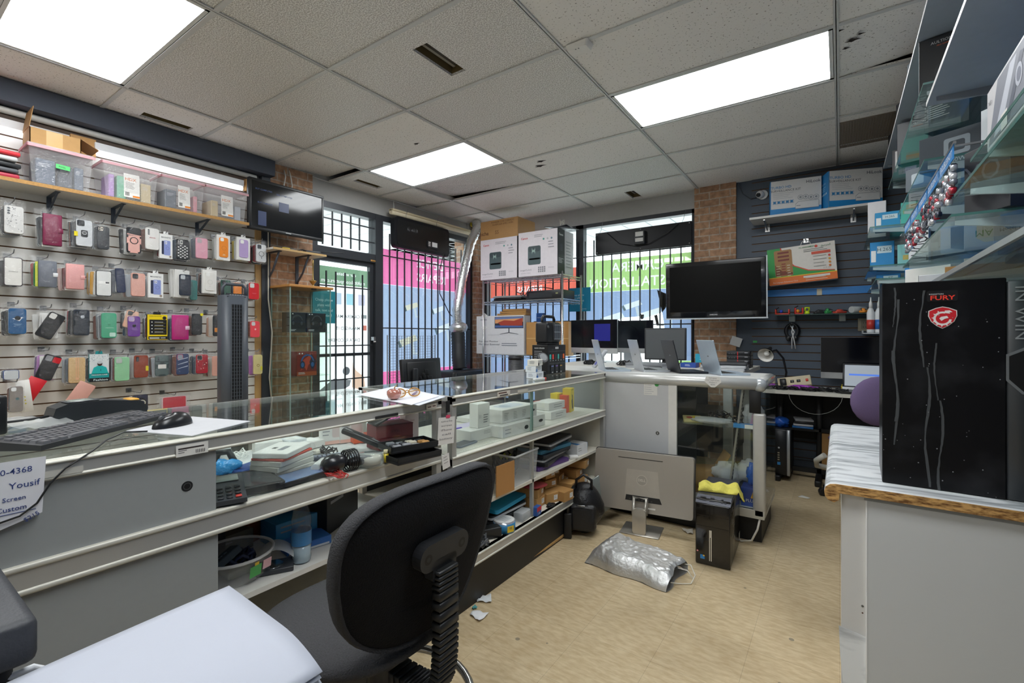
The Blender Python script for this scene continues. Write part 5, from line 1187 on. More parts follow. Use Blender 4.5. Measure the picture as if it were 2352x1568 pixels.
b = MB(); b.tube(C('1d1e20', .4), [(-.075, 0, .12), (-.085, 0, .18), (-.07, 0, .2), (.07, 0, .2), (.085, 0, .18), (.075, 0, .12)], .011, 8); b.M = T(-.09, -.052, .125) @ RX(90); b.cyl(C('8d8f93', .3, .8), 0, 0, 0, .006, .009, 14); b.build('handle', sp)
b = MB(); b.rbox(C('2a2b2e', .4), -.03, -.052, .13, .01, -.048, .155, .002, 1); b.build('control_knob', sp)
cx, cy = -1.575, 2.52
for k, (c, ds, c2) in enumerate((('d9dde3', 'lowest small blue and white box of the stack before the speaker carton', '3f6fb0'), ('dfe3e6', 'middle small pale box of the stack before the speaker carton', '5a86c0'), ('e4e0d6', 'topmost small cream box of the stack before the speaker carton', '2c2e33'))):
    pbox('small_box', ds, 'box', (cx - .01 * (k % 2), cy, ZK + .039 * k), (.105, .07, .038), c, [('F', 'rect', c2, .0, .05, .25, .5), ('F', 'lines', '7a8288', .35, .7, .5, 3, .18, .06), ('F', 'circ', c2, .16, .65, .12), ('L', 'lines', '7a8288', .2, .7, .5, 3, .18, .06)], 96 + 5 * k, 'small boxes before the speaker carton')
b = MB(); b.rbox(C('dfe0de', .4), -.05, -.011, 0, .05, .011, .012, .002); b.rbox(C('c23a32', .4), .036, -.0115, .0, .0505, .0115, .0125, .001, 1); b.build('marker_stick', None, (-1.48, 2.42, ZK), (0, 0, 80), 'white stick with red end lying by the small boxes', 'stick')
M_HLM = C('5a5e63', .3)
ha = thing('webcam_holder', 'small black clip arm with round head leaning on the speaker carton', 'holder', (-1.63, 2.68, ZK), 60)
b = MB(); b.rbox(M_PLB, -.03, -.025, 0, .03, .025, .03, .006); b.tube(M_PLB, [(0, 0, .03), (-.005, .005, .07), (.0, -.01, .10)], .009, 8); b.build('base', ha)
b = MB(); b.M = T(0, -.02, .115) @ RX(60); b.cyl(M_PLB, 0, 0, -.015, .015, .036, 20); b.cyl(M_HLM, 0, 0, .015, .018, .026, 20); b.build('head', ha)
# small printed card standing by the joint on the far side
# ---------------------------------------------------------------- inside the near counter, on the bubble wrapped bay floor
Z1 = .799
def Z(u, v, z): p = oz(u, v, z); return (p.x, p.y, z)
b = MB(); rnd2 = random.Random(3)
b.grid(BAG('f4f5f5', .25), lambda u, v: (-.28 + .56 * u, -.43 + .86 * v, .003 + .0025 * (math.sin(95 * u) * math.sin(150 * v))), 56, 86)
wr_ = b.build('bubble_wrap', None, (-1.72, 1.02, Z1), label='white bubble wrap covering the bay floor of the near counter', cat='bubble wrap')
Z1 = .806
G1 = 'clutter in the near counter bay'
pt = thing('card_reader', 'black card reader with keypad beside the sliding panel', 'card reader', (-1.495, .668, Z1), 70)
b = MB(); b.prism(C('3c3f43', .4), [(-.10, 0), (.09, 0), (.095, .025), (.06, .045), (-.01, .030), (-.10, .012)], -.042, .042, 'yz'); b.build('body', pt)
for i in range(3):
    for j in range(4):
        b = MB(); b.M = T(-.022 + .022 * i, -.085 + .018 * j, .0145 + .0045 * j) @ RX(12); b.rbox(C('26282b' if (i, j) != (2, 0) else 'c03a30', .4), -.008, -.006, 0, .008, .006, .005, .002, 1); b.build('key', pt)
b = MB(); b.M = T(0, .03, .040) @ RX(10); b.rbox(C('8d938f', .2), -.03, -.02, 0, .03, .02, .002, .002, 1); b.build('screen', pt)
sl = thing('tablet', 'black slab tablet with dark glossy screen in the near counter', 'tablet', (-1.535, .765, Z1), 78)
b = MB(); b.prism(C('222428', .35), rr(.13, .21, .012), 0, .018, 'xy'); b.build('body', sl); b = MB(); b.prism(C('3d4145', .12), rr(.115, .17, .004), .018, .0186, 'xy'); b.build('screen', sl)
ph = thing('tablet', 'black tablet wrapped in shiny film in the near counter', 'tablet', (-1.475, .885, Z1), 96)
b = MB(); b.prism(C('1d2026', .3), rr(.19, .1, .01), 0, .012, 'xy'); b.build('body', ph); b = MB(); b.prism(C('6f89b8', .08), rr(.17, .085, .004), .012, .0126, 'xy'); b.build('screen', ph)
b = MB(); b.grid(M_BAG, lambda u, v: (-.11 + .22 * u, -.06 + .12 * v, .016 + .005 * math.sin(14 * u + 7 * v)), 10, 6); b.build('film', ph)
cx, cy, _ = Z(650, 1080, Z1)
for k in range(5):
    b = MB(); c = ('dedcd6', 'd6d4cd', 'e2e0da', 'd2402e', 'e8e6e2')[k]
    b.rbox(C(c, .5), -.06, -.085, 0, .06, .085, .0175 if k != 3 else .008, .002, 1, False)
    b.M = frame((0, 0, (.0175 if k != 3 else .008)), (1, 0, 0), (0, 1, 0)); b.rect(C('3a3a3c'), -.03, -.02, -.015, .0); b.rect(C('8d8f94'), .0, -.04, .02, .02)
    b.build('case_carton', None, (cx, cy, Z1 + .018 * k - (.009 if k == 4 else 0)), (0, 0, 12 + 5 * k), ('lowest white', 'second white', 'third white', 'thin red', 'topmost white')[k] + ' carton of the bagged stack in the near counter', 'carton', 'bagged stack of cartons in the near counter')
b = MB(); b.ball(M_BAG, 0, 0, .05, .105, .125, .055, 18, lambda d: 1 + .06 * math.sin(9 * d.x + 7 * d.y)); b.build('plastic_bag', None, (cx, cy, Z1), (0, 0, 10), 'clear plastic bag wrapped round the stack of white cartons', 'bag')
b = MB(); b.ball(C('2f8fd0', .25, bump=.8, scale=60), 0, 0, .02, .05, .035, .025, 16, lambda d: 1 + .2 * math.sin(7 * d.x + 5 * d.z)); b.build('foil_pouch', None, Z(517, 1085, Z1), (0, 0, 40), 'crumpled bright blue foil pouch in the near counter', 'pouch')
b = MB(); b.tube(C('232427', .4), [(-.05, 0, .01), (-.03, 0, .05), (.01, .0, .055), (.03, 0, .02), (.03, .02, .008)], .012, 8); b.build('headset_piece', None, Z(520, 1072, Z1), (0, 0, 30), 'black curved headset piece behind the blue foil pouch', 'headset')
b = MB(); b.box(C('e7e6e3', .5), -.03, -.002, 0, .03, .002, .10); b.M = frame((0, -.002, 0), (1, 0, 0), (0, 0, 1)); b.flat(C('55585c'), circ(.008, 12, 0, .065)); b.lines(C('8a8a8a'), -.018, .045, .036, 2, .008, .003); b.build('card', None, Z(509, 1066, Z1), (0, 0, 80), 'white standing card with small round logo in the near counter', 'card')
def tangle(name, desc, cat, loc, mat, n, sx, sy, sz, r, seed, grp=None):
    q = random.Random(seed); b = MB()
    for k in range(n):
        P = []; a0 = q.uniform(0, 6.28); rx, ry = q.uniform(.5, 1) * sx, q.uniform(.5, 1) * sy; ox_, oy_ = q.uniform(-.3, .3) * sx, q.uniform(-.3, .3) * sy
        for i in range(13):
            a = a0 + i * .62; P.append((ox_ + rx * math.cos(a) * (1 - .03 * i), oy_ + ry * math.sin(a) * (1 - .02 * i), r + sz * (.5 + .5 * math.sin(a * 1.7 + k)) * q.uniform(.5, 1)))
        b.tube(mat, P, r, 6)
    return b.build(name, None, loc, (0, 0, 0), desc, cat, grp)
tangle('earphone', 'tangled white earphones beside the white card', 'earphones', Z(545, 1050, Z1), C('ecebe8', .4), 3, .04, .03, .03, .002, 5)
for k, (u, v, w, d, h, ds, c) in enumerate(((614, 1035, .1, .1, .045, 'white square box with rounded lid in the near counter', 'e6e4df'), (625, 1022, .11, .08, .075, 'tall white box behind the square white box', 'dfddd8'), (672, 1028, .08, .08, .04, 'clear lidded box right of the white boxes', 'd6dade'), (708, 1026, .1, .09, .028, 'flat white box right of the clear lidded box', 'e6e4e0'))):
    pbox('small_carton', ds, 'box', Z(u, v, Z1), (w, d, h), c, [('T', 'rr', 'f0efec', .5, .5, .7, .7, .1)], 70 + 10 * k, G1)
for k, (u, ds) in enumerate(((763, 'left white eyewear carton with printed eyes'), (806, 'right white eyewear carton with printed eyes'))):
    pbox('eyewear_carton', ds + ' at the back of the bay', 'carton', Z(u, 1018 - 5 * k, Z1), (.105, .03, .125), 'e4e2df', [('F', 'lines', '8d8f94', .08, .8, .35, 5, .12, .03), ('F', 'rr', 'd8c6c4', .68, .45, .45, .45, .08), ('F', 'circ', '8d9096', .6, .82, .08), ('F', 'circ', 'e4e2df', .6, .82, .05), ('F', 'circ', '8d9096', .84, .82, .08), ('F', 'circ', 'e4e2df', .84, .82, .05), ('F', 'rect', 'e8b9ac', 0, 0, 1, .12)], 72, 'white eyewear cartons')
rm = thing('remote_control', 'dark blue remote control with grey keys in the near counter', 'remote control', Z(728, 1056, Z1), 60)
b = MB(); b.rbox(C('2c3346', .4), -.085, -.02, 0, .085, .02, .014, .005); b.build('body', rm)
b = MB(); [b.box(C('8d93a3' if (i, j) != (8, 1) else 'c0453a', .4), -.075 + .016 * i, -.014 + .011 * j, .014, -.065 + .016 * i, -.007 + .011 * j, .016) for i in range(9) for j in range(3)]; b.build('keypad', rm)
tangle('cable', 'black coiled cables behind the remote control', 'cable', Z(755, 1042, Z1), M_PLB, 4, .05, .035, .03, .0028, 9)
sc = thing('barcode_scanner', 'black handheld scanner wrapped in its own cord', 'scanner', Z(796, 1078, Z1), 84)
b = MB(); b.ball(C('232427', .25), -.045, 0, .032, .05, .034, .032, 16); b.ball(C('232427', .3), .05, 0, .022, .055, .024, .018, 14); b.build('body', sc)
b = MB()
for k in range(5): b.tube(C('1a1a1c', .4), [(-.005 + .009 * k, .034 * math.cos(a), .032 + .036 * math.sin(a)) for a in [q * math.pi / 8 for q in range(16)]], .003, 6, True)
b.build('cord', sc)
hd = thing('phone_handset', 'black cordless handset leaning across the round tub', 'handset', Z(832, 1035, Z1), 35)
b = MB(); b.M = T(0, 0, .055) @ RY(22); b.rbox(C('1f2126', .3), -.085, -.022, -.012, .085, .022, .012, .008); b.build('body', hd); b = MB(); b.M = T(0, 0, .055) @ RY(22); b.rbox(C('7d8086', .3, .5), .04, -.015, .012, .075, .015, .014, .003); b.build('earpiece', hd)
rt = thing('round_tub', 'clear rounded tub holding a cream disc in the near counter', 'tub', Z(850, 1066, Z1), 0)
b = MB(); b.lathe(GLASS('eef3f3', .8), [(.046, 0), (.05, .006), (.05, .035), (.046, .04), (0, .041)], 20); b.build('lid', rt); b = MB(); b.lathe(C('d8d0bd', .5), [(.04, .006), (.042, .03), (.02, .032), (.018, .02), (0, .02)], 18); b.build('disc', rt)
vi = thing('small_vial', 'tiny glass vial of yellow oil by the round tub', 'vial', Z(886, 1060, Z1), 0)
b = MB(); b.cyl(C('c9b52a', .15), 0, 0, 0, .03, .011, 14); b.build('bottle', vi); b = MB(); b.cyl(C('d8cfa8', .4), 0, 0, .03, .045, .008, 12); b.build('cap', vi)
for k, (dz, rz, ds) in enumerate(((0, 80, 'lower maroon carton in the near counter'), (.045, 74, 'upper maroon carton under the black phone'))):
    p = Z(896, 1027, Z1 - .006); pbox('maroon_carton', ds, 'carton', (p[0], p[1], Z1 + dz), (.165, .10, .045 + .01 * k), '7a2a30', [('F', 'text', '501a1f', 'JEWEL', .5, .5, .2), ('F', 'rect', '6a2229', 0, .92, 1, 1), ('T', 'rect', '8a3338', .05, .05, .95, .95)], rz, 'maroon cartons')
b = MB(); b.M = RY(-24); b.rbox(C('1b1c1f', .25), -.07, -.04, 0, .07, .04, .012, .005); b.build('smartphone', None, (Z(896, 1027, Z1)[0], Z(896, 1027, Z1)[1] - .02, Z1 + .13), (0, 0, 75), 'black phone lying slanted on the maroon cartons', 'phone')
pbox('small_carton', 'pinkish white box behind the maroon cartons', 'box', Z(940, 1006, Z1), (.07, .05, .115), 'e2cfd0', [('F', 'text', '9a4a52', 'Smart', .5, .75, .06)], 80, G1)
pbox('small_carton', 'flat orange box behind the black handset', 'box', Z(832, 1012, Z1), (.1, .08, .03), 'd8572a', (), 70, G1)
for k, (u, v, ds) in enumerate(((945, 1052, 'lowest black parts tray'), (938, 1046, 'upper black parts tray with loose circuit bits'))):
    tr = thing('parts_tray', ds + ' in the near counter', 'tray', (*Z(u, v, Z1)[:2], Z1 + .03 * k), 82 - 8 * k, 'black parts trays')
    b = MB(); b.rbox(C('1e1f21', .4), -.10, -.06, 0, .10, .06, .012, .004); b.build('base', tr); b = MB()
    for q in ((-.10, -.06, .10, -.056), (-.10, .056, .10, .06), (-.10, -.06, -.096, .06), (.096, -.06, .10, .06)): b.box(C('1e1f21', .4), *q[:2], .01, *q[2:], .026)
    b.build('rim', tr)
    if k:
        b = MB(); [b.rbox(C(rnd.choice(['c9c3b0', '4a6a4c', '8d8f94', '2c2e33', 'b98a4c']), .5), x, y, .012, x + .03, y + .02, .02 + .008 * rnd.random(), .002, 1) for x, y in [(-.08 + .04 * i, -.045 + .03 * j) for i in range(4) for j in range(3)]]; b.build('circuit_bits', tr)
tangle('cable', 'red thin wires lying before the black scanner', 'cable', Z(770, 1092, Z1), C('b5302c', .4), 5, .06, .03, .012, .0016, 11)
b = MB(); b.M = RX(90); b.cyl(C('e2e2e0', .4), 0, .016, -.045, .045, .015, 16); b.build('roll', None, Z(733, 1078, Z1), (0, 0, 40), 'small white cylinder among the red wires', 'roll')
pbox('small_carton', 'flat blue box behind the black tablet', 'box', Z(575, 1075, Z1), (.14, .07, .012), '2c4a8c', (), 110, G1)
for k in range(6):
    b = MB(); b.rbox(C(('d9d9d6', 'c9ccd2', 'e2dcd0', 'a9b2c4', 'd2cfc9', '8f9aa8')[k], .5), -.03, -.022, 0, .03, .022, .012, .003); b.grid(M_BAG, lambda u, v: (-.045 + .09 * u, -.035 + .07 * v, .016 + .005 * math.sin(17 * u + 11 * v + k)), 6, 5)
    b.build('bagged_part', None, Z((640, 690, 720, 770, 800, 815)[k], (1048, 1050, 1040, 1050, 1040, 1052)[k], Z1), (0, 0, 30 * k), ('bagged grey part left of the blue remote', 'bagged pale part left of the blue remote', 'bagged cream part behind the blue remote', 'bagged blue grey part by the black cables', 'bagged part under the black handset', 'bagged slate part under the black handset')[k], 'bagged part', 'bagged parts in the near counter')
# things on the lower shelf of the near counter
Z2 = .506
bw = thing('food_tub', 'clear plastic tub full of odds and ends on the lower shelf', 'tub', (-1.60, .735, Z2), 0)
b = MB(); tubm = BAG('e9edf0', .78); b.lathe(tubm, [(0, 0), (.085, 0), (.098, .012), (.112, .075)], 28, cap=False); b.build('tub', bw); b = MB(); b.tube(BAG('f2f4f5', .4), [(.114 * math.cos(a), .114 * math.sin(a), .078) for a in [k * math.pi / 14 for k in range(28)]], .005, 6, True); b.build('rim', bw)
b = MB(); b.M = T(0, 0, 0) @ RZ(12) @ frame((.108, 0, .025), (0, 1, 0), (.14, 0, 1)); b.rect(C('4fae5a'), -.03, .0, .01, .035); b.rect(C('e0c23a'), -.015, .035, .0, .045); b.rect(C('e6b9c0'), .015, .01, .045, .04); b.build('sticky_notes', bw)
b = MB(); b.M = T(0, 0, .06) @ RY(-18) @ RX(25); b.rbox(C('3c4a58', .5), -.03, -.06, 0, .03, .05, .022, .002, 1, False); b.M = b.M @ frame((.0, 0, .022), (0, 1, 0), (-1, 0, 0)); b.text(C('bcd3e6'), 'xtre', 0, 0, .018); b.build('ink_carton', None, (-1.585, .70, Z2), label='dark blue printed ink carton lying in the clear tub', cat='carton')
tangle('cable', 'dark blue and black cables inside the clear tub', 'cable', (-1.61, .76, Z2 + .012), C('2a3458', .45), 5, .05, .05, .06, .005, 21)
b = MB(); b.rbox(C('454a3c', .6), -.05, -.04, .01, .05, .04, .035, .006); b.build('parts_pouch', None, (-1.60, .735, Z2 + .002), label='grey green pouch at the bottom of the clear tub', cat='pouch')
hdx = thing('hard_drive', 'open hard drive under a curved clear cover on the shelf', 'hard drive', (-1.535, .835, Z2), 60)
b = MB(); b.rbox(C('3c3f44', .4), -.055, -.04, 0, .055, .04, .016, .003); b.build('body', hdx); b = MB(); b.cyl(C('c9ccd0', .1, .95), -.01, 0, .016, .0175, .034, 24); b.build('platter', hdx)
b = MB(); b.grid(BAG('dfe3e6', .5), lambda u, v: (-.055 + .11 * u, -.045 + .09 * v, .02 + .06 * math.sin(math.pi * (.15 + .7 * u))), 12, 3); b.build('cover', hdx)
bt = thing('water_bottle', 'clear plastic water bottle with blue label on the shelf', 'bottle', (-1.515, .915, Z2), 0)
prof = [(.022, 0), (.030, .005), (.032, .014)] + [(.032 - (.0025 if k % 2 else 0), .02 + .008 * k) for k in range(5)] + [(.032, .06), (.032, .112), (.029, .12), (.032, .13), (.031, .15), (.025, .178), (.013, .2), (.0115, .206), (.0115, .214)]
b = MB(); b.lathe(GLASS('f4f9fc', .95, .06), prof, 24); b.build('bottle', bt)
b = MB(); b.cyl(C('e8e8e6', .35), 0, 0, .214, .226, .0145, 20); b.build('cap', bt)
b = MB(); b.lathe(C('3f86c2', .35), [(.0326, .062), (.0326, .108)], 24, cap=False); 
vs = []; b.lathe(C('3a4a34', .35), [(.0328, .064), (.0328, .106)], 24, cap=False); b.f = [f for i, f in enumerate(b.f) if not (b.mi[i] == 1 and (sum(b.v[k][0] for k in f) > -.02))]; b.mi = b.mi[:0] + [0 if i < 24 else 1 for i in range(len(b.f))]; b.sm = [True] * len(b.f); b.build('paper_label', bt)
b = MB(); b.lathe(C('c9dbe6', .1), [(.0295, .004), (.0295, .058), (0, .058)], 20); b.build('water', bt)
for k, (x, y, w, d, h, c, ds) in enumerate(((-1.62, .99, .16, .1, .03, '3a74c0', 'blue and white flat box behind the water bottle'), (-1.72, 1.0, .18, .12, .09, '2f86b8', 'bright blue carton behind the water bottle'), (-1.82, .80, .15, .12, .07, '6b6a60', 'grey green carton in the dark back of the shelf'), (-1.80, .66, .2, .16, .12, '2a2b2e', 'dark case in the back of the shelf by the panel'), (-1.86, .92, .14, .1, .13, '8a4a26', 'rust brown carton in the dark back of the shelf'), (-1.76, 1.15, .24, .2, .19, '1e1f22', 'large black carton under the bay floor'))):
    pbox('shelf_box', ds, 'box', (x, y, Z2), (w, d, h), c, [('F', 'rect', 'd9dde0', .05, .05, .95, .3)] if k == 0 else [('F', 'lines', '8d9096', .1, .8, .5, 2, .2, .06)], 80 + 7 * k, 'boxes in the dark of the near counter shelf')

# ---------------------------------------------------------------- inside the far counter
Z3 = .741
G3 = 'white cartons in the far counter bay'
def wbox(ds, u, v, w, d, h, ops=(), rz=88, c='e6e4df', z=Z3, dz=0): p = Z(u, v, z); return pbox('white_carton', ds, 'carton', (p[0] - d / 2, p[1], z + dz), (w, d, h), c, list(ops), rz, G3)
QR = [('F', 'lines', '8a8a88', .5, .75, .35, 3, .12, .03)]
wbox('flat white carton with small printed text, front left of the bay', 1112, 1008, .205, .10, .055, QR)
wbox('small upright white carton standing on a flat white carton', 1112, 1005, .095, .06, .125, [('F', 'lines', '6a6a6c', .45, .5, .45, 4, .1, .03), ('F', 'rect', 'b9b9b6', .1, .4, .14, .55), ('F', 'rect', 'b9b9b6', .2, .4, .24, .55)], dz=.056)
wbox('long white carton under the biggest white carton', 1190, 997, .27, .13, .062, [('F', 'rr', '2a2a2c', .8, .45, .14, .35, .2), ('F', 'lines', '9a9a98', .08, .6, .2, 2, .3, .06)])
wbox('biggest white carton with hands printed on its lid', 1196, 989, .33, .17, .072, [('T', 'rr', 'c9cdd4', .5, .5, .6, .6, .2), ('T', 'circ', 'a9b2bc', .4, .5, .2), ('F', 'lines', 'a9a7a2', .05, .7, .12, 5, .12, .04), ('F', 'lines', 'a9a7a2', .3, .7, .12, 5, .12, .04), ('F', 'lines', 'a9a7a2', .55, .7, .12, 5, .12, .04), ('F', 'rr', '3a3a3c', .9, .55, .07, .2, .2)], dz=.063)
wbox('white carton behind the sliding glass with black print', 1240, 978, .12, .12, .065, [('F', 'rr', '4a4a4c', .6, .5, .35, .25, .2)])
wbox('low white carton with a red edge behind the sliding glass', 1284, 960, .19, .13, .05, [('F', 'lines', '9a9a98', .3, .6, .5, 2, .3, .08)])
wbox('upper white carton with a red edge behind the sliding glass', 1280, 957, .2, .13, .05, [('T', 'rect', 'c23a3a', 0, .9, .4, 1), ('F', 'lines', '9a9a98', .3, .6, .5, 2, .3, .08)], dz=.051)
wbox('flat white carton at the back left of the far counter bay', 1093, 968, .13, .1, .03, ())
pbox('orange_card', 'orange carton beside the yellow packs in the far counter', 'carton', Z(1297, 946, Z3), (.04, .06, .12), 'e2552a', (), 88, G3)
for k, (u, v, ds, h) in enumerate(((1288, 945, 'left yellow hang pack in the far counter', .13), (1314, 945, 'right yellow pack with a car mount printed on it', .165))):
    p = Z(u, v, Z3); pbox('yellow_pack', ds, 'pack', (p[0] - .03, p[1], Z3), (.085, .06, h), 'ecd02a', [('F', 'text', '2a2a2c', 'UNIVERSAL', .5, .93, .05), ('F', 'poly', '2d2d30', [(.3, .75), (.55, .7), (.6, .5), (.45, .45)]), ('F', 'poly', '2d2d30', [(.25, .4), (.55, .42), (.7, .15), (.4, .1)]), ('F', 'circ', '3a3a3d', .4, .45, .1), ('R', 'rect', '3c3f44', .05, .5, .95, .98), ('R', 'rect', 'd9dbdc', .05, .02, .95, .5)], 88 + 14 * k, 'yellow packs in the far counter')
b = MB(); b.rbox(C('cfc6dc', .35), -.13, -.09, 0, .13, .09, .014, .006); b.M = frame((0, 0, .0145), (1, 0, 0), (0, 1, 0)); b.rect(C('2a2a2d'), .02, -.01, .05, .0); b.build('tablet', None, (*Z(1075, 985, Z3)[:2], Z3), (0, 0, 92), 'pale lilac tablet lying at the left of the far counter bay', 'tablet')
b = MB(); b.M = RY(90); b.cyl(C('6a4fb5', .4), -.012, 0, -.07, .06, .011, 12); b.build('marker_pen', None, (*Z(1040, 993, Z3)[:2], Z3), (0, 0, 80), 'purple marker pen in the far counter', 'pen')
for k, (u, v, c, ds) in enumerate(((1065, 1020, '8f95a0', 'grey phone lying nearest in the far counter'), (1085, 1007, '9aa39f', 'grey green phone lying second in the far counter'))):
    sm = thing('smartphone', ds, 'phone', Z(u, v, Z3), 95 - 12 * k, 'phones in the far counter'); b = MB(); b.prism(C(c, .3), rr(.15, .07, .009), 0, .008, 'xy'); b.build('body', sm)
    b = MB(); b.prism(C('c9cdd2' if k else '4a4d55', .12), rr(.135, .06, .006), .008, .0085, 'xy'); b.build('screen', sm)
Z4 = .4625
cb = thing('storage_bin', 'clear plastic bin of cables on the middle shelf of the far counter', 'bin', (-1.565, 2.19, Z4), 92)
w, d, h = .25, .28, .165; lo = [(a * w / 2 * .92, c * d / 2 * .92, 0) for a, c in ((-1, -1), (1, -1), (1, 1), (-1, 1))]; hi = [(a * w / 2, c * d / 2, h) for a, c in ((-1, -1), (1, -1), (1, 1), (-1, 1))]
b = MB(); b.add(BAG('e6ebee', .72), lo + hi, [(0, 1, 5, 4), (1, 2, 6, 5), (2, 3, 7, 6), (3, 0, 4, 7), (3, 2, 1, 0)]); b.build('tub', cb)
b = MB(); b.tube(BAG('f0f3f5', .35), [(p[0], p[1], h) for p in hi], .006, 6, True); b.build('rim', cb)
tangle('cable', 'heap of black cables inside the clear bin', 'cable', (-1.57, 2.19, Z4 + .012), C('1a1a1c', .5), 12, .085, .075, .15, .006, 4)
b = MB(); b.grid(C('b9c23a', .5), lambda u, v: (-.03 + .06 * u, -.03 + .06 * v, .15 + .012 * math.sin(9 * u + 6 * v)), 6, 6); b.build('yellow_pouch', None, (-1.52, 2.11, Z4), label='yellow green pouch on the cables in the clear bin', cat='pouch')
b = MB(); b.box(C('b5834c', .7), -.075, -.003, 0, .075, .003, .155); b.build('cardboard_sheet', None, (-1.418, 1.98, Z4), (0, 0, 88), 'brown cardboard sheet standing left of the clear bin', 'cardboard')
def laptop_closed(ds, x, y, z, rz, c, w=.34, d=.23, edge=None, grp=None):
    t = thing('laptop', ds, 'laptop', (x, y, z), rz, grp); b = MB(); b.prism(C(edge or c, .4), rr(w, d, .014), 0, .012, 'xy'); b.build('base', t); b = MB(); b.prism(C(c, .35), rr(w, d, .014), .0125, .02, 'xy', top=.985); b.build('lid', t); return t
cc = ['5a3f7a', '1f2124', '232528', '2a2d33', '3e7f9e', '1d1e21', '26282c']
for k in range(7):
    laptop_closed(('purple laptop at the bottom of the shelf pile', 'black laptop lying second from below in the shelf pile', 'black laptop lying third from below in the shelf pile', 'dark grey laptop in the middle of the shelf pile', 'teal edged laptop in the shelf pile', 'black laptop lying second from top in the shelf pile', 'black laptop topmost in the shelf pile')[k], -1.575 - .01 * (k % 3), 2.58 + .012 * k, Z4 + .0005 + .0225 * k, 90 + 5 * ((k * 3) % 4 - 1), cc[k], edge='b9bcc0' if k in (2, 6) else None, grp='pile of closed laptops on the middle shelf')
pbox('white_carton', 'white and blue carton at the right end of the middle shelf', 'carton', (-1.50, 2.93, Z4), (.13, .11, .075), 'e4e6e8', [('F', 'lines', '9a9a98', .1, .6, .4, 2, .2, .05), ('R', 'rect', '5aa6d8', 0, .5, 1, 1), ('T', 'rect', '3f86c2', 0, 0, .3, 1)], 84)
tangle('plastic_bag', 'clear bag squeezed onto the laptop pile', 'bag', (-1.52, 2.80, Z4 + .03), M_BAG, 5, .05, .05, .1, .02, 31)
b = MB(); b.rbox(C('e6e6e3', .4), -.03, -.02, 0, .03, .02, .022, .006); b.build('charger', None, (-1.45, 2.80, Z4), (0, 0, 40), 'small white charger before the laptop pile', 'charger')
Z5 = .2505
for k, (c, ds) in enumerate((('1e2023', 'lowest black laptop of the bottom shelf pile'), ('2a2c30', 'dark grey laptop of the bottom shelf pile'), ('1f2124', 'black laptop with silver edge on the bottom shelf'), ('2fa3cf', 'cyan laptop on top of the bottom shelf pile'))):
    laptop_closed(ds, -1.60, 2.10 + .015 * k, Z5 + .028 * k, 88 + 6 * (k % 2), c, .32, .22, 'c9ccd0' if k == 2 else None, 'pile of laptops on the bottom shelf')
bx = [(-1.49, 2.54, 0, 'tan'), (-1.43, 2.62, 0, ''), (-1.52, 2.42, 0, ''), (-1.52, 2.41, .062, ''), (-1.55, 2.62, .062, ''), (-1.55, 2.60, .124, ''), (-1.48, 2.78, 0, ''), (-1.57, 2.76, .05, ''), (-1.60, 2.75, .1, ''), (-1.49, 2.95, 0, ''), (-1.52, 2.93, .055, ''), (-1.49, 2.98, .11, ''), (-1.60, 2.88, .0, ''), (-1.66, 2.55, .0, '')]
nm = ['at the front, second from the silver post', 'lying nearest the shelf edge', 'left behind the silver post, lower', 'left behind the silver post, upper', 'second layer in the middle pile', 'topmost of the middle pile', 'at the shelf edge in the middle', 'second layer right of the middle', 'topmost right of the middle', 'lowest at the right end', 'second from below at the right end', 'open topmost one at the right end', 'behind the right end pile', 'at the very back of the middle pile']
for k, (x, y, dz, _) in enumerate(bx):
    pbox('battery_carton', 'small brown carton ' + nm[k], 'carton', (x - .03, y, Z5 + dz + .0005), (.10, .155, .05 if dz else .06), ('b98f58', 'b08550', 'c0955d')[k % 3], [('F', 'rect', 'e6e4e0', .58, .25, .9, .75), ('F', 'lines', '8a8a88', .6, .6, .26, 2, .15, .04)], 88 + 9 * ((k * 5) % 4 - 1.5), 'small brown cartons on the bottom shelf')
b = MB(); b.ball(C('a83a44', .5), 0, 0, .015, .10, .05, .016, 16); b.build('pouch', None, (-1.50, 2.40, Z5 + .115), (0, 6, 80), 'flat red pouch lying on the small brown cartons', 'pouch')
cd = thing('disc_spindle', 'disc spindle with blue and yellow label on the bottom shelf', 'disc spindle', (-1.455, 2.02, Z5), 0)
b = MB(); b.cyl(C('c9ccd6', .15, .6), 0, 0, .0, .058, .058, 28); b.build('discs', cd); b = MB(); b.lathe(C('2f7fb0', .35), [(.0595, .004), (.0595, .05)], 28); b.M = RZ(-20) @ frame((.0605, 0, .01), (0, 1, 0), (0, 0, 1)); b.rect(C('e2c02a'), -.02, .0, .02, .032, 0); b.text(C('2a3a6a'), '50', 0, .02, .012, z=.001); b.build('wrapper', cd)
b = MB(); b.lathe(C('e4e4e2', .4), [(.058, .0585), (.05, .061), (.012, .061)], 24); [b.rect(C('8a8d94'), -.03, -.03 + .012 * k, .03, -.026 + .012 * k, .0615) for k in range(5)]; b.build('lid', cd)
for k, (x, y, ds) in enumerate(((-1.47, 1.90, 'black power brick nearest the disc spindle'), (-1.56, 1.84, 'black power brick left of the disc spindle'))):
    b = MB(); b.rbox(C('1d1e20', .4), -.065, -.03, 0, .065, .03, .034 + .02 * (1 - k), .006); b.build('power_brick', None, (x, y, Z5), (0, 0, 60 + 30 * k), ds, 'power brick', 'power bricks on the bottom shelf')
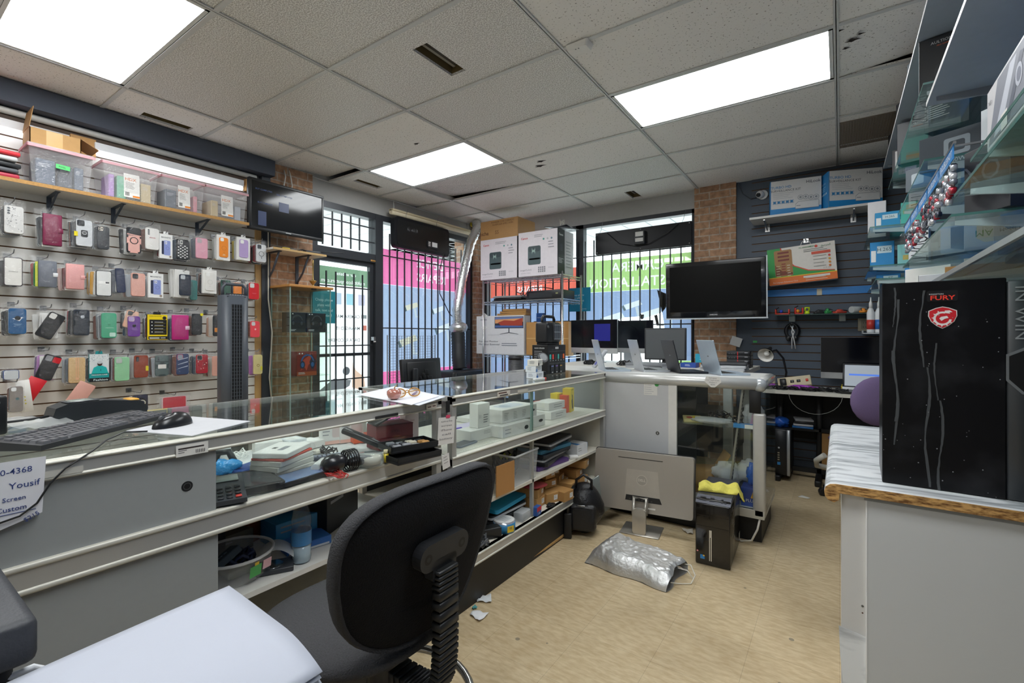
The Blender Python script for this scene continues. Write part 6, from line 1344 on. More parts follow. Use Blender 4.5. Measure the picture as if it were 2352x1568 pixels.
for k in range(3): tangle('cable', ('grey and black cable coil before the power bricks', 'black cable coil behind the chair on the bottom shelf', 'thin black cable coil by the support post')[k], 'cable', ((-1.44, 1.80, Z5), (-1.50, 1.70, Z5), (-1.43, 2.46, Z5))[k], C(('55585c', '1b1c1e', '1b1c1e')[k], .4), 5, (.05, .05, .03)[k], (.06, .06, .04)[k], .05 if k < 2 else .012, .0035, 40 + k)
pbox('small_carton', 'small red and blue box at the edge of the bottom shelf', 'box', (-1.425, 2.30, Z5), (.055, .03, .05), '2f5aa0', [('F', 'rect', 'c23040', 0, .5, 1, 1), ('F', 'text', 'e8e8e8', 'USB', .5, .25, .2)], 95)
b = MB(); b.rbox(BAG('e6eaec', .6), -.05, -.03, 0, .05, .03, .05, .006); b.rbox(C('8d8f92', .4), -.03, -.015, .004, .03, .015, .03, .004); b.build('clear_box', None, (-1.46, 2.20, Z5), (0, 0, 95), 'small clear box of grey parts on the bottom shelf', 'box')
# ================================================================= end cabinet across the L
EX0, EX1, EY0, EY1 = -1.445, -.365, 3.225, 3.77
ec = thing('end_cabinet', 'end display cabinet with rounded rail, white door and glass corner', 'display counter', (0, 0, 0), 0)
M_RAIL = C('d3d3d0', .3, .35, var=.03)
b = MB(); b.M = RY(90); b.cyl(M_RAIL, -.975, EY0 + .02, EX0, EX1 - .04, .036, 18); b.M = Matrix.Identity(4)
b.M = RX(-90) ; b.cyl(M_RAIL, EX1 - .04, -.975, EY0 + .02, EY1, .036, 18); b.M = Matrix.Identity(4); b.box(M_RAIL, EX0, EY0 + .02, .945, EX1 - .03, EY0 + .05, 1.0); b.box(M_RAIL, EX1 - .07, EY0 + .02, .945, EX1 - .03, EY1, 1.0); b.build('top_rail', ec)
b = MB(); b.ball(C('c9ced2', .15, .3), EX1 - .038, EY0 + .022, .972, .040, .040, .043, 18); b.build('corner_cap', ec)
b = MB(); b.box(C('dcdcd8', .35), BX, EY0 + .03, .99, EX1 - .04, EY1, 1.009); b.build('top', ec)
b = MB(); b.rbox(C('c6c5c0', .35, .3), EX1 - .075, EY0, .16, EX1 - .005, EY0 + .05, .80, .014, 3); b.build('corner_post', ec)
b = MB(); b.rbox(C('161618', .6), EX1 - .095, EY0 + .004, .80, EX1 - .03, EY0 + .012, .94, .003, 1); b.build('tape_strip', ec)
b = MB(); b.box(M_WHT, EX0, EY0 + .01, .155, EX1 - .01, EY1, .205); b.box(M_ALUW, EX0, EY0, .155, EX1 - .01, EY0 + .03, .205); b.build('bottom_panel', ec)
dr = MB(); dr.box(C('c9cacc', .45, var=.02), EX0 + .02, EY0 + .012, .205, -.955, EY0 + .024, .945); dr = dr.build('door', ec)
b = MB(); b.M = frame((-1.03, EY0 + .012, .605), (1, 0, 0), (0, 0, 1)); b.flat(C('9a9a98', .25, .8), circ(.013, 18)); b.flat(C('4a4a4a', .3), circ(.0075, 14)); b.rect(C('c9c9c9', .3), -.002, -.006, .002, .006); b.build('lock', dr)
b = MB(); b.box(M_WHT, -.955, EY0 + .008, .205, -.90, EY0 + .03, .945); b.build('door_jamb', ec)
b = MB(); b.box(M_GV, -.90, EY0 + .016, .205, EX1 - .07, EY0 + .021, .945); b.build('front_glass', ec)
b = MB(); b.box(M_GV, EX1 - .012, EY0 + .03, .19, EX1 - .006, EY1, 1.0); b.build('side_glass', ec)
b = MB(); b.box(GLASS('f2fbf8', .97), -.90, EY0 + .03, .688, EX1 - .02, EY1 - .02, .695); b.build('glass_shelf', ec)
b = MB(); b.box(M_GRYP, BX, EY0 + .05, .155, EX0, EY1 - .03, .99); b.box(M_BLK, BX + .02, EY0 + .04, 0, EX1 - .03, EY1 - .03, .155); b.build('plinth', ec)
b = MB(); b.box(M_GV, -.90, EY1 - .008, .2, EX1 - .02, EY1, .98); b.build('rear_glass', ec)
b = MB(); b.box(C('55585c', .6), EX0 + .01, EY1 - .012, .2, -.9, EY1, .98); b.build('rear_panel', ec)
def fscrap(desc, u0, v0, u1, v1, Y, body, cat='note', col='e6e4df', pts=None, name='note_paper'):
    a, c = oy(u0, v1, Y), oy(u1, v0, Y); w, h = c.x - a.x, c.z - a.z
    b = MB(); b.M = frame((0, 0, 0), (1, 0, 0), (0, 0, 1)); P = [(p[0] * w, p[1] * h) for p in (pts or ((0, 0), (1, 0), (1, 1), (0, 1)))]
    b.prism(C(col, .6), P, 0, .0008, 'xy'); b.lay = 3; body(b, w, h)
    return b.build(name, None, (a.x, Y, a.z), label=desc, cat=cat)
fscrap('small handwritten note with a green dot on the white cabinet door', 1479, 880, 1510, 906, EY0 + .0105, lambda b, w, h: (b.lines(C('9a98a8'), w * .05, h * .8, w * .7, 5, h * .17, h * .025), b.flat(C('3f9f4a'), circ(h * .17, 14, w * .95, h * .9))))
fscrap('white price tag with cut corners hanging on the end cabinet rail', 1618, 865, 1657, 888, EY0 - .018, lambda b, w, h: [b.text(C('6d6d70'), s, w * .5, h * (.84 - .2 * k), h * .11, w=w * q) for k, (s, q) in enumerate((('Dell Laptop', .45), ('15.6" Touch Screen', .75), ('Windows 11', .45), ('$250', .25)))], 'price tag', pts=((.4, 0), (.62, 0), (1, .5), (.9, 1), (.1, 1), (0, .5)))
# on the glass shelf and floor of the end cabinet
GS = 'jumble behind the end cabinet glass'
tangle('cable', 'black cable tangle in the middle of the end cabinet glass shelf', 'cable', (-.68, 3.42, .696), C('1b1c1e', .4), 8, .08, .06, .07, .004, 51, GS)
tangle('cable', 'black cable tangle at the right of the end cabinet glass shelf', 'cable', (-.52, 3.40, .696), C('1b1c1e', .4), 6, .07, .06, .05, .004, 52, GS)
b = MB(); b.rbox(C('d9c98a', .5), -.06, -.05, 0, .06, .05, .02, .004); b.M = frame((0, 0, .0205), (1, 0, 0), (0, 1, 0)); b.flat(C('c24a3a'), circ(.02, 12, -.02, 0)); b.flat(C('e6d23a'), circ(.025, 12, .025, .01)); b.build('yellow_pack', None, (-.83, 3.36, .696), (10, 0, 20), 'yellow printed pack on the end cabinet glass shelf', 'pack')
def crump(name, desc, cat, loc, mat, rx, ry, rz_, seed, grp=None, amp=.22):
    b = MB(); s = seed; b.ball(mat, 0, 0, rz_ * .95, rx, ry, rz_, 22, lambda d: 1 + amp * math.sin(5 * d.x + s) * math.cos(6 * d.y + 2 * s) + amp * .5 * math.sin(11 * d.z + 9 * d.x + s)); b.v = [(x, y, max(0, z)) for x, y, z in b.v]
    return b.build(name, None, loc, label=desc, cat=cat, group=grp)
M_PB = BAG('eef0f2', .5)
crump('plastic_bag', 'flat clear plastic bag over the edge of the glass shelf', 'bag', (-.70, 3.32, .696), M_PB, .12, .06, .02, 1)
crump('plastic_bag', 'crumpled white plastic bag at the right of the glass shelf', 'bag', (-.45, 3.36, .696), M_PB, .06, .07, .075, 2)
pbox('small_carton', 'blue and white flat box at the front of the glass shelf', 'box', (-.49, 3.275, .696), (.13, .05, .025), '3f8fd0', [('F', 'rect', 'e6e6e4', .5, 0, 1, 1)], 4)
b = MB(); b.box(C('c9a0b8', .4), -.03, -.004, 0, .03, .004, .11); b.build('leaflet', None, (-.44, 3.30, .70), (20, 12, 10), 'pinkish leaflet leaning on the glass shelf', 'leaflet')
bx_ = thing('cardboard_box', 'open brown cardboard box on the floor of the end cabinet', 'box', (-.80, 3.47, .206), 24)
b = MB(); b.rbox(C('a8814f', .75), -.11, -.09, 0, .11, .09, .15, .002, 1); b.build('carton', bx_)
for (x, rz_, tilt_) in ((-.11, 0, -38), (.11, 0, 30)): b = MB(); b.M = T(x, 0, .15) @ RY(tilt_); b.box(C('ad8652', .75), -.002, -.09, 0, .002, .09, .13); b.build('flap', bx_)
crump('plastic_bag', 'left bundle of white plastic bags inside the end cabinet', 'bag', (-.62, 3.42, .30), M_PB, .09, .07, .065, 3, 'white bag bundles'); crump('plastic_bag', 'right bundle of white plastic bags inside the end cabinet', 'bag', (-.48, 3.45, .31), M_PB, .08, .08, .075, 5, 'white bag bundles')
pbox('shelf_box', 'dark grey box under the white plastic bags', 'box', (-.60, 3.45, .206), (.2, .18, .1), '3a3c40', (), 5)
crump('blue_bag', 'shiny blue bag squeezed in the corner of the end cabinet', 'bag', (-.44, 3.36, .32), C('1f62c4', .25, bump=.5, scale=50), .055, .07, .075, 4)
pbox('blue_carton', 'blue and yellow printed carton in the corner of the end cabinet', 'carton', (-.455, 3.34, .206), (.12, .12, .115), '233f8f', [('F', 'poly', 'e0a52a', [(.45, .45), (1, .45), (1, 1), (.6, .95)]), ('F', 'text', 'dfe3ea', 'PLUS', .45, .3, .16), ('F', 'rect', '2f56b0', 0, 0, 1, .2)], 2)
tangle('cable', 'coil of black wire behind the tower in the end cabinet', 'cable', (-.70, 3.34, .206), C('1b1c1e', .4), 7, .05, .05, .09, .004, 55)
crump('clear_bottle_bag', 'pale blue clear bag under the slotted rail', 'bag', (-.575, 3.30, .206), BAG('cfe3f2', .6), .055, .04, .06, 6)
b = MB(); P = Vector((-.59, 3.29, .215)); Q = Vector((-.50, 3.275, .935)); d_ = Q - P
b.M = Matrix.Translation(P) @ d_.to_track_quat('Z', 'X').to_matrix().to_4x4(); b.box(C('b3aea6', .35, .6), -.006, -.012, 0, .006, .012, d_.length)
for k in range(30): b.box(C('2c2a28', .6), -.007, -.0035, .01 + .0235 * k, .007, .0035, .024 + .0235 * k)
b.build('slotted_rail', label='slotted metal shelf rail leaning inside the end cabinet', cat='rail')
b = MB(); b.tube(C('d9d4c8', .5), [(-.40, 3.24, .16), (-.41, 3.20, .10), (-.44, 3.19, .03), (-.50, 3.2, .008), (-.53, 3.25, .006)], .006, 6); b.build('cable', label='white cable running under the corner of the end cabinet', cat='cable')

# ---------------------------------------------------------------- laptops standing open on the end cabinet
def laptop_open(desc, x, y, rz, c, w=.34, d=.2, lean=14, lidlen=.23):
    t = thing('laptop', desc, 'laptop', (x, y, 1.0105), rz, 'open laptops on the end cabinet')
    b = MB(); b.prism(C(c, .35, .4), rr(w, d, .012), .0, .012, 'xy', top=.99); b.box(M_PLB, -w / 2 + .04, -d / 2 - .0004, .004, -w / 2 + .05, -d / 2 + .002, .009); b.box(M_PLB, w / 2 - .06, -d / 2 - .0004, .004, w / 2 - .045, -d / 2 + .002, .009); b.build('base', t)
    b = MB(); [b.rbox(C('2a2b2e', .4), -w * .42 + w * .06 * i, -.01 + .018 * j, .0121, -w * .42 + w * .06 * i + w * .05, .004 + .018 * j, .0135, .001, 1, False) for i in range(14) for j in range(5)]; b.build('keyboard', t)
    b = MB(); b.M = T(0, d / 2 - .006, .012) @ RX(-lean); b.rbox(C(c, .3, .5), -w / 2, -.001, 0, w / 2, .005, lidlen, .002, 1, False); b.M = b.M @ frame((0, .0052, lidlen * .5), (-1, 0, 0), (0, 0, 1)); b.rect(C('8f9396', .2, .8), -.012, -.004, .012, .004); b.build('lid', t)
    b = MB(); b.M = T(0, d / 2 - .006, .012) @ RX(-lean); b.box(M_SCR, -w / 2 + .008, -.0016, .012, w / 2 - .008, -.001, lidlen - .008); b.build('screen', t); return t
for (u0, u1, c, ds, ww) in ((1383, 1460, 'c3ced9', 'silver open laptop, leftmost on the end cabinet', .31), (1475, 1570, 'c9cdd2', 'silver open laptop, second on the end cabinet', .31), (1570, 1655, '2c2e34', 'dark slate open laptop on the end cabinet', .31), (1665, 1758, 'c6d4e2', 'pale blue silver open laptop, rightmost on the end cabinet', .32)):
    p0 = oz(u0 - 2, 849, 1.012); laptop_open(ds, p0.x + .083, min(p0.y, 3.50) + .056, 124, c, ww - .02)
b = MB(); b.M = T(0, 0, .07) @ RY(38); b.rbox(C('c9ccd2', .45), -.012, -.02, -.09, .012, .02, .09, .002, 1); b.M = b.M @ frame((0, -.0205, 0), (1, 0, 0), (0, 0, 1)); b.rect(C('6a6fb0'), -.008, -.06, .008, .0); b.build('ink_box', None, (-1.62, 3.60, 1.014), label='slim printed stick box leaning left of the leftmost laptop', cat='box')
# ---------------------------------------------------------------- the workbench behind it
bt_ = thing('workbench', 'white topped workbench in front of the back window', 'table', (0, 0, 0), 0)
b = MB(); b.box(C('d3d0c8', .5), -2.3, 3.85, .965, -.60, 4.85, 1.0); b.build('tabletop', bt_)
for x in (-2.25, -.70, -1.3):
    for y in (3.9, 4.8): b = MB(); b.box(C('d8d8d5', .45), x - .03, y - .03, 0, x + .03, y + .03, .965); b.build('leg', bt_)
b = MB(); b.box(C('3c3f44', .6), -2.3, 4.82, .1, -1.05, 4.84, .9); b.build('modesty_panel', bt_)
b = MB(); b.box(C('2b2e33', .6), -1.25, 4.2, .3, -.72, 4.75, .62); b.build('drawer_block', bt_)
WZ = 1.0005
def imac(desc, x, y, rz, w, h, chin, back=False, z=WZ):
    t = thing('desktop_computer', desc, 'computer', (x, y, z), rz); z0 = .095
    b = MB(); b.rbox(C('c6c9cc', .35, .5), -w / 2, -.004, z0, w / 2, .012, z0 + h + chin, .003, 1); b.ball(C('c6c9cc', .35, .5), 0, .03, z0 + (h + chin) / 2, w * .4, .024, (h + chin) * .4, 16); b.build('shell', t)
    b = MB(); b.box(C('0d0f16', .08, var=.02), -w / 2 + .001, -.0055, z0 + chin, w / 2 - .001, -.004, z0 + h + chin - .001)
    if not back: b.M = frame((0, -.0056, z0 + chin), (1, 0, 0), (0, 0, 1)); b.rect(EMIT('1a1d6a', .5), w * .02, h * .25, w * .36, h * .85)
    b.build('screen', t)
    b = MB(); b.M = T(0, .03, 0); b.box(C('c6c9cc', .35, .5), -.09, .02, .006, .09, .028, z0 + .1); b.box(C('c6c9cc', .35, .5), -.09, -.09, 0, .09, .07, .006); b.build('stand', t); return t
imac('black screened all in one with white chin, left on the workbench', -2.06, 4.42, -6, .54, .285, .055); imac('dark all in one half hidden behind the left one', -1.79, 4.70, -8, .53, .285, .05, True)
t = thing('monitor', 'square grey office monitor on the workbench', 'monitor', (-1.32, 4.36, WZ), 6)
b = MB(); b.rbox(C('2a2b2e', .4), -.185, 0, .05, .185, .04, .345, .006); b.build('bezel', t); b = MB(); b.box(C('55585a', .35, var=.02), -.172, -.001, .063, .172, .002, .332); b.build('screen', t); b = MB(); b.box(C('2a2b2e', .4), -.03, .03, 0, .03, .06, .12); b.cyl(C('2a2b2e', .4), 0, .04, 0, .012, .10, 24); b.build('stand', t)
for k, (x, y, s) in enumerate(((-1.95, 4.1, .07), (-1.62, 4.15, .08), (-1.22, 4.12, .09), (-.85, 4.1, .06))): tangle('cable', 'black cable tangle ' + ('before the left all in one', 'between the two silver laptops', 'under the square monitor', 'by the stack of small computers')[k], 'cable', (x, y, WZ), C('1b1c1e', .4), 7, s, .06, .05, .0035, 60 + k, 'cable tangles on the workbench')
for k, (x, y, w, d, h, c, ds) in enumerate(((-1.07, 4.25, .13, .1, .04, '2f4fa0', 'blue small box on the workbench'), (-.99, 4.42, .13, .1, .075, '2fa6c4', 'cyan small box with a black top piece on the workbench'), (-.98, 4.40, .15, .12, .036, 'b0844a', 'brown flat box under the cyan box'))):
    pbox('small_box', ds, 'box', (x, y, WZ + (.037 if k == 1 else 0)), (w, d, h), c, [('F', 'lines', 'd3dae8', .3, .6, .4, 2, .25, .08), ('T', 'rect', '2a2a2c' if k == 1 else c, .1, .2, .8, .8)], 5 * k - 4)
for k in range(4):
    t = thing('mini_computer', ('lowest', 'second lowest', 'third lowest', 'topmost')[k] + ' black mini computer of the stack by the brick pillar', 'computer', (-.71, 4.48, WZ + .0355 * k), 0, 'stack of mini computers'); b = MB(); b.rbox(C('1f2023', .45), -.09, -.09, 0, .09, .09, .0345, .002, 1); b.build('case', t)
    b = MB(); b.M = frame((0, -.0905, 0), (1, 0, 0), (0, 0, 1)); b.rect(C('c22a30'), -.006, .002, .0, .033); b.rect(C('8d8f94'), .05, .02, .075, .027); [b.rect(C('5a5c60'), -.075 + .02 * q, .012, -.062 + .02 * q, .018) for q in range(3)]; b.build('port_panel', t)
for k in range(3): laptop_closed(('lowest closed silver laptop at the right of the workbench', 'middle closed silver laptop at the right of the workbench', 'topmost closed dark laptop at the right of the workbench')[k], -.76, 4.08, WZ + .022 * k, 4 * k, ('b9bcc0', 'c3c6ca', '3a3c40')[k], .33, .23, None, 'closed laptops on the workbench')
for k in range(2): laptop_closed(('lower closed grey laptop before the square monitor', 'upper closed grey laptop before the square monitor')[k], -1.35, 3.98, WZ + .022 * k, -5 * k, ('a9acb0', '8d9094')[k], .33, .2, None, 'closed laptops on the workbench')
sign('plan_sign', 'teal paper sign about phone plans hanging in the back window', (-2.618, 5.2223, 1.57), .29, .29, 0, lambda b: [b.text(C('cfeaf0'), s, -.12, q, .024, .005, al='l') for s, q in (('Cheap phone', .20), ('plans with', .165), ('talk, text and', .13), ('lots of data!', .095))] + [b.text(C('bfe3e8'), 'hemisky', .06, .03, .014)], col='1b93bb')
b = MB(); p = oy(1545, 705, 5.2223); b.box(C('e6e0d6', .6), -.02, -.001, 0, .02, .001, .12); b.M = frame((0, -.001, 0), (1, 0, 0), (0, 0, 1)); b.rect(C('c24a3a'), -.015, .02, .015, .05); b.lines(C('8a8a8a'), -.015, .10, .03, 4, .014, .004); b.build('sticker', None, (p.x, 5.2223, p.z - .05), label='small white and red paper tag on the window bars', cat='tag')
# hanging dark board seen against the back window
t = thing('hanging_sign', 'large black hanging sign panel seen from behind in the back window', 'sign', (-1.84, 5.185, 2.235), 0)
b = MB(); b.box(C('101217', .35, spec=.3), -.55, 0, 0, .55, .03, .255); b.build('panel', t)
b = MB(); b.rbox(C('2a2d31', .4), -.06, -.05, .06, .06, 0, .21, .004); b.M = frame((0, -.0502, 0), (1, 0, 0), (0, 0, 1)); b.rect(C('d5d5d2'), -.045, .15, .045, .2); b.rect(C('c9c9c6'), -.045, .09, .045, .13); b.build('power_supply', t)
b = MB(); b.tube(M_PLB, [(-.40, -.01, .24), (-.25, -.02, .1), (-.05, -.02, .05), (.1, -.02, .06), (.3, -.02, .15), (.42, -.01, .24)], .004, 6); b.build('cord', t)
b = MB(); [b.tube(M_WIRE, [(x, .01, .25), (x + .02, .01, .30), (x + .04, .01, .39)], .002, 5) for x in (-.5, .45)]; b.build('hanging_wire', t)
b = MB(); [b.M.identity() or b.ball(C('d5d5d5', .2, .8), x, -.003, z, .006, n=8) for x in (-.53, 0, .53) for z in (.02, .235)]; b.build('screw', t)
# second television on the back pillar
t = thing('television', 'large black glossy television mounted on the back brick pillar', 'television', (-.99, 4.80, 1.445), 0, rot=(3, 0, 2))
b = MB(); b.rbox(C('16171b', .15, coat=.5), -.445, 0, 0, .445, .05, .545, .008); b.build('bezel', t); b = MB(); b.box(C('07080a', .12, spec=.2, var=.02), -.405, -.0015, .06, .405, .001, .505); b.build('screen', t)
b = MB(); b.M = frame((0, -.002, .03), (1, 0, 0), (0, 0, 1)); b.text(C('e6e6e6'), 'SAMSUNG', 0, 0, .011, .01); b.build('badge', t); b = MB(); b.box(BAG('dfe6ea', .3), -.46, -.003, -.012, .46, .0, .0); b.box(BAG('dfe6ea', .3), .446, -.003, -.012, .456, .0, .555); b.build('acrylic_edge', t)
b = MB(); b.box(M_PLG, -.12, .05, .15, .12, .41, .4); b.build('wall_mount', t)

# ================================================================= wire rack in the corner with its load
RX0, RX1, RY0, RY1 = -3.63, -2.52, 4.60, 5.06
rk = thing('wire_rack', 'chrome wire shelving rack in the corner loaded with boxes', 'rack', (0, 0, 0), 0)
for x in (RX0, RX1):
    for y in (RY0, RY1): b = MB(); b.cyl(M_CHROME, x, y, 0, 1.99, .0125, 10); b.build('post', rk)
RZ_ = (1.045, 1.685, 1.955, .3)
for z in RZ_:
    b = MB()
    for y in (RY0, RY1):
        b.box(M_CHROME, RX0, y - .003, z - .004, RX1, y + .003, z + .004); b.box(M_CHROME, RX0, y - .003, z - .032, RX1, y + .003, z - .026)
        n = 22
        for k in range(n):
            x0, x1 = RX0 + (RX1 - RX0) * k / n, RX0 + (RX1 - RX0) * (k + 1) / n; zz = (z - .028, z) if k % 2 else (z, z - .028); b.tube(M_CHROME, [(x0, y, zz[0]), (x1, y, zz[1])], .0022, 4)
    for x in (RX0, RX1): b.box(M_CHROME, x - .003, RY0, z - .004, x + .003, RY1, z + .004); b.box(M_CHROME, x - .003, RY0, z - .032, x + .003, RY1, z - .026)
    for k in range(34): x = RX0 + (RX1 - RX0) * (k + .5) / 34; b.box(M_CHROME, x - .0015, RY0, z - .002, x + .0015, RY1, z + .001)
    b.build('shelf', rk)
def printer_ops(w):
    o = [('F', 'text', 'c22030', 'Canon', .16, .86, .05, {'bold': .02}), ('F', 'rr', '4d5f62', .42, .46, .33, .42, .04), ('F', 'rr', '3d4c50', .42, .60, .30, .12, .04), ('F', 'rr', 'a9c4bd', .40, .56, .08, .05, .1), ('F', 'rr', '3a484b', .43, .38, .28, .05, .04), ('F', 'text', '7a7a80', 'imageCLASS', .2, .14, .035, {'w': .3 * w}), ('F', 'text', '7a7a80', '6 7 0 0 7 0 w', .2, .07, .02, {'w': .24 * w}), ('F', 'lines', '8a8a90', .42, .9, .3, 2, .035, .01)]
    for k in range(3): o.append(('F', 'circ', ('3f9f8f', 'b9b9bc', '6a8a9a')[k], .66 + .1 * k, .8, .022))
    for i in range(4):
        for j in range(3): o.append(('F', 'rect', '8f9096', .52 + .05 * i, .07 + .045 * j, .555 + .05 * i, .105 + .045 * j))
    return o + [('F', 'text', '8f9096', 'Wi-Fi Direct', .85, .16, .02), ('F', 'lines', '8f9096', .78, .72, .16, 3, .06, .015), ('R', 'rect', '1b1c1f', 0, 0, .42, 1), ('R', 'text', 'e6e6e6', 'Canon', .2, .88, .05, {'bold': .02}), ('R', 'lines', 'd5d5d5', .05, .35, .3, 4, .03, .01), ('R', 'rr', '30343a', .22, .6, .16, .16, .05), ('R', 'lines', '9a9aa0', .5, .75, .4, 9, .07, .015)]
pbox('printer_carton', 'left white printer carton on top of the wire rack', 'carton', (-3.385, 4.76, 1.957), (.545, .36, .49), 'e3dde2', printer_ops(.545), 0, 'white printer cartons on the wire rack')
pbox('printer_carton', 'right white printer carton with torn black side on top of the wire rack', 'carton', (-2.825, 4.76, 1.957), (.52, .38, .51), 'e3dde2', printer_ops(.52), 0, 'white printer cartons on the wire rack')
pbox('cardboard_box', 'brown carton on top of the left printer carton', 'carton', (-3.40, 4.80, 2.4485), (.56, .38, .235), 'b48a58', [('F', 'text', '6a4428', 'niche', .1, .35, .2, {'bold': .02}), ('F', 'text', '6a4428', 'MANIPULER AVEC SOIN', .6, .75, .09), ('F', 'text', '6a4428', 'MANEJAR CON CUIDADO', .6, .88, .09), ('F', 'text', '7a5230', 'SS', .45, .35, .2)], 0)
b = MB(); b.rbox(C('4a4d52', .4), -.24, -.12, 0, .24, .12, .012, .006); b.build('closed_screen', None, (-2.77, 4.80, 2.485), (0, -8, 6), 'grey flat screen part lying on the right printer carton', 'screen')
b = MB(); b.rbox(C('5d6066', .4), -.18, -.1, 0, .2, .1, .01, .006); b.build('closed_screen', None, (-2.66, 4.82, 2.515), (0, 10, -14), 'second grey flat part lying on the right printer carton', 'screen')
tangle('cable', 'white wire coil hanging above the right printer carton', 'cable', (-2.72, 4.95, 2.56), C('dedbd2', .5), 3, .05, .04, .1, .003, 77)
vc = thing('video_recorder', 'black video recorder on the second shelf of the wire rack', 'recorder', (-2.80, 4.82, 1.687), -3)
b = MB(); b.rbox(C('1c1d20', .4), -.24, -.15, 0, .24, .15, .11, .004); b.build('case', vc); b = MB(); b.box(C('303236', .3), -.2, -.152, .03, .12, -.149, .085); b.rect(C('8a8f5a', .4), 0, 0, 0, 0); b.box(C('9a9a6a', .4), .17, -.152, .06, .2, -.149, .075); b.build('front_panel', vc)
for k, (dz, rz_, ds, c, w) in enumerate(((0, 4, 'lowest dark keyboard on the second rack shelf', '2a2b2e', .46), (.025, -5, 'middle black keyboard on the second rack shelf', '1d1e21', .44), (.05, 8, 'topmost grey keyboard on the second rack shelf', '8d8f92', .42))):
    b = MB(); b.rbox(C(c, .4), -w / 2, -.075, 0, w / 2, .075, .022, .005); [b.rbox(C('3a3b3e' if k < 2 else 'b9bbbd', .4), -w * .46 + w * .062 * i, -.055 + .03 * j, .022, -w * .46 + w * .062 * i + w * .05, -.03 + .03 * j, .027, .002, 1, False) for i in range(15) for j in range(4)]
    b.build('keyboard', None, (-3.34, 4.78, 1.687 + dz), (0, 0, rz_), ds, 'keyboard', 'keyboards on the wire rack')
b = MB(); b.tube(M_PLB, [(-3.2, 4.7, 1.80), (-3.05, 4.66, 1.75), (-2.98, 4.65, 1.83), (-2.8, 4.66, 1.83), (-2.7, 4.7, 1.81)], .005, 6); b.tube(M_PLB, [(-3.05, 4.64, 1.83), (-3.1, 4.63, 1.76), (-3.02, 4.63, 1.71), (-2.95, 4.64, 1.70)], .005, 6); b.build('cable', label='black cable draped over the keyboards and recorder on the rack', cat='cable')
pbox('monitor_carton', 'white monitor carton with autumn photo on the lower rack shelf', 'carton', (-3.42, 4.72, 1.047), (.72, .14, .47), 'd9dadd', [('F', 'text', '33405a', 'SAMSUNG', .16, .90, .035, {'bold': .01}), ('F', 'rect', '2a2d3a', .40, .67, .99, .97), ('F', 'poly', 'e0a06a', [(.41, .80), (.98, .83), (.98, .96), (.41, .96)]), ('F', 'poly', '6a7fae', [(.41, .90), (.98, .92), (.98, .96), (.41, .96)]), ('F', 'poly', 'a8402c', [(.47, .82), (.6, .88), (.8, .86), (.97, .93), (.97, .74), (.55, .72)]), ('F', 'poly', '4a66a0', [(.41, .69), (.98, .69), (.98, .73), (.41, .75)]), ('F', 'rect', '4a4d55', .69, .56, .71, .67), ('F', 'poly', '4a4d55', [(.5, .52), (.7, .57), (.9, .52), (.88, .515), (.7, .55), (.52, .515)]), ('F', 'text', '4a5162', 'Essential Monitor', .27, .33, .045, {'w': .3}), ('F', 'text', '4a5162', 'Moniteur Essentiel', .28, .25, .045, {'w': .32}), ('F', 'lines', '8a8f9a', .55, .27, .4, 2, .05, .02), ('F', 'rect', 'c2c4c9', 0, .5, 1, .504)], 0)
for k, (u, v) in enumerate(((1113, 725), (1112, 752))): p = oy(u, v, 4.648); b = MB(); b.flat(C('ecece9', .5), [(-.05, 0), (0, -.03), (.05, .0), (0, .035)], 0); b.build('paper_scrap', None, (p.x, 4.647, p.z), (90, 0, 0), ('upper', 'lower')[k] + ' white paper scrap taped on the monitor carton', 'paper', solid=.001)
pbox('brown_carton', 'brown wood patterned carton on the right of the lower rack shelf', 'carton', (-2.76, 4.73, 1.047), (.56, .12, .385), C('b8894f', .6, var=.18, scale=12), [('F', 'lines', 'e6dcc9', .78, .9, .16, 2, .05, .025), ('F', 'rect', 'cfa86c', 0, .49, 1, .52)], 0)
for k in range(3): pbox('flat_carton', ('lower flat brown carton on the monitor carton', 'middle flat brown carton on the monitor carton', 'upper short brown carton on the monitor carton')[k], 'carton', (-3.26 + .02 * k, 4.73, 1.518 + .026 * k), (.42 - .05 * k, .12, .025), 'ac8149', (), 3 * k, 'flat brown cartons')
pbox('blue_box', 'small dark blue box on the right end of the monitor carton', 'box', (-3.01 + .06, 4.86, 1.433 + .0), (.09, .08, .11), '1f4f94', [('F', 'text', 'dfe6f0', 'SAMSUNG', .5, .5, .08, {'w': .06})], 0)
pbox('black_carton', 'dark carton behind the brown wood patterned carton', 'carton', (-2.80, 4.92, 1.047), (.5, .14, .40), '34373d', (), 0)
pu = thing('air_purifier', 'dark cylindrical air purifier standing before the wire rack', 'purifier', (-3.02, 4.42, 0), 0)
b = MB(); b.cyl(C('3a3b3e', .4), 0, 0, .02, 1.0, .085, 24); b.build('body', pu); b = MB(); b.lathe(C('2a2b2e', .4), [(.085, 1.0), (.088, 1.03), (.07, 1.05), (0, 1.05)], 24); b.build('top', pu); b = MB(); [b.lathe(C('6a6c70', .4), [(.086, z), (.0875, z + .003), (.086, z + .006)], 24) for z in [.76 + .016 * k for k in range(15)]]; b.build('grille', pu); b = MB(); b.cyl(C('2a2b2e', .4), 0, 0, 0, .02, .1, 24); b.build('base', pu)

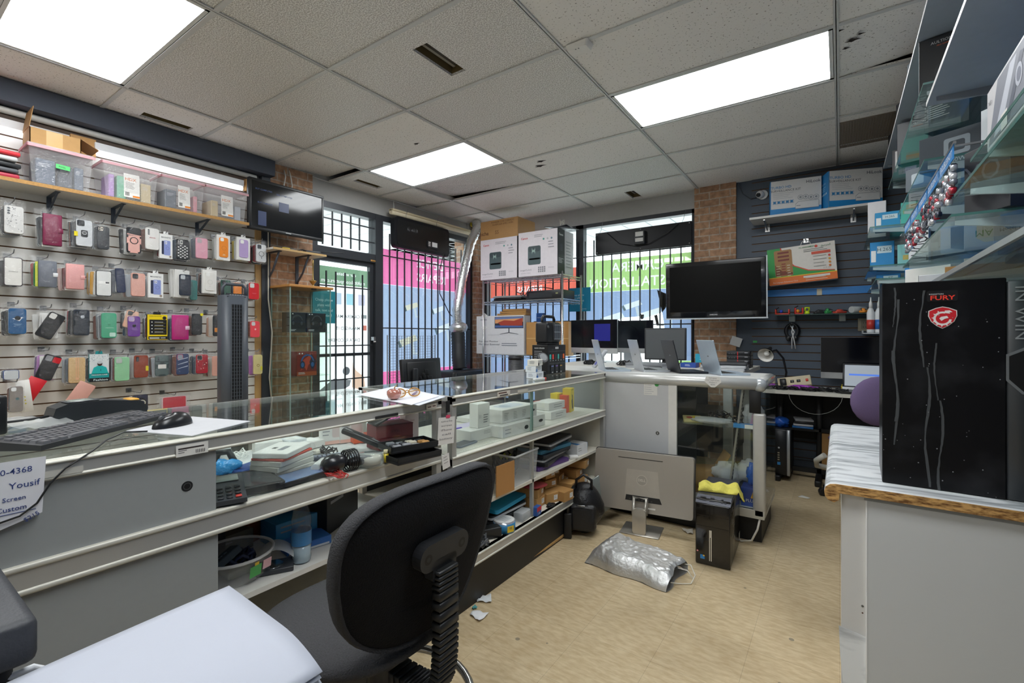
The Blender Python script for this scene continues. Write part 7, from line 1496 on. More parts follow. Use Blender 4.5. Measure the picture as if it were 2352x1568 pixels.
# ================================================================= on the floor before the counters
ai = thing('desktop_computer', 'silver all in one computer seen from its back on the floor', 'computer', (-1.065, 3.02, 0), 188)
W2, H2 = .645, .385
b = MB(); b.M = T(0, 0, .12) @ RX(8); b.prism(C('b3aca2', .35, .45, var=.02), rr(W2, H2, .018, 5, 0, H2 / 2), -.012, .022, 'xz', top=.985); b.build('back_cover', ai)
b = MB(); b.M = T(0, 0, .12) @ RX(8); b.prism(C('2b2c2f', .3), rr(W2 + .008, H2 + .008, .02, 5, 0, H2 / 2), -.02, -.012, 'xz'); b.build('bezel', ai)
b = MB(); b.M = T(0, 0, .12) @ RX(8) @ frame((0, .0225, 0), (-1, 0, 0), (0, 0, 1)); b.rect(C('2a2723', .5), -.16, .338, .13, .343); P_ = [(-.11, .075), (-.10, .27), (.10, .27), (.12, .075)]; b.flat(C('c0b9ae', .35, .4), P_); b.flat(C('1b1a19', .6), [(-.105, .07), (-.10, .105), (.115, .105), (.13, .07)]); b.flat(C('d8d2c6', .3, .5), circ(.034, 26, 0, .205)); b.flat(C('b3aca2', .35, .45), circ(.031, 26, 0, .205)); b.text(C('e6e0d5', .3, .4), 'DELL', 0, .205, .016, .012); b.rect(C('e6e4df'), .02, .03, .09, .04); [b.rect(C('3a3835'), -.08 + .02 * k, .075, -.07 + .02 * k, .085) for k in range(8)]; b.build('port_cover', ai)
b = MB(); M_ST = C('c3beb4', .3, .6)
b.M = T(0, .075, 0) ; b.prism(M_ST, rr(.085, .17, .03, 5, 0, .085), -.012, .012, 'xz')
b.M = T(0, .066, .13) @ RX(10); P = [(-.04, .0, 0), (-.04, 0, .10), (.04, 0, .10), (.04, 0, 0), (.03, 0, -.03), (0, 0, -.04), (-.03, 0, -.03)]
b.tube(M_ST, P, .012, 8, True); b.build('stand', ai)
b = MB(); b.M = T(0, .0, 0); b.rbox(M_ST, -.125, -.10, 0, .125, .10, .008, .004, 1); b.build('stand_base', ai)
hp = thing('computer_tower', 'black glossy computer tower with yellow cloth on the floor', 'computer', (-.588, 2.995, 0), 3)
w, d, h = .178, .43, .375
b = MB(); b.rbox(C('16130f', .22, spec=.5), -w / 2, -d / 2 + .01, .004, w / 2, d / 2, h - .012, .004, 1); b.build('case', hp)
b = MB(); b.rbox(C('14110e', .15, coat=.4), -w / 2 - .002, -d / 2 - .012, .002, w / 2 + .002, -d / 2 + .012, h - .03, .008, 2); b.M = frame((-w / 2, -d / 2 - .0125, 0), (1, 0, 0), (0, 0, 1)); b.rect(C('d5d0c6', .3, .3), w * .40, .03, w * .425, .20); b.rect(C('d5d0c6', .3, .3), w * .45, .03, w * .475, .20); b.rect(C('c9c4ba', .3, .3), w * .40, .16, w * .475, .20); b.rect(C('2f7fc0'), w * .14, .035, w * .27, .058); b.rect(C('e0b23a'), w * .22, .05, w * .27, .058); b.flat(C('d98a8a'), circ(.005, 10, w * .06, .075)); [b.rect(C('2c2823'), .006, h * q, w - .006, h * q + .0015) for q in (.74, .58)]; b.build('front_panel', hp)
b = MB(); b.prism(C('3a3c46', .3, .3), [(-d / 2 - .012, h - .03), (-d / 2 + .05, h), (d / 2, h), (d / 2, h - .013), (-d / 2 + .012, h - .034)], -w / 2 - .001, w / 2 + .001, 'yz'); b.build('top_cover', hp)
b = MB(); b.M = frame((-w / 2, -d / 2 - .012, h - .028), (1, 0, 0), (0, .062, .03)); [b.rect(C('16171a'), w * a, .02, w * c, .035) for a, c in ((.08, .3), (.38, .52), (.72, .78), (.82, .88))]; [b.rect(C('16171a'), w * a, .042, w * c, .05) for a, c in ((.1, .28), (.4, .52), (.72, .78))]; b.build('card_slot', hp)
b = MB(); b.M = frame((w / 2, -d / 2, 0), (0, 1, 0), (0, 0, 1)); [b.lines(C('8a857c'), .05 + .06 * (k % 2), h * (.85 - .09 * k), .06, 3, .010, .003) for k in range(6)]; b.rect(C('c9c4ba'), d - .06, .03, d - .01, .07); b.build('side_sticker', hp)
cl = thing('yellow_cloth', 'yellow microfibre cloth draped over the black computer tower', 'cloth', (-.568, 2.97, h + .001), 12)
b = MB(); CW_ = .25
def clo(u, v):
    x = (u - .5) * CW_; y = (v - .5) * .16; z = .016 + .012 * math.sin(7 * u + 3 * v) * math.sin(9 * v + 1) + .008 * math.sin(19 * u + 5)
    if x > .085: z -= (x - .085) * 1.2; x = .085 + (x - .085) * .75
    e = min(u, 1 - u, v, 1 - v); z = z if e > .06 or x > .08 else max(.002, z * e / .06)
    return (x, y, z)
b.grid(C('d9cf5e', .85, bump=.5, scale=200), clo, 26, 18); b.build('fabric', cl, solid=.006)
fb = thing('foil_bag', 'silver foil insulated bag lying on the floor', 'bag', (-.93, 2.535, 0), -5)
FW, FD, FH = .47, .30, .115
def foil(s_):
    def fn(u, v):
        e = min(1, 6 * min(u, 1 - u + .12)) ** .5; f_ = min(1, 7 * min(v, 1 - v)) ** .5
        n = .010 * (.4 - abs(noise.noise((u * 4.2, v * 3.1, 1.7)))) + .007 * (.4 - abs(noise.noise((u * 11 + v * 3, v * 9, 4.2)))) + .004 * noise.noise((u * 24, v * 19, 8.1))
        top = FH * (1 - .35 * u) * e * f_ * .97 + n
        return ((u - .5) * FW + .01 * math.sin(9 * v) * u, (v - .5) * FD + .008 * math.sin(12 * u), max(.003, top) if s_ else .002)
    return fn
M_FOIL = C('d6d6d6', .45, .85, var=.04, bump=.35, scale=45)
b = MB(); b.grid(M_FOIL, foil(1), 80, 54); b.grid(M_FOIL, foil(0), 10, 8); b.build('foil', fb)
b = MB(); [b.tube(C('d9d5ca', .5), P, .0028, 6) for P in ([(FW / 2 - .01, .09, .05), (FW / 2 + .04, .085, .06), (FW / 2 + .075, .05, .03), (FW / 2 + .07, .0, .006), (FW / 2 + .02, -.04, .005), (FW / 2 - .005, -.08, .02)], [(FW / 2 - .01, .03, .05), (FW / 2 + .04, .035, .05), (FW / 2 + .07, .03, .02)])]; b.build('string_handle', fb)
bg = thing('shoulder_bag', 'black leather shoulder bag leaning on the counter end', 'bag', (-1.37, 2.80, 0), 20)
b = MB(); b.ball(C('17171a', .4, bump=.3, scale=60), 0, 0, .165, .12, .11, .165, 22, lambda d: 1 + .12 * math.cos(4 * math.atan2(d.y, d.x)) * (1 - abs(d.z)) * .4 + .06 * math.sin(5 * d.z + 2 * d.x)); b.v = [(x, y, max(.002, z)) for x, y, z in b.v]; b.build('body', bg)
b = MB(); b.rbox(C('1b1b1e', .4, bump=.3, scale=60), -.085, -.125, .04, .085, -.06, .21, .03, 3); b.tube(C('3a3a3d', .3), [(-.07, -.125, .19), (0, -.13, .2), (.07, -.125, .19)], .003, 6); b.build('front_pocket', bg)
b = MB(); b.tube(C('17171a', .45), [(-.05, -.04, .28), (-.045, -.06, .35), (0, -.06, .385), (.05, -.05, .35), (.05, -.03, .28)], .009, 8); b.build('handle', bg)
b = MB(); b.rbox(C('151517', .5), -.115, -.15, .0, -.065, -.12, .16, .008); b.tube(C('151517', .5), [(-.09, -.135, .15), (-.095, -.12, .24), (-.06, -.05, .3)], .014, 6); b.build('strap', bg)
b = MB(); b.rbox(C('a9abad', .2, .8), -.03, -.133, .205, .02, -.127, .213, .002, 1); b.build('buckle', bg)
b = MB(); b.M = RX(-12) ; b.rbox(C('8f9490', .3, .5), -.17, -.006, 0, .17, .006, .24, .004, 1); b.build('closed_screen', None, (-1.27, 3.11, .115), (0, -14, 74), 'grey flat panel standing in the black shoulder bag', 'panel')
b = MB(); b.tube(C('c29a62', .5), [(-1.452, 1.86, .017), (-1.438, 2.82, .017)], .016, 12); b.build('wooden_rod', label='long wooden dowel rod lying along the counter plinth', cat='rod')
for k, (u, v, ds, c) in enumerate(((1098, 1415, 'white folded paper scrap nearest the chair on the floor', 'e9eaec'), (1112, 1378, 'clear plastic shred by the dowel end on the floor', 'd9dcde'), (1090, 1398, 'tiny teal scrap on the floor', '4f9a9c'), (1582, 1222, 'crumpled scrap beside the black tower on the floor', 'cfc8ba'), (1848, 1142, 'flat pale scrap on the floor by the purple chair', 'e6e2d8'))):
    p = oz(u, v, 0); b = MB(); s = .012 if k == 2 else .035; b.grid(C(c, .5), lambda q, r: ((q - .5) * s * 2, (r - .5) * s * (1 + q), .003 + .01 * abs(math.sin(5 * q + 3 * r)) * (k != 4)), 5, 4); b.build('paper_scrap', None, (p.x, p.y, 0), (0, 0, 40 * k), ds, 'scrap', solid=.0008)
# ================================================================= dark slat wall at the back
BF = YB - .023
t = thing('wall_shelf', 'white wall shelf on chrome brackets high on the dark slat wall', 'shelf', (0, 0, 0), 0)
b = MB(); b.box(C('d9d8d4', .45), -.70, 4.93, 2.365, .22, BF, 2.385); b.build('board', t)
for x in (-.58, .10): b = MB(); b.prism(M_CHROME, [(BF, 2.30), (BF, 2.363), (4.96, 2.363), (4.96, 2.352)], x - .006, x + .006, 'yz'); b.box(M_CHROME, x - .02, BF - .004, 2.29, x + .02, BF, 2.36); b.build('bracket', t)
def kit_ops(): 
    o = [('F', 'rect', '1f86c8', 0, 0, 1, .17), ('F', 'rect', '1f86c8', 0, 0, .015, 1), ('F', 'text', '2a86c0', 'TURBO HD', .22, .80, .075, {'bold': .006}), ('F', 'text', '4a4e55', 'SURVEILLANCE KIT', .31, .70, .065), ('F', 'text', '3a4250', 'HiLook', .85, .88, .085, {'bold': .004}), ('F', 'lines', 'b5b8bd', .06, .62, .42, 4, .05, .012), ('L', 'rect', '1f86c8', 0, 0, 1, 1), ('L', 'text', 'cfe6f4', 'TURBO HD', .4, .72, .05), ('L', 'lines', 'a9d2ec', .15, .62, .6, 3, .05, .015)]
    for k in range(5): o += [('F', 'rr', '2a86c0', .09 + .085 * k, .36, .05, .07, .1), ('L', 'circ', 'cfe6f4', .2 + .15 * k, .42, .03)]
    for k in range(4): o += [('F', 'circ', '8d9096', .60 + .1 * k, .42 + .03 * (k < 2), .07), ('F', 'circ', 'd3d3d3', .60 + .1 * k, .42 + .03 * (k < 2), .06), ('F', 'circ', '8d9096', .60 + .1 * k, .42 + .03 * (k < 2), .03)]
    return o + [('F', 'poly', '8d9096', [(.50, .12), (.50, .26), (.56, .33), (.95, .33), (.95, .12)]), ('F', 'poly', 'd9d9d9', [(.505, .13), (.505, .25), (.563, .32), (.945, .32), (.945, .13)]), ('F', 'rect', '8d9096', .52, .2, .6, .22)]
pbox('camera_kit_carton', 'left white and blue surveillance kit carton on the high shelf', 'carton', (-.345, 5.08, 2.386), (.40, .2, .31), 'd8d7d6', kit_ops(), 8, 'surveillance kit cartons')
pbox('camera_kit_carton', 'right white and blue surveillance kit carton on the high shelf', 'carton', (.075, 5.07, 2.386), (.40, .2, .31), 'd8d7d6', kit_ops(), 20, 'surveillance kit cartons')
cm = thing('security_camera', 'white dome eye camera on the dark slat wall by the brick pillar', 'camera', (-.63, BF - .001, 2.655), 0)
b = MB(); b.M = RX(90); b.cyl(C('e2e2e0', .4), .01, 0, 0, .022, .045, 22); b.build('base', cm); b = MB(); b.ball(C('dcdcda', .3), -.01, -.04, 0, .038, n=18); b.build('eyeball', cm); b = MB(); b.M = T(-.02, -.07, -.01) @ RX(80) @ RY(-15); b.cyl(C('2a2b2e', .15), 0, 0, -.006, .008, .02, 18); b.build('lens', cm)
b = MB(); b.tube(C('3f4650', .5), [(-.66, BF - .008, 2.64), (-.72, BF - .006, 2.63), (-.80, BF - .005, 2.70), (-.845, BF - .005, 2.82)], .004, 6); b.build('cable', label='dark thin cable looping from the wall camera to the ceiling', cat='cable')
ck = pbox('clock_carton', 'green, white and orange prayer clock carton hung tilted on the dark wall', 'carton', (-.28, 5.12, 1.765), (.535, .09, .34), 'e3ded6', [('F', 'rect', 'e8762a', 0, 0, 1, .19), ('F', 'rect', 'e6d22a', 0, .19, 1, .21), ('F', 'poly', '2f9e4a', [(0, .21), (0, 1), (.22, 1), (.26, .75), (.4, .48), (.6, .32), (.97, .25), (.97, .21)]), ('F', 'poly', 'd8452f', [(.22, 1), (.26, .75), (.4, .48), (.6, .32), (.97, .25), (.97, .23), (.6, .29), (.385, .46), (.245, .74), (.2, 1)]), ('F', 'rr', 'a87a45', .24, .58, .27, .72, .04), ('F', 'poly', '7a3f22', [(.11, .25), (.11, .55), (.22, .35), (.37, .3), (.37, .25)])] + [('F', 'rect', '7a2a22', .16, .84 - .1 * k, .33, .89 - .1 * k) for k in range(3)] + [('F', 'rect', '8a2f26', .21, .54 - .07 * k, .27, .57 - .07 * k) for k in range(5)] + [('F', 'lines', 'd9c9a0', .125, .5, .07, 5, .07, .015), ('F', 'lines', 'e6dcc9', .29, .5, .06, 5, .07, .015), ('F', 'text', '3a8a52', 'AL-HARAMEEN', .60, .93, .04, {'bold': .01}), ('F', 'circ', 'd8452f', .735, .92, .035), ('F', 'text', '3a7a4a', '\ufea6\ufef4\ufee3\ufeae\ufea4\ufedf\ufe8d', .87, .92, .05), ('F', 'lines', '8a8a88', .55, .85, .36, 2, .045, .015), ('F', 'rect', 'd8553a', .66, .71, .93, .78)] + [('F', 'circ', ('d8452f', 'e0a52a', 'e0942a', 'd8752a')[k], .91, .64 - .09 * k, .028) for k in range(4)] + [('F', 'lines', 'a3a09a', .68, .65, .2, 4, .09, .015), ('F', 'text', 'f2e6d6', 'Five Languages Al-harameen Clock', .25, .06, .035, {'w': .2}), ('F', 'rect', 'e9e4da', .52, .11, .9, .16), ('F', 'lines', 'f0d9c2', .55, .09, .36, 2, .05, .015), ('F', 'text', 'b8a8a0', 'H R M', .86, .32, .04)], rot=(0, -4, 0))
b = MB(); b.box(M_CHROME, -.02, -.006, -.02, .02, 0, .02); b.tube(M_CHROME, [(0, 0, 0), (0, -.09, 0), (0, -.11, .015)], .004, 6); b.tube(C('d5d5d2', .5), [(-.05, -.06, -.07), (-.03, -.06, -.02), (0, -.06, .004), (.03, -.06, -.02), (.05, -.06, -.07)], .004, 6); b.build('display_hook', None, (-.26, BF, 2.165), label='chrome hook holding the prayer clock carton', cat='hook')
b = MB(); b.box(C('c9c0a9', .5), -.02, -.006, -.03, .02, 0, .03); b.build('wall_plate', None, (-.155, BF, 1.68), label='small beige plate on the blue wall stripe', cat='plate')
ts = thing('glass_shelf', 'small dark glass shelf of drone toys on the dark slat wall', 'shelf', (0, 0, 0), 0)
b = MB(); b.box(GLASS('7f9a96', .75), -.50, 5.0, 1.462, .24, BF, 1.470); b.build('glass', ts)
for x in (-.37, .02): b = MB(); b.rbox(BAG('dfe6e6', .4), x - .025, BF - .05, 1.405, x + .025, BF, 1.462, .004); b.build('bracket', ts)
GT = 'drone toys and parts on the small glass shelf'
for k, (x, c, ds, w, h) in enumerate(((-.44, 'd8402a', 'red plastic frame with blue ball, leftmost on the toy shelf', .12, .05), (-.31, 'd3352a', 'red frame with orange knob on the toy shelf', .07, .06), (-.245, 'c9e02a', 'neon yellow suction holder on the toy shelf', .05, .065), (-.15, '2c2e30', 'dark small drone on the toy shelf', .09, .04), (-.09, '2f8a4a', 'green clip on the toy shelf', .05, .05), (.0, 'c24a3a', 'red and white tool bundle on the toy shelf', .1, .04), (.13, '1f2124', 'black tool roll inside a clear tube on the toy shelf', .14, .06), (.165, 'e08a2a', 'orange cap at the front of the toy shelf', .04, .04), (.215, 'd2a52a', 'yellow piece at the right end of the toy shelf', .03, .05))):
    b = MB(); y = 5.08 if k != 7 else 5.03
    if k in (0, 1): b.rbox(C(c, .4), -w / 2, -.04, 0, w / 2, .04, .012, .004); b.rbox(C(c, .4), -w / 2, -.04, 0, -w / 2 + .012, .04, h, .004); b.rbox(C(c, .4), w / 2 - .012, -.04, 0, w / 2, .04, h, .004); b.ball(C('2f4fc0' if k == 0 else 'e8a02a', .3), -.01, -.02, .03, .016, n=12); b.tube(M_PLB, [(-w / 2, 0, h), (-w / 2 + .03, .0, h + .02)], .005, 6)
    elif k == 2: b.tube(C(c, .35), [(-.015, 0, .03), (-.015, 0, .06), (.015, 0, .06), (.015, 0, .03)], .009, 8); b.cyl(C(c, .35), 0, 0, 0, .03, .026, 16, .016)
    elif k == 6: b.M = T(0, 0, .03) @ RY(90); b.cyl(BAG('e6ecec', .5), 0, 0, -.07, .07, .028, 14); b.cyl(C(c, .4), 0, 0, -.06, .06, .016, 12)
    else: b.rbox(C(c, .4), -w / 2, -.025, 0, w / 2, .025, h * .55, .008); b.ball(C(c, .4), 0, 0, h * .55, w * .35, .018, h * .45, 12); b.tube(C('3a3b3e', .4), [(-w / 2, .0, h * .5), (0, .02, h), (w / 2 + .02, 0, h * .7)], .003, 6)
    b.build('toy_part', None, (x, y, 1.4705), (0, 0, 8 * k), ds, 'toy', GT)
hp_ = thing('headphones', 'black and white cable bundle of headphones hung on the dark wall', 'headphones', (-.37, BF - .03, 1.27), 0)
b = MB(); [b.tube(C('1b1c1f', .35), [(.058 * math.cos(a) * (1 - .08 * k), -.012 * k, .05 + .065 * math.sin(a)) for a in [q * math.pi / 8 for q in range(16)]], .011, 7, True) for k in range(3)]; b.build('headband', hp_)
b = MB(); [b.tube(C('d9dadb', .35), [(-.01 + .02 * k, -.04, .10), (.02 - .02 * k, -.045, .04), (.0 + .015 * k, -.04, -.02), (.03 * k, -.03, -.12)], .005, 6) for k in range(2)]; b.build('cord', hp_)
b = MB(); [b.ball(C('1b1c1f', .35), s * .03, -.02, -.02, .022, .02, .028, 12) for s in (-1, 1)]; b.build('ear_cup', hp_)
b = MB(); b.tube(M_CHROME, [(0, .03, 0), (0, -.05, 0), (0, -.06, .01)], .0035, 6); b.build('display_hook', None, (-.37, BF - .03, 1.385), label='wire hook holding the bundled headphones', cat='hook')
b = MB(); b.rbox(C('a39a86', .5), -.047, -.016, 0, .047, 0, .115, .006); b.M = frame((0, -.0165, 0), (1, 0, 0), (0, 0, 1)); b.rect(C('8a8170'), -.025, .02, .025, .095); [b.rect(C('3a352d'), x, z, x + .004, z + .012) for x in (-.01, .008) for z in (.03, .068)]; b.build('wall_outlet', None, (.18, BF, 1.315), label='beige double wall outlet on the dark slat wall', cat='outlet')
b = MB(); b.box(C('45b05a', .6), -.018, -.001, -.01, .018, 0, .01); b.build('sticky_note', None, (-.69, BF, 1.215), label='tiny green sticky note on the dark slat wall', cat='note')
b = MB(); b.M = RY(18); b.box(C('dcdcda', .6), -.05, -.001, -.045, .05, 0, .045); b.build('note_paper', None, (-.86, BF - .02, 1.215), label='white paper stuck on the corner of the back brick pillar', cat='note')
wp = thing('glue_shelf', 'clear small shelf of glue bottles at the right of the dark wall', 'shelf', (0, 0, 0), 0)
b = MB(); b.box(BAG('dfe6ea', .4), .16, 4.93, 1.29, .36, BF, 1.298); [b.box(BAG('dfe6ea', .4), .16, 4.93, 1.298, .163, BF, 1.32)]; b.build('tray', wp)
for k, (x, c, c2, ds) in enumerate(((.215, 'e4e6e8', 'c23a32', 'white bottle with red label on the glue shelf'), (.27, 'e6e8ea', '2f6fc0', 'white bottle with blue label on the glue shelf'))):
    bt2 = thing('glue_bottle', ds, 'bottle', (x, 4.99, 1.2985), 0, 'bottles on the glue shelf'); b = MB(); b.lathe(C(c, .35), [(.026, 0), (.028, .01), (.028, .17), (.018, .2), (.012, .21)], 18); b.build('bottle', bt2)
    b = MB(); b.lathe(C('f0f0ee', .35), [(.013, .21), (.013, .25), (.006, .27), (.004, .30)], 14); b.build('nozzle', bt2); b = MB(); b.lathe(C(c2, .4), [(.0285, .03), (.0285, .11)], 18); b.build('paper_label', bt2)

# ---------------------------------------------------------------- desk at the back with its things
DZ = .80
dk = thing('desk', 'white topped repair desk with black frame against the dark wall', 'desk', (0, 0, 0), 0)
b = MB(); b.box(C('d9d5ca', .5), -.56, 4.68, DZ - .028, .64, BF - .005, DZ); b.build('desktop', dk); b = MB(); b.box(C('141416', .6), -.55, 5.14, .32, .63, 5.16, DZ - .03); b.build('modesty_panel', dk)
for x in (-.45, -.15, .5): b = MB(); b.rbox(M_BLK, x - .02, 4.98, .05, x + .02, 5.02, DZ - .03, .004, 1); b.rbox(M_BLK, x - .025, 4.72, 0, x + .025, 5.16, .05, .01, 2); b.build('leg', dk)
b = MB(); b.box(M_BLK, -.45, 4.98, .05, .5, 5.02, .09); b.box(M_BLK, -.15, 4.98, .42, .5, 5.02, .45); b.build('crossbar', dk)
b = MB(); b.tube(C('84847f', .5), [(-.17 + .19 * math.sin(a), 4.67, .79 - .17 * math.cos(a)) for a in [-1.5 + .25 * k for k in range(13)]], .002, 6); b.build('cable', label='thin grey cable sagging below the desk edge', cat='cable')
pc = thing('computer_tower', 'black and silver computer tower under the repair desk', 'computer', (-.44, 4.95, .05), 0)
b = MB(); b.rbox(C('26272a', .4), -.06, -.19, 0, .085, .19, .40, .004, 1); b.build('case', pc); b = MB(); b.rbox(C('1c1d20', .35), -.06, -.2, .01, .06, -.19, .39, .003, 1); b.rbox(C('b9bcc0', .3, .5), .06, -.2, 0, .085, -.19, .4, .003, 1); b.M = frame((0, -.2005, 0), (1, 0, 0), (0, 0, 1)); b.flat(C('c9ccd0'), circ(.008, 14, 0, .24)); [b.rect(C('a9a08a'), -.01, .13 + .02 * k, .005, .14 + .02 * k) for k in range(4)]; b.rect(C('3f8fd0'), -.012, .09, .012, .115); b.build('front_panel', pc)
pbox('brown_carton', 'brown carton frame under the repair desk', 'carton', (.0, 5.0, .0925), (.26, .05, .32), '9a7444', [('F', 'rect', '1b1a1a', .2, .05, .95, .72)], 0)
crump('blue_bag', 'bright blue bag lying on the tower under the desk', 'bag', (-.44, 4.9, .451), C('1f55b0', .4), .07, .08, .045, 8)
for k, (w, c, h) in enumerate(((.16, '2f6fb0', .018), (.15, 'd2d3d6', .016), (.15, '2a2b2e', .02), (.14, 'c9cbd0', .014))): b = MB(); b.rbox(C(c, .4), -w / 2, -.09, 0, w / 2, .09, h, .003, 1); b.build('closed_device', None, (-.27, 4.99, .452 + .021 * k), (0, 0, 3 * k), ('lowest blue', 'silver second', 'black third', 'topmost silver')[k] + ' flat device of the stack under the desk', 'device', 'flat devices under the desk')
b = MB(); b.box(M_BLK, -.36, 4.92, .43, -.15, 5.06, .45); b.build('under_shelf', dk)
im = imac('large dark screened all in one computer on the repair desk', .11, 5.06, 0, .50, .31, .055, True, DZ + .0005)
la = thing('laptop', 'black and grey open laptop with blue bar on its screen on the desk', 'laptop', (.175, 4.80, DZ + .0005), -4)
b = MB(); b.prism(C('1d1e20', .4), rr(.33, .22, .012), 0, .02, 'xy'); b.build('base', la); b = MB(); b.M = T(0, .105, .02) @ RX(-14); b.rbox(C('2b2c2f', .4), -.165, 0, 0, .165, .01, .225, .004, 1); b.box(C('a9abae', .35, .4), -.165, -.0005, .0, .165, 0, .02); b.build('lid', la)
b = MB(); b.M = T(0, .105, .02) @ RX(-14); b.box(EMIT('9aa3ad', .35), -.15, -.0012, .03, .15, -.0004, .21); b.M = b.M @ frame((0, -.0013, 0), (1, 0, 0), (0, 0, 1)); b.rect(EMIT('3a6fd8', .5), -.12, .12, .15, .135); b.text(C('e6e6e6'), 'acer', 0, .011, .008); b.build('screen', la)
dl = thing('desk_lamp', 'black gooseneck desk lamp with white inner shade on the desk', 'lamp', (-.42, 4.97, DZ + .0005), 0)
b = MB(); b.cyl(M_PLB, 0, 0, 0, .018, .07, 24); b.build('base', dl); b = MB(); b.tube(M_PLB, [(0, 0, .018), (.02, -.01, .14), (.0, -.06, .27), (-.05, -.12, .345), (-.10, -.17, .33)], .009, 8); b.build('neck', dl)
b = MB(); b.M = T(-.11, -.18, .33) @ RX(-64) @ RY(10); b.lathe(M_PLB, [(.016, .07), (.02, .03), (.03, .02), (.062, -.045), (.068, -.07)], 22, cap=False); b.lathe(C('e9e7e2', .35), [(.066, -.069), (.059, -.045), (.03, .01), (0, .015)], 22, cap=False); b.ball(C('f0efe9', .3), 0, 0, -.035, .024, n=14); b.build('lamp_shade', dl)
ps = thing('power_bar', 'beige power bar with red switch on the repair desk', 'power bar', (-.335, 4.93, DZ + .06), 0, rot=(70, -10, 0))
b = MB(); b.rbox(C('cfc2a2', .5), -.13, -.045, -.02, .13, .045, .02, .005); b.build('body', ps); b = MB(); b.M = T(0, 0, .0205); b.rbox(C('1c1c1e', .4), -.11, -.03, 0, -.06, .03, .02, .004, 1); [b.rbox(C('2a2a2c', .4), -.03 + .05 * k, -.012, 0, .0 + .05 * k, .012, .004, .003, 1) for k in range(2)]; b.build('socket', ps); b = MB(); b.rbox(C('d23a2a', .3), .09, -.012, .02, .11, .012, .027, .002, 1); b.build('switch', ps)
crump('cable', 'purple coil of cable on the repair desk', 'cable', (-.27, 4.82, DZ + .0005), C('a03ab8', .4, bump=.5, scale=80), .11, .035, .022, 9)
for k in range(5): tangle('cable', ('black cable heap at the left of the repair desk', 'black cable heap before the power bar', 'black cable heap in the middle of the desk', 'dense black cable heap left of the laptop', 'black cables at the desk edge')[k], 'cable', (-.42 + .105 * k, 4.77 + .03 * (k % 2), DZ + .0005), C('1b1c1e', .4), 8, .07, .05, .035, .0032, 90 + k, 'cable heaps on the repair desk')
crump('yellow_box', 'small yellow box behind the laptop on the desk', 'box', (.045, 4.98, DZ + .0005), C('c9b52a', .5), .035, .03, .03, 2)
oc = thing('office_chair', 'purple fabric office chair at the repair desk', 'chair', (.235, 4.32, 0), 20)
b = MB(); b.ball(C('7d6a92', .85, bump=.4, scale=260), 0, 0, .80, .185, .05, .18, 22); b.build('backrest', oc); b = MB(); b.ball(C('6f5d84', .85), 0, .25, .46, .23, .22, .05, 20); b.build('seat', oc)
b = MB(); b.tube(M_PLB, [(0, .03, .72), (0, .06, .5), (0, .2, .42)], .018, 8); b.build('back_bar', oc); b = MB(); b.cyl(M_PLB, 0, .22, .08, .42, .025, 14); b.build('column', oc)
for k in range(5):
    a = R(72 * k + 20); x, y = .27 * math.cos(a), .22 + .27 * math.sin(a); b = MB(); b.tube(M_PLB, [(0, .22, .10), (x, y, .07)], [.024, .016], 8); lg = b.build('leg', oc); b = MB(); b.M = T(x, y, .03) @ RX(90); b.cyl(M_PLB, 0, 0, -.02, .02, .03, 14); b.build('caster', lg)
b = MB(); b.tube(C('d5d2c9', .5), [(-.10, 4.62, .30), (-.16, 4.66, .24), (-.16, 4.74, .18), (-.05, 4.78, .16), (.08, 4.76, .15)], .022, 10); b.tube(C('d5d2c9', .5), [(.08, 4.76, .15), (.1, 4.7, .02)], .022, 10); b.build('white_hose', label='thick pale hose curling under the repair desk', cat='hose')

# ================================================================= right wall shelving
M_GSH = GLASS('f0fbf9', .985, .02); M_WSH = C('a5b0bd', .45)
def shelf(desc, z, y0, y1, x0=.285, white=False, th=.008):
    t = thing('wall_shelf', desc, 'shelf', (0, 0, 0), 0, 'shelves on the right wall'); th = .016 if white else th
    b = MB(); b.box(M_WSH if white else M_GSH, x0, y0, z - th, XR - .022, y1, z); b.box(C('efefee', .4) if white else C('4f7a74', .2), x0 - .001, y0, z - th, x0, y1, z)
    if not white: b.box(C('4f7a74', .2), x0, y0 - .001, z - th, XR - .022, y0, z)
    b.build('board', t)
    for y in (y0 + .08, y1 - .08):
        b = MB(); b.prism(BAG('dfe8ea', .45) if not white else C('8d9298', .4), [(XR - .022, z - .07), (XR - .022, z - th), (x0 + .02, z - th), (x0 + .02, z - th - .014)], y - .004, y + .004, 'xz'); b.build('bracket', t)
def lined(z, boxes, grp):
    for (ds, y, x, w, d, h, c, ops, rz) in boxes: pbox('product_box', ds, 'box', (x, y, z + .0005), (w, d, h), c, ops, rz, grp)
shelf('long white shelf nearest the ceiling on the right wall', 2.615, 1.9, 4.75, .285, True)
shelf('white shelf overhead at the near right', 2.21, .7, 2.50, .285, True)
shelf('glass shelf holding the tall black headset boxes', 2.325, 2.58, 4.3); shelf('glass shelf holding the dark power supply boxes', 2.0, 2.55, 3.6)
shelf('glass shelf holding the white motherboard box at the near right', 1.745, .95, 1.72); shelf('glass shelf holding yellow boxes at the near right', 1.675, 1.1, 1.80, .265)
shelf('glass shelf under the row of blue headed packs', 1.655, 1.98, 3.35); shelf('glass shelf of adapter boxes', 1.48, 2.42, 3.5); shelf('glass shelf with silver edge over the big black case', 1.475, 1.0, 2.38)
shelf('far upper glass shelf of blue camera boxes', 2.02, 4.05, 5.05, .17); shelf('far middle glass shelf of blue camera boxes', 1.755, 4.05, 5.05, .17); shelf('far lower glass shelf by the glue bottles', 1.64, 3.8, 4.9, .19)
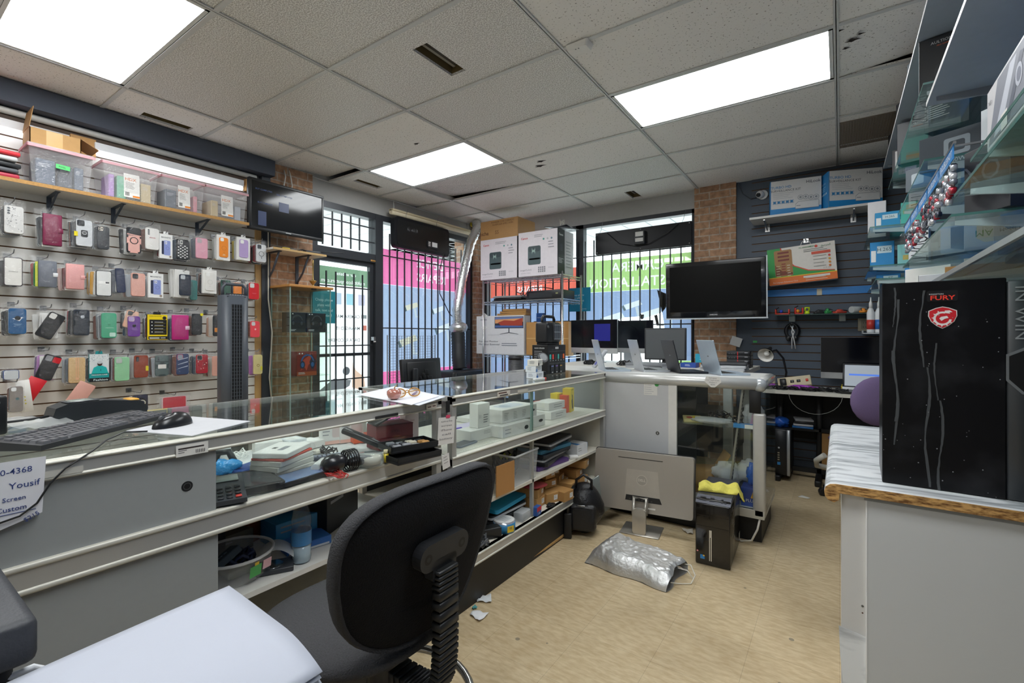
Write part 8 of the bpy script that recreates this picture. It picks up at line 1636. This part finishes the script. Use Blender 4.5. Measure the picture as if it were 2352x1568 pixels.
HB = lambda a, b_: [('F', 'text', 'c9c9c9', a, .5, .90, .045, {'w': None}), ('F', 'text', 'e0622a', b_, .5, .84, .022), ('F', 'circ', '2c2d31', .5, .4, .2)]
lined(2.616, [('white box with a blue headset print near the ceiling', 2.78, .43, .24, .10, .19, 'c9ccd2', [('F', 'circ', '3f7fc0', .5, .5, .36), ('F', 'circ', 'd8b9b0', .5, .46, .3), ('F', 'circ', '2c3a50', .7, .4, .14), ('R', 'rect', '1b1c1f', 0, 0, 1, 1)], -62), ('grey box marked with digits near the ceiling', 3.35, .40, .2, .12, .17, '8d949c', [('F', 'text', 'e6e6e6', '6.2', .6, .8, .12)], -70), ('dark box with orange letters near the ceiling', 3.85, .38, .2, .1, .15, '3a3d42', [('F', 'text', 'e0622a', 'AULA', .5, .8, .12)], -70), ('dark box with white marks near the ceiling', 4.45, .38, .2, .1, .16, '23262b', [('F', 'text', 'e6e6e6', 'K3', .5, .7, .2)], -70)], 'boxes on the topmost right shelf')
lined(2.326, [('tall black headset box with orange line, nearest', 2.80, .405, .21, .09, .268, '232427', HB('AULTION RINCX', 'PRO GAMING HEADSET'), -16), ('black headset box with orange line, farther', 3.75, .40, .2, .09, .25, '25262a', HB('AULTION', 'PRO GAMING'), -20), ('black box with white bristle print between headset boxes', 3.25, .47, .18, .12, .22, '1d1e21', [('F', 'lines', 'c9c9c9', .1, .7, .5, 9, .05, .012)], -30), ('dark box with purple figure print, farthest of the headset boxes', 4.15, .38, .16, .09, .21, '3c3a3e', [('F', 'poly', '8a7a9a', [(.4, .2), (.8, .3), (.7, .85), (.5, .8)]), ('F', 'rect', 'd9d5d2', .1, .4, .2, .95)], -10), ('blue and red box under the white shelf end', 2.66, .56, .12, .14, .13, '1f74b8', [('F', 'poly', 'c2403a', [(.35, .1), (.6, 1), (1, 1), (.8, .1)]), ('L', 'rect', 'c2403a', .4, 0, .7, 1)], -40)], 'boxes on the headset shelf')
lined(2.001, [('dark grey power supply box with white socket print', 2.78, .42, .22, .13, .15, '3d4750', [('F', 'rr', '9aa5ae', .6, .55, .4, .5, .06), ('F', 'rr', '3d4750', .6, .55, .25, .3, .06), ('F', 'text', 'd9dde0', '600W', .6, .15, .12)], -30), ('white and grey box with a mouse print behind the power supply box', 3.0, .48, .2, .1, .2, 'd3d5d2', [('F', 'poly', '8f9a9a', [(.2, .2), (.5, .9), (.7, .7), (.4, .1)])], -30), ('small grey socket box beside the power supply box', 3.1, .36, .14, .1, .11, '59626a', [('F', 'rr', 'a9b2b8', .4, .5, .4, .5, .06)], -40), ('white pack with blue round print by the power supply', 2.58 + .06, .53, .12, .05, .19, 'e0e4e8', [('F', 'circ', '2f6fc0', .5, .5, .16)], -50)], 'boxes on the power supply shelf')
lined(1.746, [('white box with a motherboard photo at the near right', 1.52, .43, .33, .24, .15, 'd9d7da', [('F', 'poly', '7f828f', [(.05, .05), (.95, .05), (.95, .95), (.3, .95)]), ('F', 'poly', 'c9ccd8', [(.2, .1), (.4, .1), (.75, .9), (.6, .9)]), ('F', 'poly', '4a4f62', [(.5, .1), (.6, .1), (.9, .8), (.82, .85)]), ('F', 'circ', 'b9bcc9', .8, .55, .16), ('F', 'circ', '6a6f82', .8, .55, .1), ('F', 'rect', 'e6e3df', .4, .05, .55, .3), ('F', 'text', '3a3a40', '7020', .1, .75, .07)], -90)], 'boxes on the near glass shelf')
lined(1.656, [('black tall box with big grey letters at the near right', 2.04, .40, .16, .07, .21, '23252a', [('F', 'text', '5f6670', 'XO', .4, .6, .3), ('L', 'text', 'c9c9c9', 'Model', .5, .85, .05), ('F', 'text', '2fa0d0', '20', .7, .88, .07)], -62), ('bright blue carton behind the nearest blue headed pack', 2.30, .53, .13, .12, .11, '1f7fd0', (), -20), ('brown carton behind the middle blue headed packs', 2.58, .52, .13, .12, .12, 'a8824f', (), -20), ('blue carton behind the farthest blue headed packs', 2.95, .50, .2, .14, .12, '2a86d4', (), -20)], 'boxes on the blue pack shelf')
lined(1.48, [('white adapter box with grey lettering', 2.72, .44, .28, .14, .06, 'd9dbe0', [('F', 'text', '8a8d94', 'REPLACEMENT AC ADAPTER', .55, .5, .15), ('L', 'rect', 'e9e9e9', 0, 0, 1, 1)], -25), ('white carton with orange and green corner', 3.1, .40, .2, .16, .13, 'e2e2de', [('F', 'poly', 'd8632a', [(0, 0), (.25, 0), (0, .3)]), ('F', 'poly', '6ab03a', [(.25, 0), (.4, 0), (0, .45), (0, .3)])], -40), ('white carton with green letters', 2.98, .56, .16, .1, .15, 'dfe2e0', [('F', 'text', '3a8a4a', 'MAR', .5, .5, .2)], -20), ('grey lettered carton by the green lettered one', 2.86, .60, .1, .06, .14, 'c9ccd4', [('F', 'text', '4a4d55', 'Model 1', .5, .6, .1)], -20)], 'boxes on the adapter shelf')
lined(1.676, [('yellow and white boxed lamp at the near right', 1.54, .47, .16, .1, .062, 'd8c52a', [('F', 'rect', 'e9e9e6', 0, 0, .4, 1), ('F', 'poly', '2a2a2a', [(.5, .2), (.6, .8), (.7, .3)])], -30), ('dark box with red stripe beside the yellow box', 1.70, .52, .16, .1, .06, '5a3a3c', [('F', 'poly', 'c23a3a', [(.2, .1), (.9, .6), (.9, .8)])], -30)], 'boxes on the yellow box shelf')
lined(1.476, [('upper brown flat box on the silver edged shelf', 2.27, .43, .22, .12, .045, 'a87a3e', [('L', 'rect', 'd9d5cc', .2, .2, .6, .8)], -20), ('bright blue box by the wall on the silver edged shelf', 2.1, .585, .09, .09, .17, '1f74d0', (), -10), ('second bright blue box by the wall on the silver edged shelf', 1.92, .59, .09, .09, .17, '2a80d8', (), -10)], 'boxes on the silver edged shelf')
b = MB(); b.box(C('c9d2d6', .3, .6), -.004, -.7, -.012, .004, .7, .002); b.build('edge_profile', None, (.278, 1.7, 1.475), label='silver profile along the front edge of the lowest near right shelf', cat='profile')
for k, (y, ds) in enumerate(((1.72, 'dark tablet leaning at the rear of the silver edged shelf'), (1.38, 'dark tablet lying nearest on the silver edged shelf'))):
    tb = thing('tablet', ds, 'tablet', (.46, y, 1.4765), 84, 'dark tablets on the right shelf'); b = MB(); b.prism(C('23262a', .3), rr(.25, .2, .03), 0, .014, 'xy'); b.build('body', tb); b = MB(); b.prism(C('3a4a46', .1), rr(.22, .17, .02), .014, .0145, 'xy'); b.build('screen', tb)
for k in range(5):
    y = 2.06 + .265 * k; pk = thing('hanging_pack', ('nearest', 'second nearest', 'middle', 'second farthest', 'farthest')[k] + ' clear pack with blue header hanging over the glass shelf', 'pack', (.285, y, 1.69), -90, 'blue headed packs on the right wall')
    b = MB(); b.box(C('1f86d0', .45), -.12, -.002, .125, .12, .0, .17); b.M = frame((0, -.002, .147), (1, 0, 0), (0, 0, 1)); b.text(C('e6eef6'), 'DOUBLESHOT', 0, 0, .022, .012, w=.2); b.build('header_card', pk)
    b = MB(); b.grid(M_BAG, lambda u, v: (-.12 + .24 * u, -.012 - .012 * math.sin(3 * u * 3 + 5 * v + k), .13 * v), 12, 6); b.build('plastic_bag', pk)
    q = random.Random(k); b = MB(); [b.rbox(C(q.choice(['c9ced6', '8d929c', 'e6e8ec', '3a4050', 'b83040']), .2, .6), x, -.006, z, x + .025, .012, z + .02, .004, 1) for x, z in [(-.11 + .2 * q.random(), .005 + .095 * q.random()) for _ in range(22)]]; b.build('bead_filling', pk, kind='stuff')
b = MB(); b.box(M_CHROME, .281, 1.92, 1.855, .287, 3.28, 1.863); [b.box(M_CHROME, .287, y, 1.856, XR - .02, y + .006, 1.862) for y in (1.96, 2.6, 3.24)]; b.build('hanging_rail', label='chrome rail carrying the blue headed packs on the right wall', cat='rail')
CAM = lambda s: [('F', 'rect', 'c9d9e0', .3, .6, .9, .85), ('F', 'text', '2a4a5a', s, .6, .72, .12), ('F', 'rect', 'e4e6e6', .05, .3, .25, .7), ('L', 'rect', '1a6fae', 0, 0, 1, 1)]
lined(2.021, [('plain white tall box at the far end of the right shelves', 4.55, .235, .11, .08, .27, 'e4e2e4', (), -6), ('teal camera box, upper far shelf', 4.62, .40, .17, .1, .15, '3fa8a8', CAM('H.265'), -4), ('blue camera box, upper far shelf', 4.3, .28, .14, .1, .13, '1f8cc0', CAM('H.265'), -4), ('teal box with amber print on the upper far shelf', 4.2, .42, .14, .1, .16, '3fb0a0', [('F', 'rect', 'b08a2a', .2, .7, .8, .9)], -10)], 'boxes on the far upper shelf')
lined(1.756, [('blue camera box with white label, middle far shelf', 4.45, .26, .14, .1, .21, '1a86c4', CAM('H.265'), -6), ('pale teal carton on the middle far shelf', 4.4, .395, .10, .1, .17, '8fd0d0', [('F', 'rect', 'd9c26a', .3, .35, .6, .55)], -6), ('white box with bold black vertical letters', 4.15, .44, .10, .12, .23, 'e6e6e6', [('F', 'text', '1b1b1d', 'ISODAT', .5, .5, .4, {'rot': -90, 'w': .2}), ('L', 'rect', 'd9dadc', 0, 0, 1, 1)], -12)], 'boxes on the far middle shelf')
lined(1.641, [('blue carton on the far lower shelf', 4.5, .30, .14, .12, .09, '1a7ac0', CAM('4MP'), -6), ('dark clip pack on the far lower shelf', 4.25, .27, .16, .05, .04, '2a2c30', (), 20), ('second blue carton on the far lower shelf', 4.1, .45, .18, .14, .08, '1f86d0', (), -6)], 'boxes on the far lower shelf')

# ================================================================= marble laminate counter and the big black case
def MARBLE():
    m, N, L, P = newmat('marble_laminate'); tc = N.new('ShaderNodeTexCoord'); mp = N.new('ShaderNodeMapping'); mp.inputs['Scale'].default_value = (5, 30, 14); mp.inputs['Rotation'].default_value = (0, 0, -.25)
    n = N.new('ShaderNodeTexNoise'); n.inputs['Scale'].default_value = 1; n.inputs['Detail'].default_value = 6; n.inputs['Distortion'].default_value = .9; r = N.new('ShaderNodeValToRGB'); e = r.color_ramp.elements
    e[0].position, e[1].position = .36, .52; e[0].color, e[1].color = lin('9fa4a8'), lin('e9ecee'); L.new(tc.outputs['Object'], mp.inputs[0]); L.new(mp.outputs[0], n.inputs['Vector']); L.new(n.outputs[0], r.inputs[0]); L.new(r.outputs[0], P.inputs['Base Color']); P.inputs['Roughness'].default_value = .3; return m
def CHIP():
    m, N, L, P = newmat('chipboard'); tc = N.new('ShaderNodeTexCoord'); mp = N.new('ShaderNodeMapping'); mp.inputs['Scale'].default_value = (60, 60, 220); n = N.new('ShaderNodeTexNoise'); n.inputs['Detail'].default_value = 4; n.inputs['Scale'].default_value = 1; r = N.new('ShaderNodeValToRGB'); e = r.color_ramp.elements
    e[0].position, e[1].position = .35, .62; e[0].color, e[1].color = lin('6f4a22'), lin('cfa263'); L.new(tc.outputs['Object'], mp.inputs[0]); L.new(mp.outputs[0], n.inputs['Vector']); L.new(n.outputs[0], r.inputs[0]); L.new(r.outputs[0], P.inputs['Base Color']); P.inputs['Roughness'].default_value = .85; return m
M_MAR = MARBLE(); CZ = .90
mc = thing('laminate_counter', 'white counter with marble laminate top and raw chipboard end', 'counter', (0, 0, 0), 0)
prof = [(-.033, CZ - .022), (-.030, CZ - .010), (-.020, CZ - .002), (-.008, CZ), (.64, CZ), (.64, CZ - .022), (.0, CZ - .022), (-.002, CZ - .040), (-.012, CZ - .047), (-.024, CZ - .043), (-.031, CZ - .034)]
b = MB(); b.prism(M_MAR, prof, 1.462, 2.46, 'xz', smooth=False); b.build('top', mc); b = MB(); b.prism(CHIP(), [(x, z) for x, z in prof], 1.458, 1.4615, 'xz'); b.build('raw_edge', mc)
b = MB(); b.box(C('d3d2cf', .5, var=.02), .004, 1.475, .0, .064, 2.42, CZ - .024); b.build('front_panel', mc)
b = MB(); b.box(C('c6c8c8', .5, var=.03, scale=4), .056, 1.470, .0, .64, 1.485, CZ - .024); b.box(C('efefee', .4), .053, 1.469, 0, .056, 1.486, CZ - .03); b.build('end_panel', mc)
b = MB(); b.box(C('8d9092', .4), .05, 1.468, CZ - .032, .64, 1.476, CZ - .023); b.build('support_rail', mc)
b = MB(); b.M = frame((0, 1.4745, 0), (1, 0, 0), (0, 0, 1)); b.flat(C('6a6c6e', .3, .6), circ(.003, 10, .047, .60)); b.flat(C('5a4030'), circ(.002, 10, .047, .583)); b.build('screw', mc)
b = MB(); b.M = frame((0, 1.473, 0), (1, 0, 0), (0, 0, 1)); b.flat(M_MAR, [(-.002, .535), (.053, .525), (.053, .2), (.01, .2), (.006, .40), (.001, .46)], 0); b.build('laminate_strip', mc, solid=.001)
def CASEM():
    m, N, L, P = newmat('black_glossy_case'); tc = N.new('ShaderNodeTexCoord'); n = N.new('ShaderNodeTexNoise'); n.inputs['Scale'].default_value = 9; n.inputs['Detail'].default_value = 7; r = N.new('ShaderNodeValToRGB'); e = r.color_ramp.elements; e[0].position, e[1].position = .5, .8; e[0].color, e[1].color = lin('0b0b0e'), lin('26272a')
    L.new(tc.outputs['Object'], n.inputs['Vector']); L.new(n.outputs[0], r.inputs[0]); L.new(r.outputs[0], P.inputs['Base Color']); P.inputs['Roughness'].default_value = .3; P.inputs['Specular IOR Level'].default_value = .25; return m
ms = thing('computer_case', 'large black computer case with red shield sticker on the marble counter', 'computer', (.09, 1.545, CZ + .0005), -1.5)
b = MB(); b.rbox(CASEM(), 0, 0, .0, .225, .21, .512, .002, 1, False); b.build('side_panel', ms)
b = MB(); b.M = frame((0, -.0003, 0), (1, 0, 0), (0, 0, 1)); q = random.Random(12); M_DRIP = C('404345', .6)
for (x, z0, z1, wd) in ((.028, .10, .47, .0030), (.022, .40, .50, .0022), (.088, .005, .30, .0034), (.078, .30, .49, .003), (.112, .0, .22, .0032), (.105, .22, .36, .0022), (.0265, .16, .34, .004)):
    P = []; n = 26
    for k in range(n): z = z0 + (z1 - z0) * k / (n - 1); P.append((x + .0045 * math.sin(z * 26 + x * 90) + q.uniform(-.0006, .0006), z, 1.7 * wd * (.45 + .55 * abs(math.sin(z * 21 + x * 40)))))
    b.flat(M_DRIP, [(p[0] - p[2] / 2, p[1]) for p in P] + [(p[0] + p[2] / 2, p[1]) for p in P[::-1]])
[b.flat(C('8a8d90'), circ(q.uniform(.0006, .0016), 6, .22 * q.random(), .5 * q.random())) for _ in range(46)]; b.build('paint_drips', ms)
b = MB(); b.M = frame((0, -.0006, 0), (1, 0, 0), (0, 0, 1)); b.prism(C('101013', .3), rr(.056, .026, .004, 3, .115, .475), 0, .0006, 'xy'); b.lay = 4; b.text(C('e63a2a'), 'FURY', .116, .470, .011, .02, sx=1.25); b.text(C('e6e6e6'), 'KINGSTON', .104, .4795, .003, w=.026); b.build('logo_sticker', ms)
b = MB(); b.M = frame((.1155, -.0006, .422), (1, 0, 0), (0, 0, 1)); sh = [(0, .027), (.012, .024), (.026, .017), (.0265, .004), (.021, -.010), (.010, -.021), (0, -.027), (-.010, -.021), (-.021, -.010), (-.0265, .004), (-.026, .017), (-.012, .024)]
b.prism(C('d8d5d3', .35), sh, 0, .0006, 'xy'); b.lay = 4; b.flat(C('c8202a', .35), [(x * .93, y * .93) for x, y in sh])
W_ = C('e6dfdc', .4); arc = lambda r0, r1, a0, a1, cx, cy, n=16: [(cx + r0 * math.cos(R(a0 + (a1 - a0) * k / n)), cy + r0 * math.sin(R(a0 + (a1 - a0) * k / n))) for k in range(n + 1)] + [(cx + r1 * math.cos(R(a1 + (a0 - a1) * k / n)), cy + r1 * math.sin(R(a1 + (a0 - a1) * k / n))) for k in range(n + 1)]
b.flat(W_, arc(.017, .0125, 70, 350, 0, -.002)); b.flat(W_, [(.004, .017), (.013, .0175), (.018, .013), (.012, .0125), (.014, .0095), (.004, .011)]); b.flat(W_, [(-.003, .002), (.008, .004), (.011, -.001), (.004, -.003), (-.002, -.008), (-.006, -.002)]); [b.flat(W_, [(.017 * math.cos(R(a)), -.002 + .017 * math.sin(R(a))), (.021 * math.cos(R(a + 5)), -.002 + .021 * math.sin(R(a + 5))), (.017 * math.cos(R(a + 12)), -.002 + .017 * math.sin(R(a + 12)))]) for a in (110, 140, 170, 200, 230, 260, 290, 320)]; b.build('shield_sticker', ms)
b = MB(); b.rbox(C('35383b', .4), .2255, .0, .0, .27, .21, .505, .004, 1); b.M = frame((.248, -.0004, .43), (0, 0, -1), (1, 0, 0)); b.text(C('8d9092', .3), 'IN WIN', 0, 0, .022, 0, w=.12); b.build('front_bezel', ms)
b = MB(); b.M = frame((.25, -.0005, .285), (1, 0, 0), (0, 0, 1)); b.flat(C('6a6d70', .4), [(-.026, .05), (.018, .075), (.06, .05), (.06, -.04), (.0, -.04), (-.026, -.01)]); b.flat(C('08080a', .4), [(-.021, .046), (.018, .068), (.06, .046), (.06, -.034), (.002, -.034), (-.021, -.007)]); b.build('bezel_recess', ms)

# ================================================================= foreground: chair, paper stack, printer
ch = thing('drafting_chair', 'black fabric drafting chair with chrome foot ring at the counter', 'chair', (-.93, .78, 0), 0)
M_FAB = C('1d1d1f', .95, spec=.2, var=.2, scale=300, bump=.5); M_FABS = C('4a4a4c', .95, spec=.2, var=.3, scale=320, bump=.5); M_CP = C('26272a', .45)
def se(a, p): return math.copysign(abs(math.cos(a)) ** p, math.cos(a)), math.copysign(abs(math.sin(a)) ** p, math.sin(a))
def backpad(s):
    n, vs, fs = 40, [], []
    rings = [(0, 1.0, .93), (.004, 1.0, .985), (.018, 1.0, 1.0), (.034, 1.0, .99), (.045, 1.0, .94)]
    return rings
def pad(b, mat, mat2, hw, hh, M):
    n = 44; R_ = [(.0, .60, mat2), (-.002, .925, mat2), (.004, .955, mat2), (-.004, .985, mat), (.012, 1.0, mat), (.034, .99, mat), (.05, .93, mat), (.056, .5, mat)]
    prev = None; b.M = M
    def pt(k, sc, x):
        a = 2 * math.pi * k / n; c, s_ = se(a, .62); wid = hw * (1.0 + .08 * s_) * (1 - .10 * max(0, -s_)); cur = .05 * (c * sc) ** 2 - .02 * s_
        return (x - cur, c * sc * wid, s_ * sc * hh)
    rings = [[pt(k, sc, -x) for k in range(n)] for x, sc, _ in R_]
    for i in range(len(rings) - 1): b.add(R_[i + 1][2], rings[i] + rings[i + 1], [(k, (k + 1) % n, n + (k + 1) % n, n + k) for k in range(n)], True)
    b.add(mat2, rings[0], [list(range(n))[::-1]], True); b.add(mat, rings[-1], [list(range(n))], True)
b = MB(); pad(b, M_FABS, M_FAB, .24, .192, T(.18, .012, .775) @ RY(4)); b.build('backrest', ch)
b = MB()
def seat(u, v):
    a = 2 * math.pi * u; c, s_ = se(a, .8); t_ = v; r = math.sin(math.pi * min(1, t_ + .001)) ** .45
    return (-.10 + .235 * c * r, .225 * s_ * r, .56 - .035 * math.cos(math.pi * t_) * (1 if t_ < .5 else 1.0) - .02 * max(0, -c) * r)
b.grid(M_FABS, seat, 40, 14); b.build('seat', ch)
b = MB(); b.M = T(.196, 0, .80) @ RY(4) @ RZ(90); b.M = b.M @ RX(90) ; b.prism(M_CP, rr(.155, .06, .028, 6, 0, 0), -.014, .012, 'xy', smooth=False); b.prism(M_CP, rr(.075, .05, .01, 4, 0, -.035), -.014, .012, 'xy')
for s in (-1, 1): b.flat(C('0c0c0d', .5), circ(.0115, 16, s * .054, .0), -.0145); b.flat(C('0c0c0d', .5), circ(.0115, 16, s * .054, .0), .0125); b.flat(C('3a3b3d', .4, .6), circ(.0055, 10, s * .054, .0), .0128)
b.build('back_bracket', ch)
b = MB(); path = [(.205, .765), (.206, .72), (.207, .63), (.206, .57), (.20, .52), (.185, .49), (.155, .475), (.11, .47), (.03, .47)]
P = []
for i in range(len(path) - 1):
    for k in range(4): f_ = k / 4; P.append((path[i][0] * (1 - f_) + path[i + 1][0] * f_, path[i][1] * (1 - f_) + path[i + 1][1] * f_))
for i in range(len(P) - 1):
    (x0, z0), (x1, z1) = P[i], P[i + 1]; d = Vector((x1 - x0, 0, z1 - z0)).normalized(); n_ = Vector((-d.z, 0, d.x)); h_ = .013 if i % 1 == 0 else .01
    L_ = ((x1 - x0) ** 2 + (z1 - z0) ** 2) ** .5; b.M = frame(((x0 + x1) / 2, 0, (z0 + z1) / 2), d, (0, 1, 0)); b.rbox(C('1f2022', .45), -L_ * .42, -.032, -.014, L_ * .42, .032, .014, .003, 1); b.box(C('151617', .5), -L_ * .55, -.028, -.010, L_ * .55, .028, .010)
b.build('ribbed_stem', ch)
b = MB(); b.lathe(C('303134', .45), [(.028, .30), (.028, .40), (.042, .405), (.042, .49), (.06, .53)], 20); b.lathe(C('3c3d40', .45), [(.032, .08), (.032, .38)], 20); b.build('column', ch)
b = MB(); b.tube(C('c9c9c9', .12, .95), [(.22 * math.cos(a), .22 * math.sin(a), .36) for a in [k * math.pi / 22 for k in range(44)]], .011, 10, True); b.build('foot_ring', ch)
for a in (10, 130, 250): b = MB(); b.M = RZ(a); b.rbox(C('2c2d30', .45), .03, -.016, .345, .212, .016, .362, .004, 1); b.build('ring_spoke', ch)
b = MB(); b.tube(M_CP, [(-.06, .10, .51), (-.04, .2, .505), (-.03, .25, .50)], .006, 6); b.build('height_lever', ch)
for k in range(5):
    a = R(72 * k + 8); x, y = .28 * math.cos(a), .28 * math.sin(a); b = MB(); b.tube(M_CP, [(0, 0, .10), (x, y, .07)], [.03, .018], 8); lg = b.build('leg', ch); b = MB(); b.M = T(x, y, .03) @ RX(90); b.cyl(M_BLK, 0, 0, -.02, .02, .03, 14); b.build('caster', lg)
st = thing('printer_stand', 'small dark stand carrying the printer and paper at lower left', 'table', (-.98, .05, 0), 0)
b = MB(); b.box(C('2a2b2e', .5), -.30, -.32, .62, .26, .16, .645); b.build('tabletop', st)
for x in (-.28, .24):
    for y in (-.3, .14): b = MB(); b.box(C('2a2b2e', .5), x - .015, y - .015, 0, x + .015, y + .015, .62); b.build('leg', st)
pr_ = thing('printer', 'dark grey printer at the lower left corner', 'printer', (-1.085, -.03, .646), 0)
b = MB(); b.rbox(C('34363b', .5, bump=.1, scale=200), -.19, -.24, .19, .19, .19, .252, .012, 3); b.M = frame((.135, .03, .2525), (0, 1, 0), (-1, 0, 0)); b.rect(C('9a9ca0', .4), -.02, -.012, .0, .008); b.build('lid', pr_); b = MB(); b.rbox(C('17181b', .45), -.18, -.23, 0, .165, .17, .19, .008); b.build('body', pr_)
tr_ = thing('paper_tray', 'white wire edged paper tray at the lower left', 'tray', (-.745, .16, .646), 0)
b = MB(); b.box(C('e4e6ea', .4), -.12, -.22, .0, .10, .15, .012); b.rbox(C('dfe2e8', .4), -.05, -.12, .012, .05, .10, .145, .006, 1); b.build('body', tr_); b = MB(); b.tube(C('e4e6ea', .35), [(-.145, -.2, .17), (-.145, -.02, .17), (-.155, .01, .17), (-.18, .0, .17), (-.185, -.2, .17)], .005, 8); b.tube(C('e4e6ea', .35), [(-.165, -.02, .17), (-.10, -.02, .1), (-.06, -.02, .06)], .005, 6); b.build('paper_guide', tr_)
G8 = 'white sheets of the paper stack at the lower left'
for k in range(9):
    q = random.Random(k + 3); dz = .0045 * k; b = MB(); wx, wy = .277, .30
    def pg(u, v, k=k, q=(q.uniform(-.004, .006), q.uniform(-.004, .004))):
        x = (u - .5) * wx + q[0] + .0015 * k; y = (v - .5) * wy + q[1]; e = max(0, u - .62) / .38
        return (x, y, dz + .004 - .045 * e * e * (1 - .055 * k) - .012 * max(0, .25 - u) * 4 * (1 - v) * .6 + .004 * math.sin(3 * u + 2 * v))
    b.grid(C('b4b8c4', .6, var=.01), pg, 18, 10)
    b.build('paper_sheet', None, (-.738, .236, .795 + .0105), (0, 0, -1.5 + .4 * (k % 3)), ('top sheet of the white paper stack at the lower left' if k == 8 else 'sheet number %s below the top of the white paper stack' % ('eight', 'seven', 'six', 'five', 'four', 'three', 'two', 'one')[k]), 'paper', G8, solid=.0008)
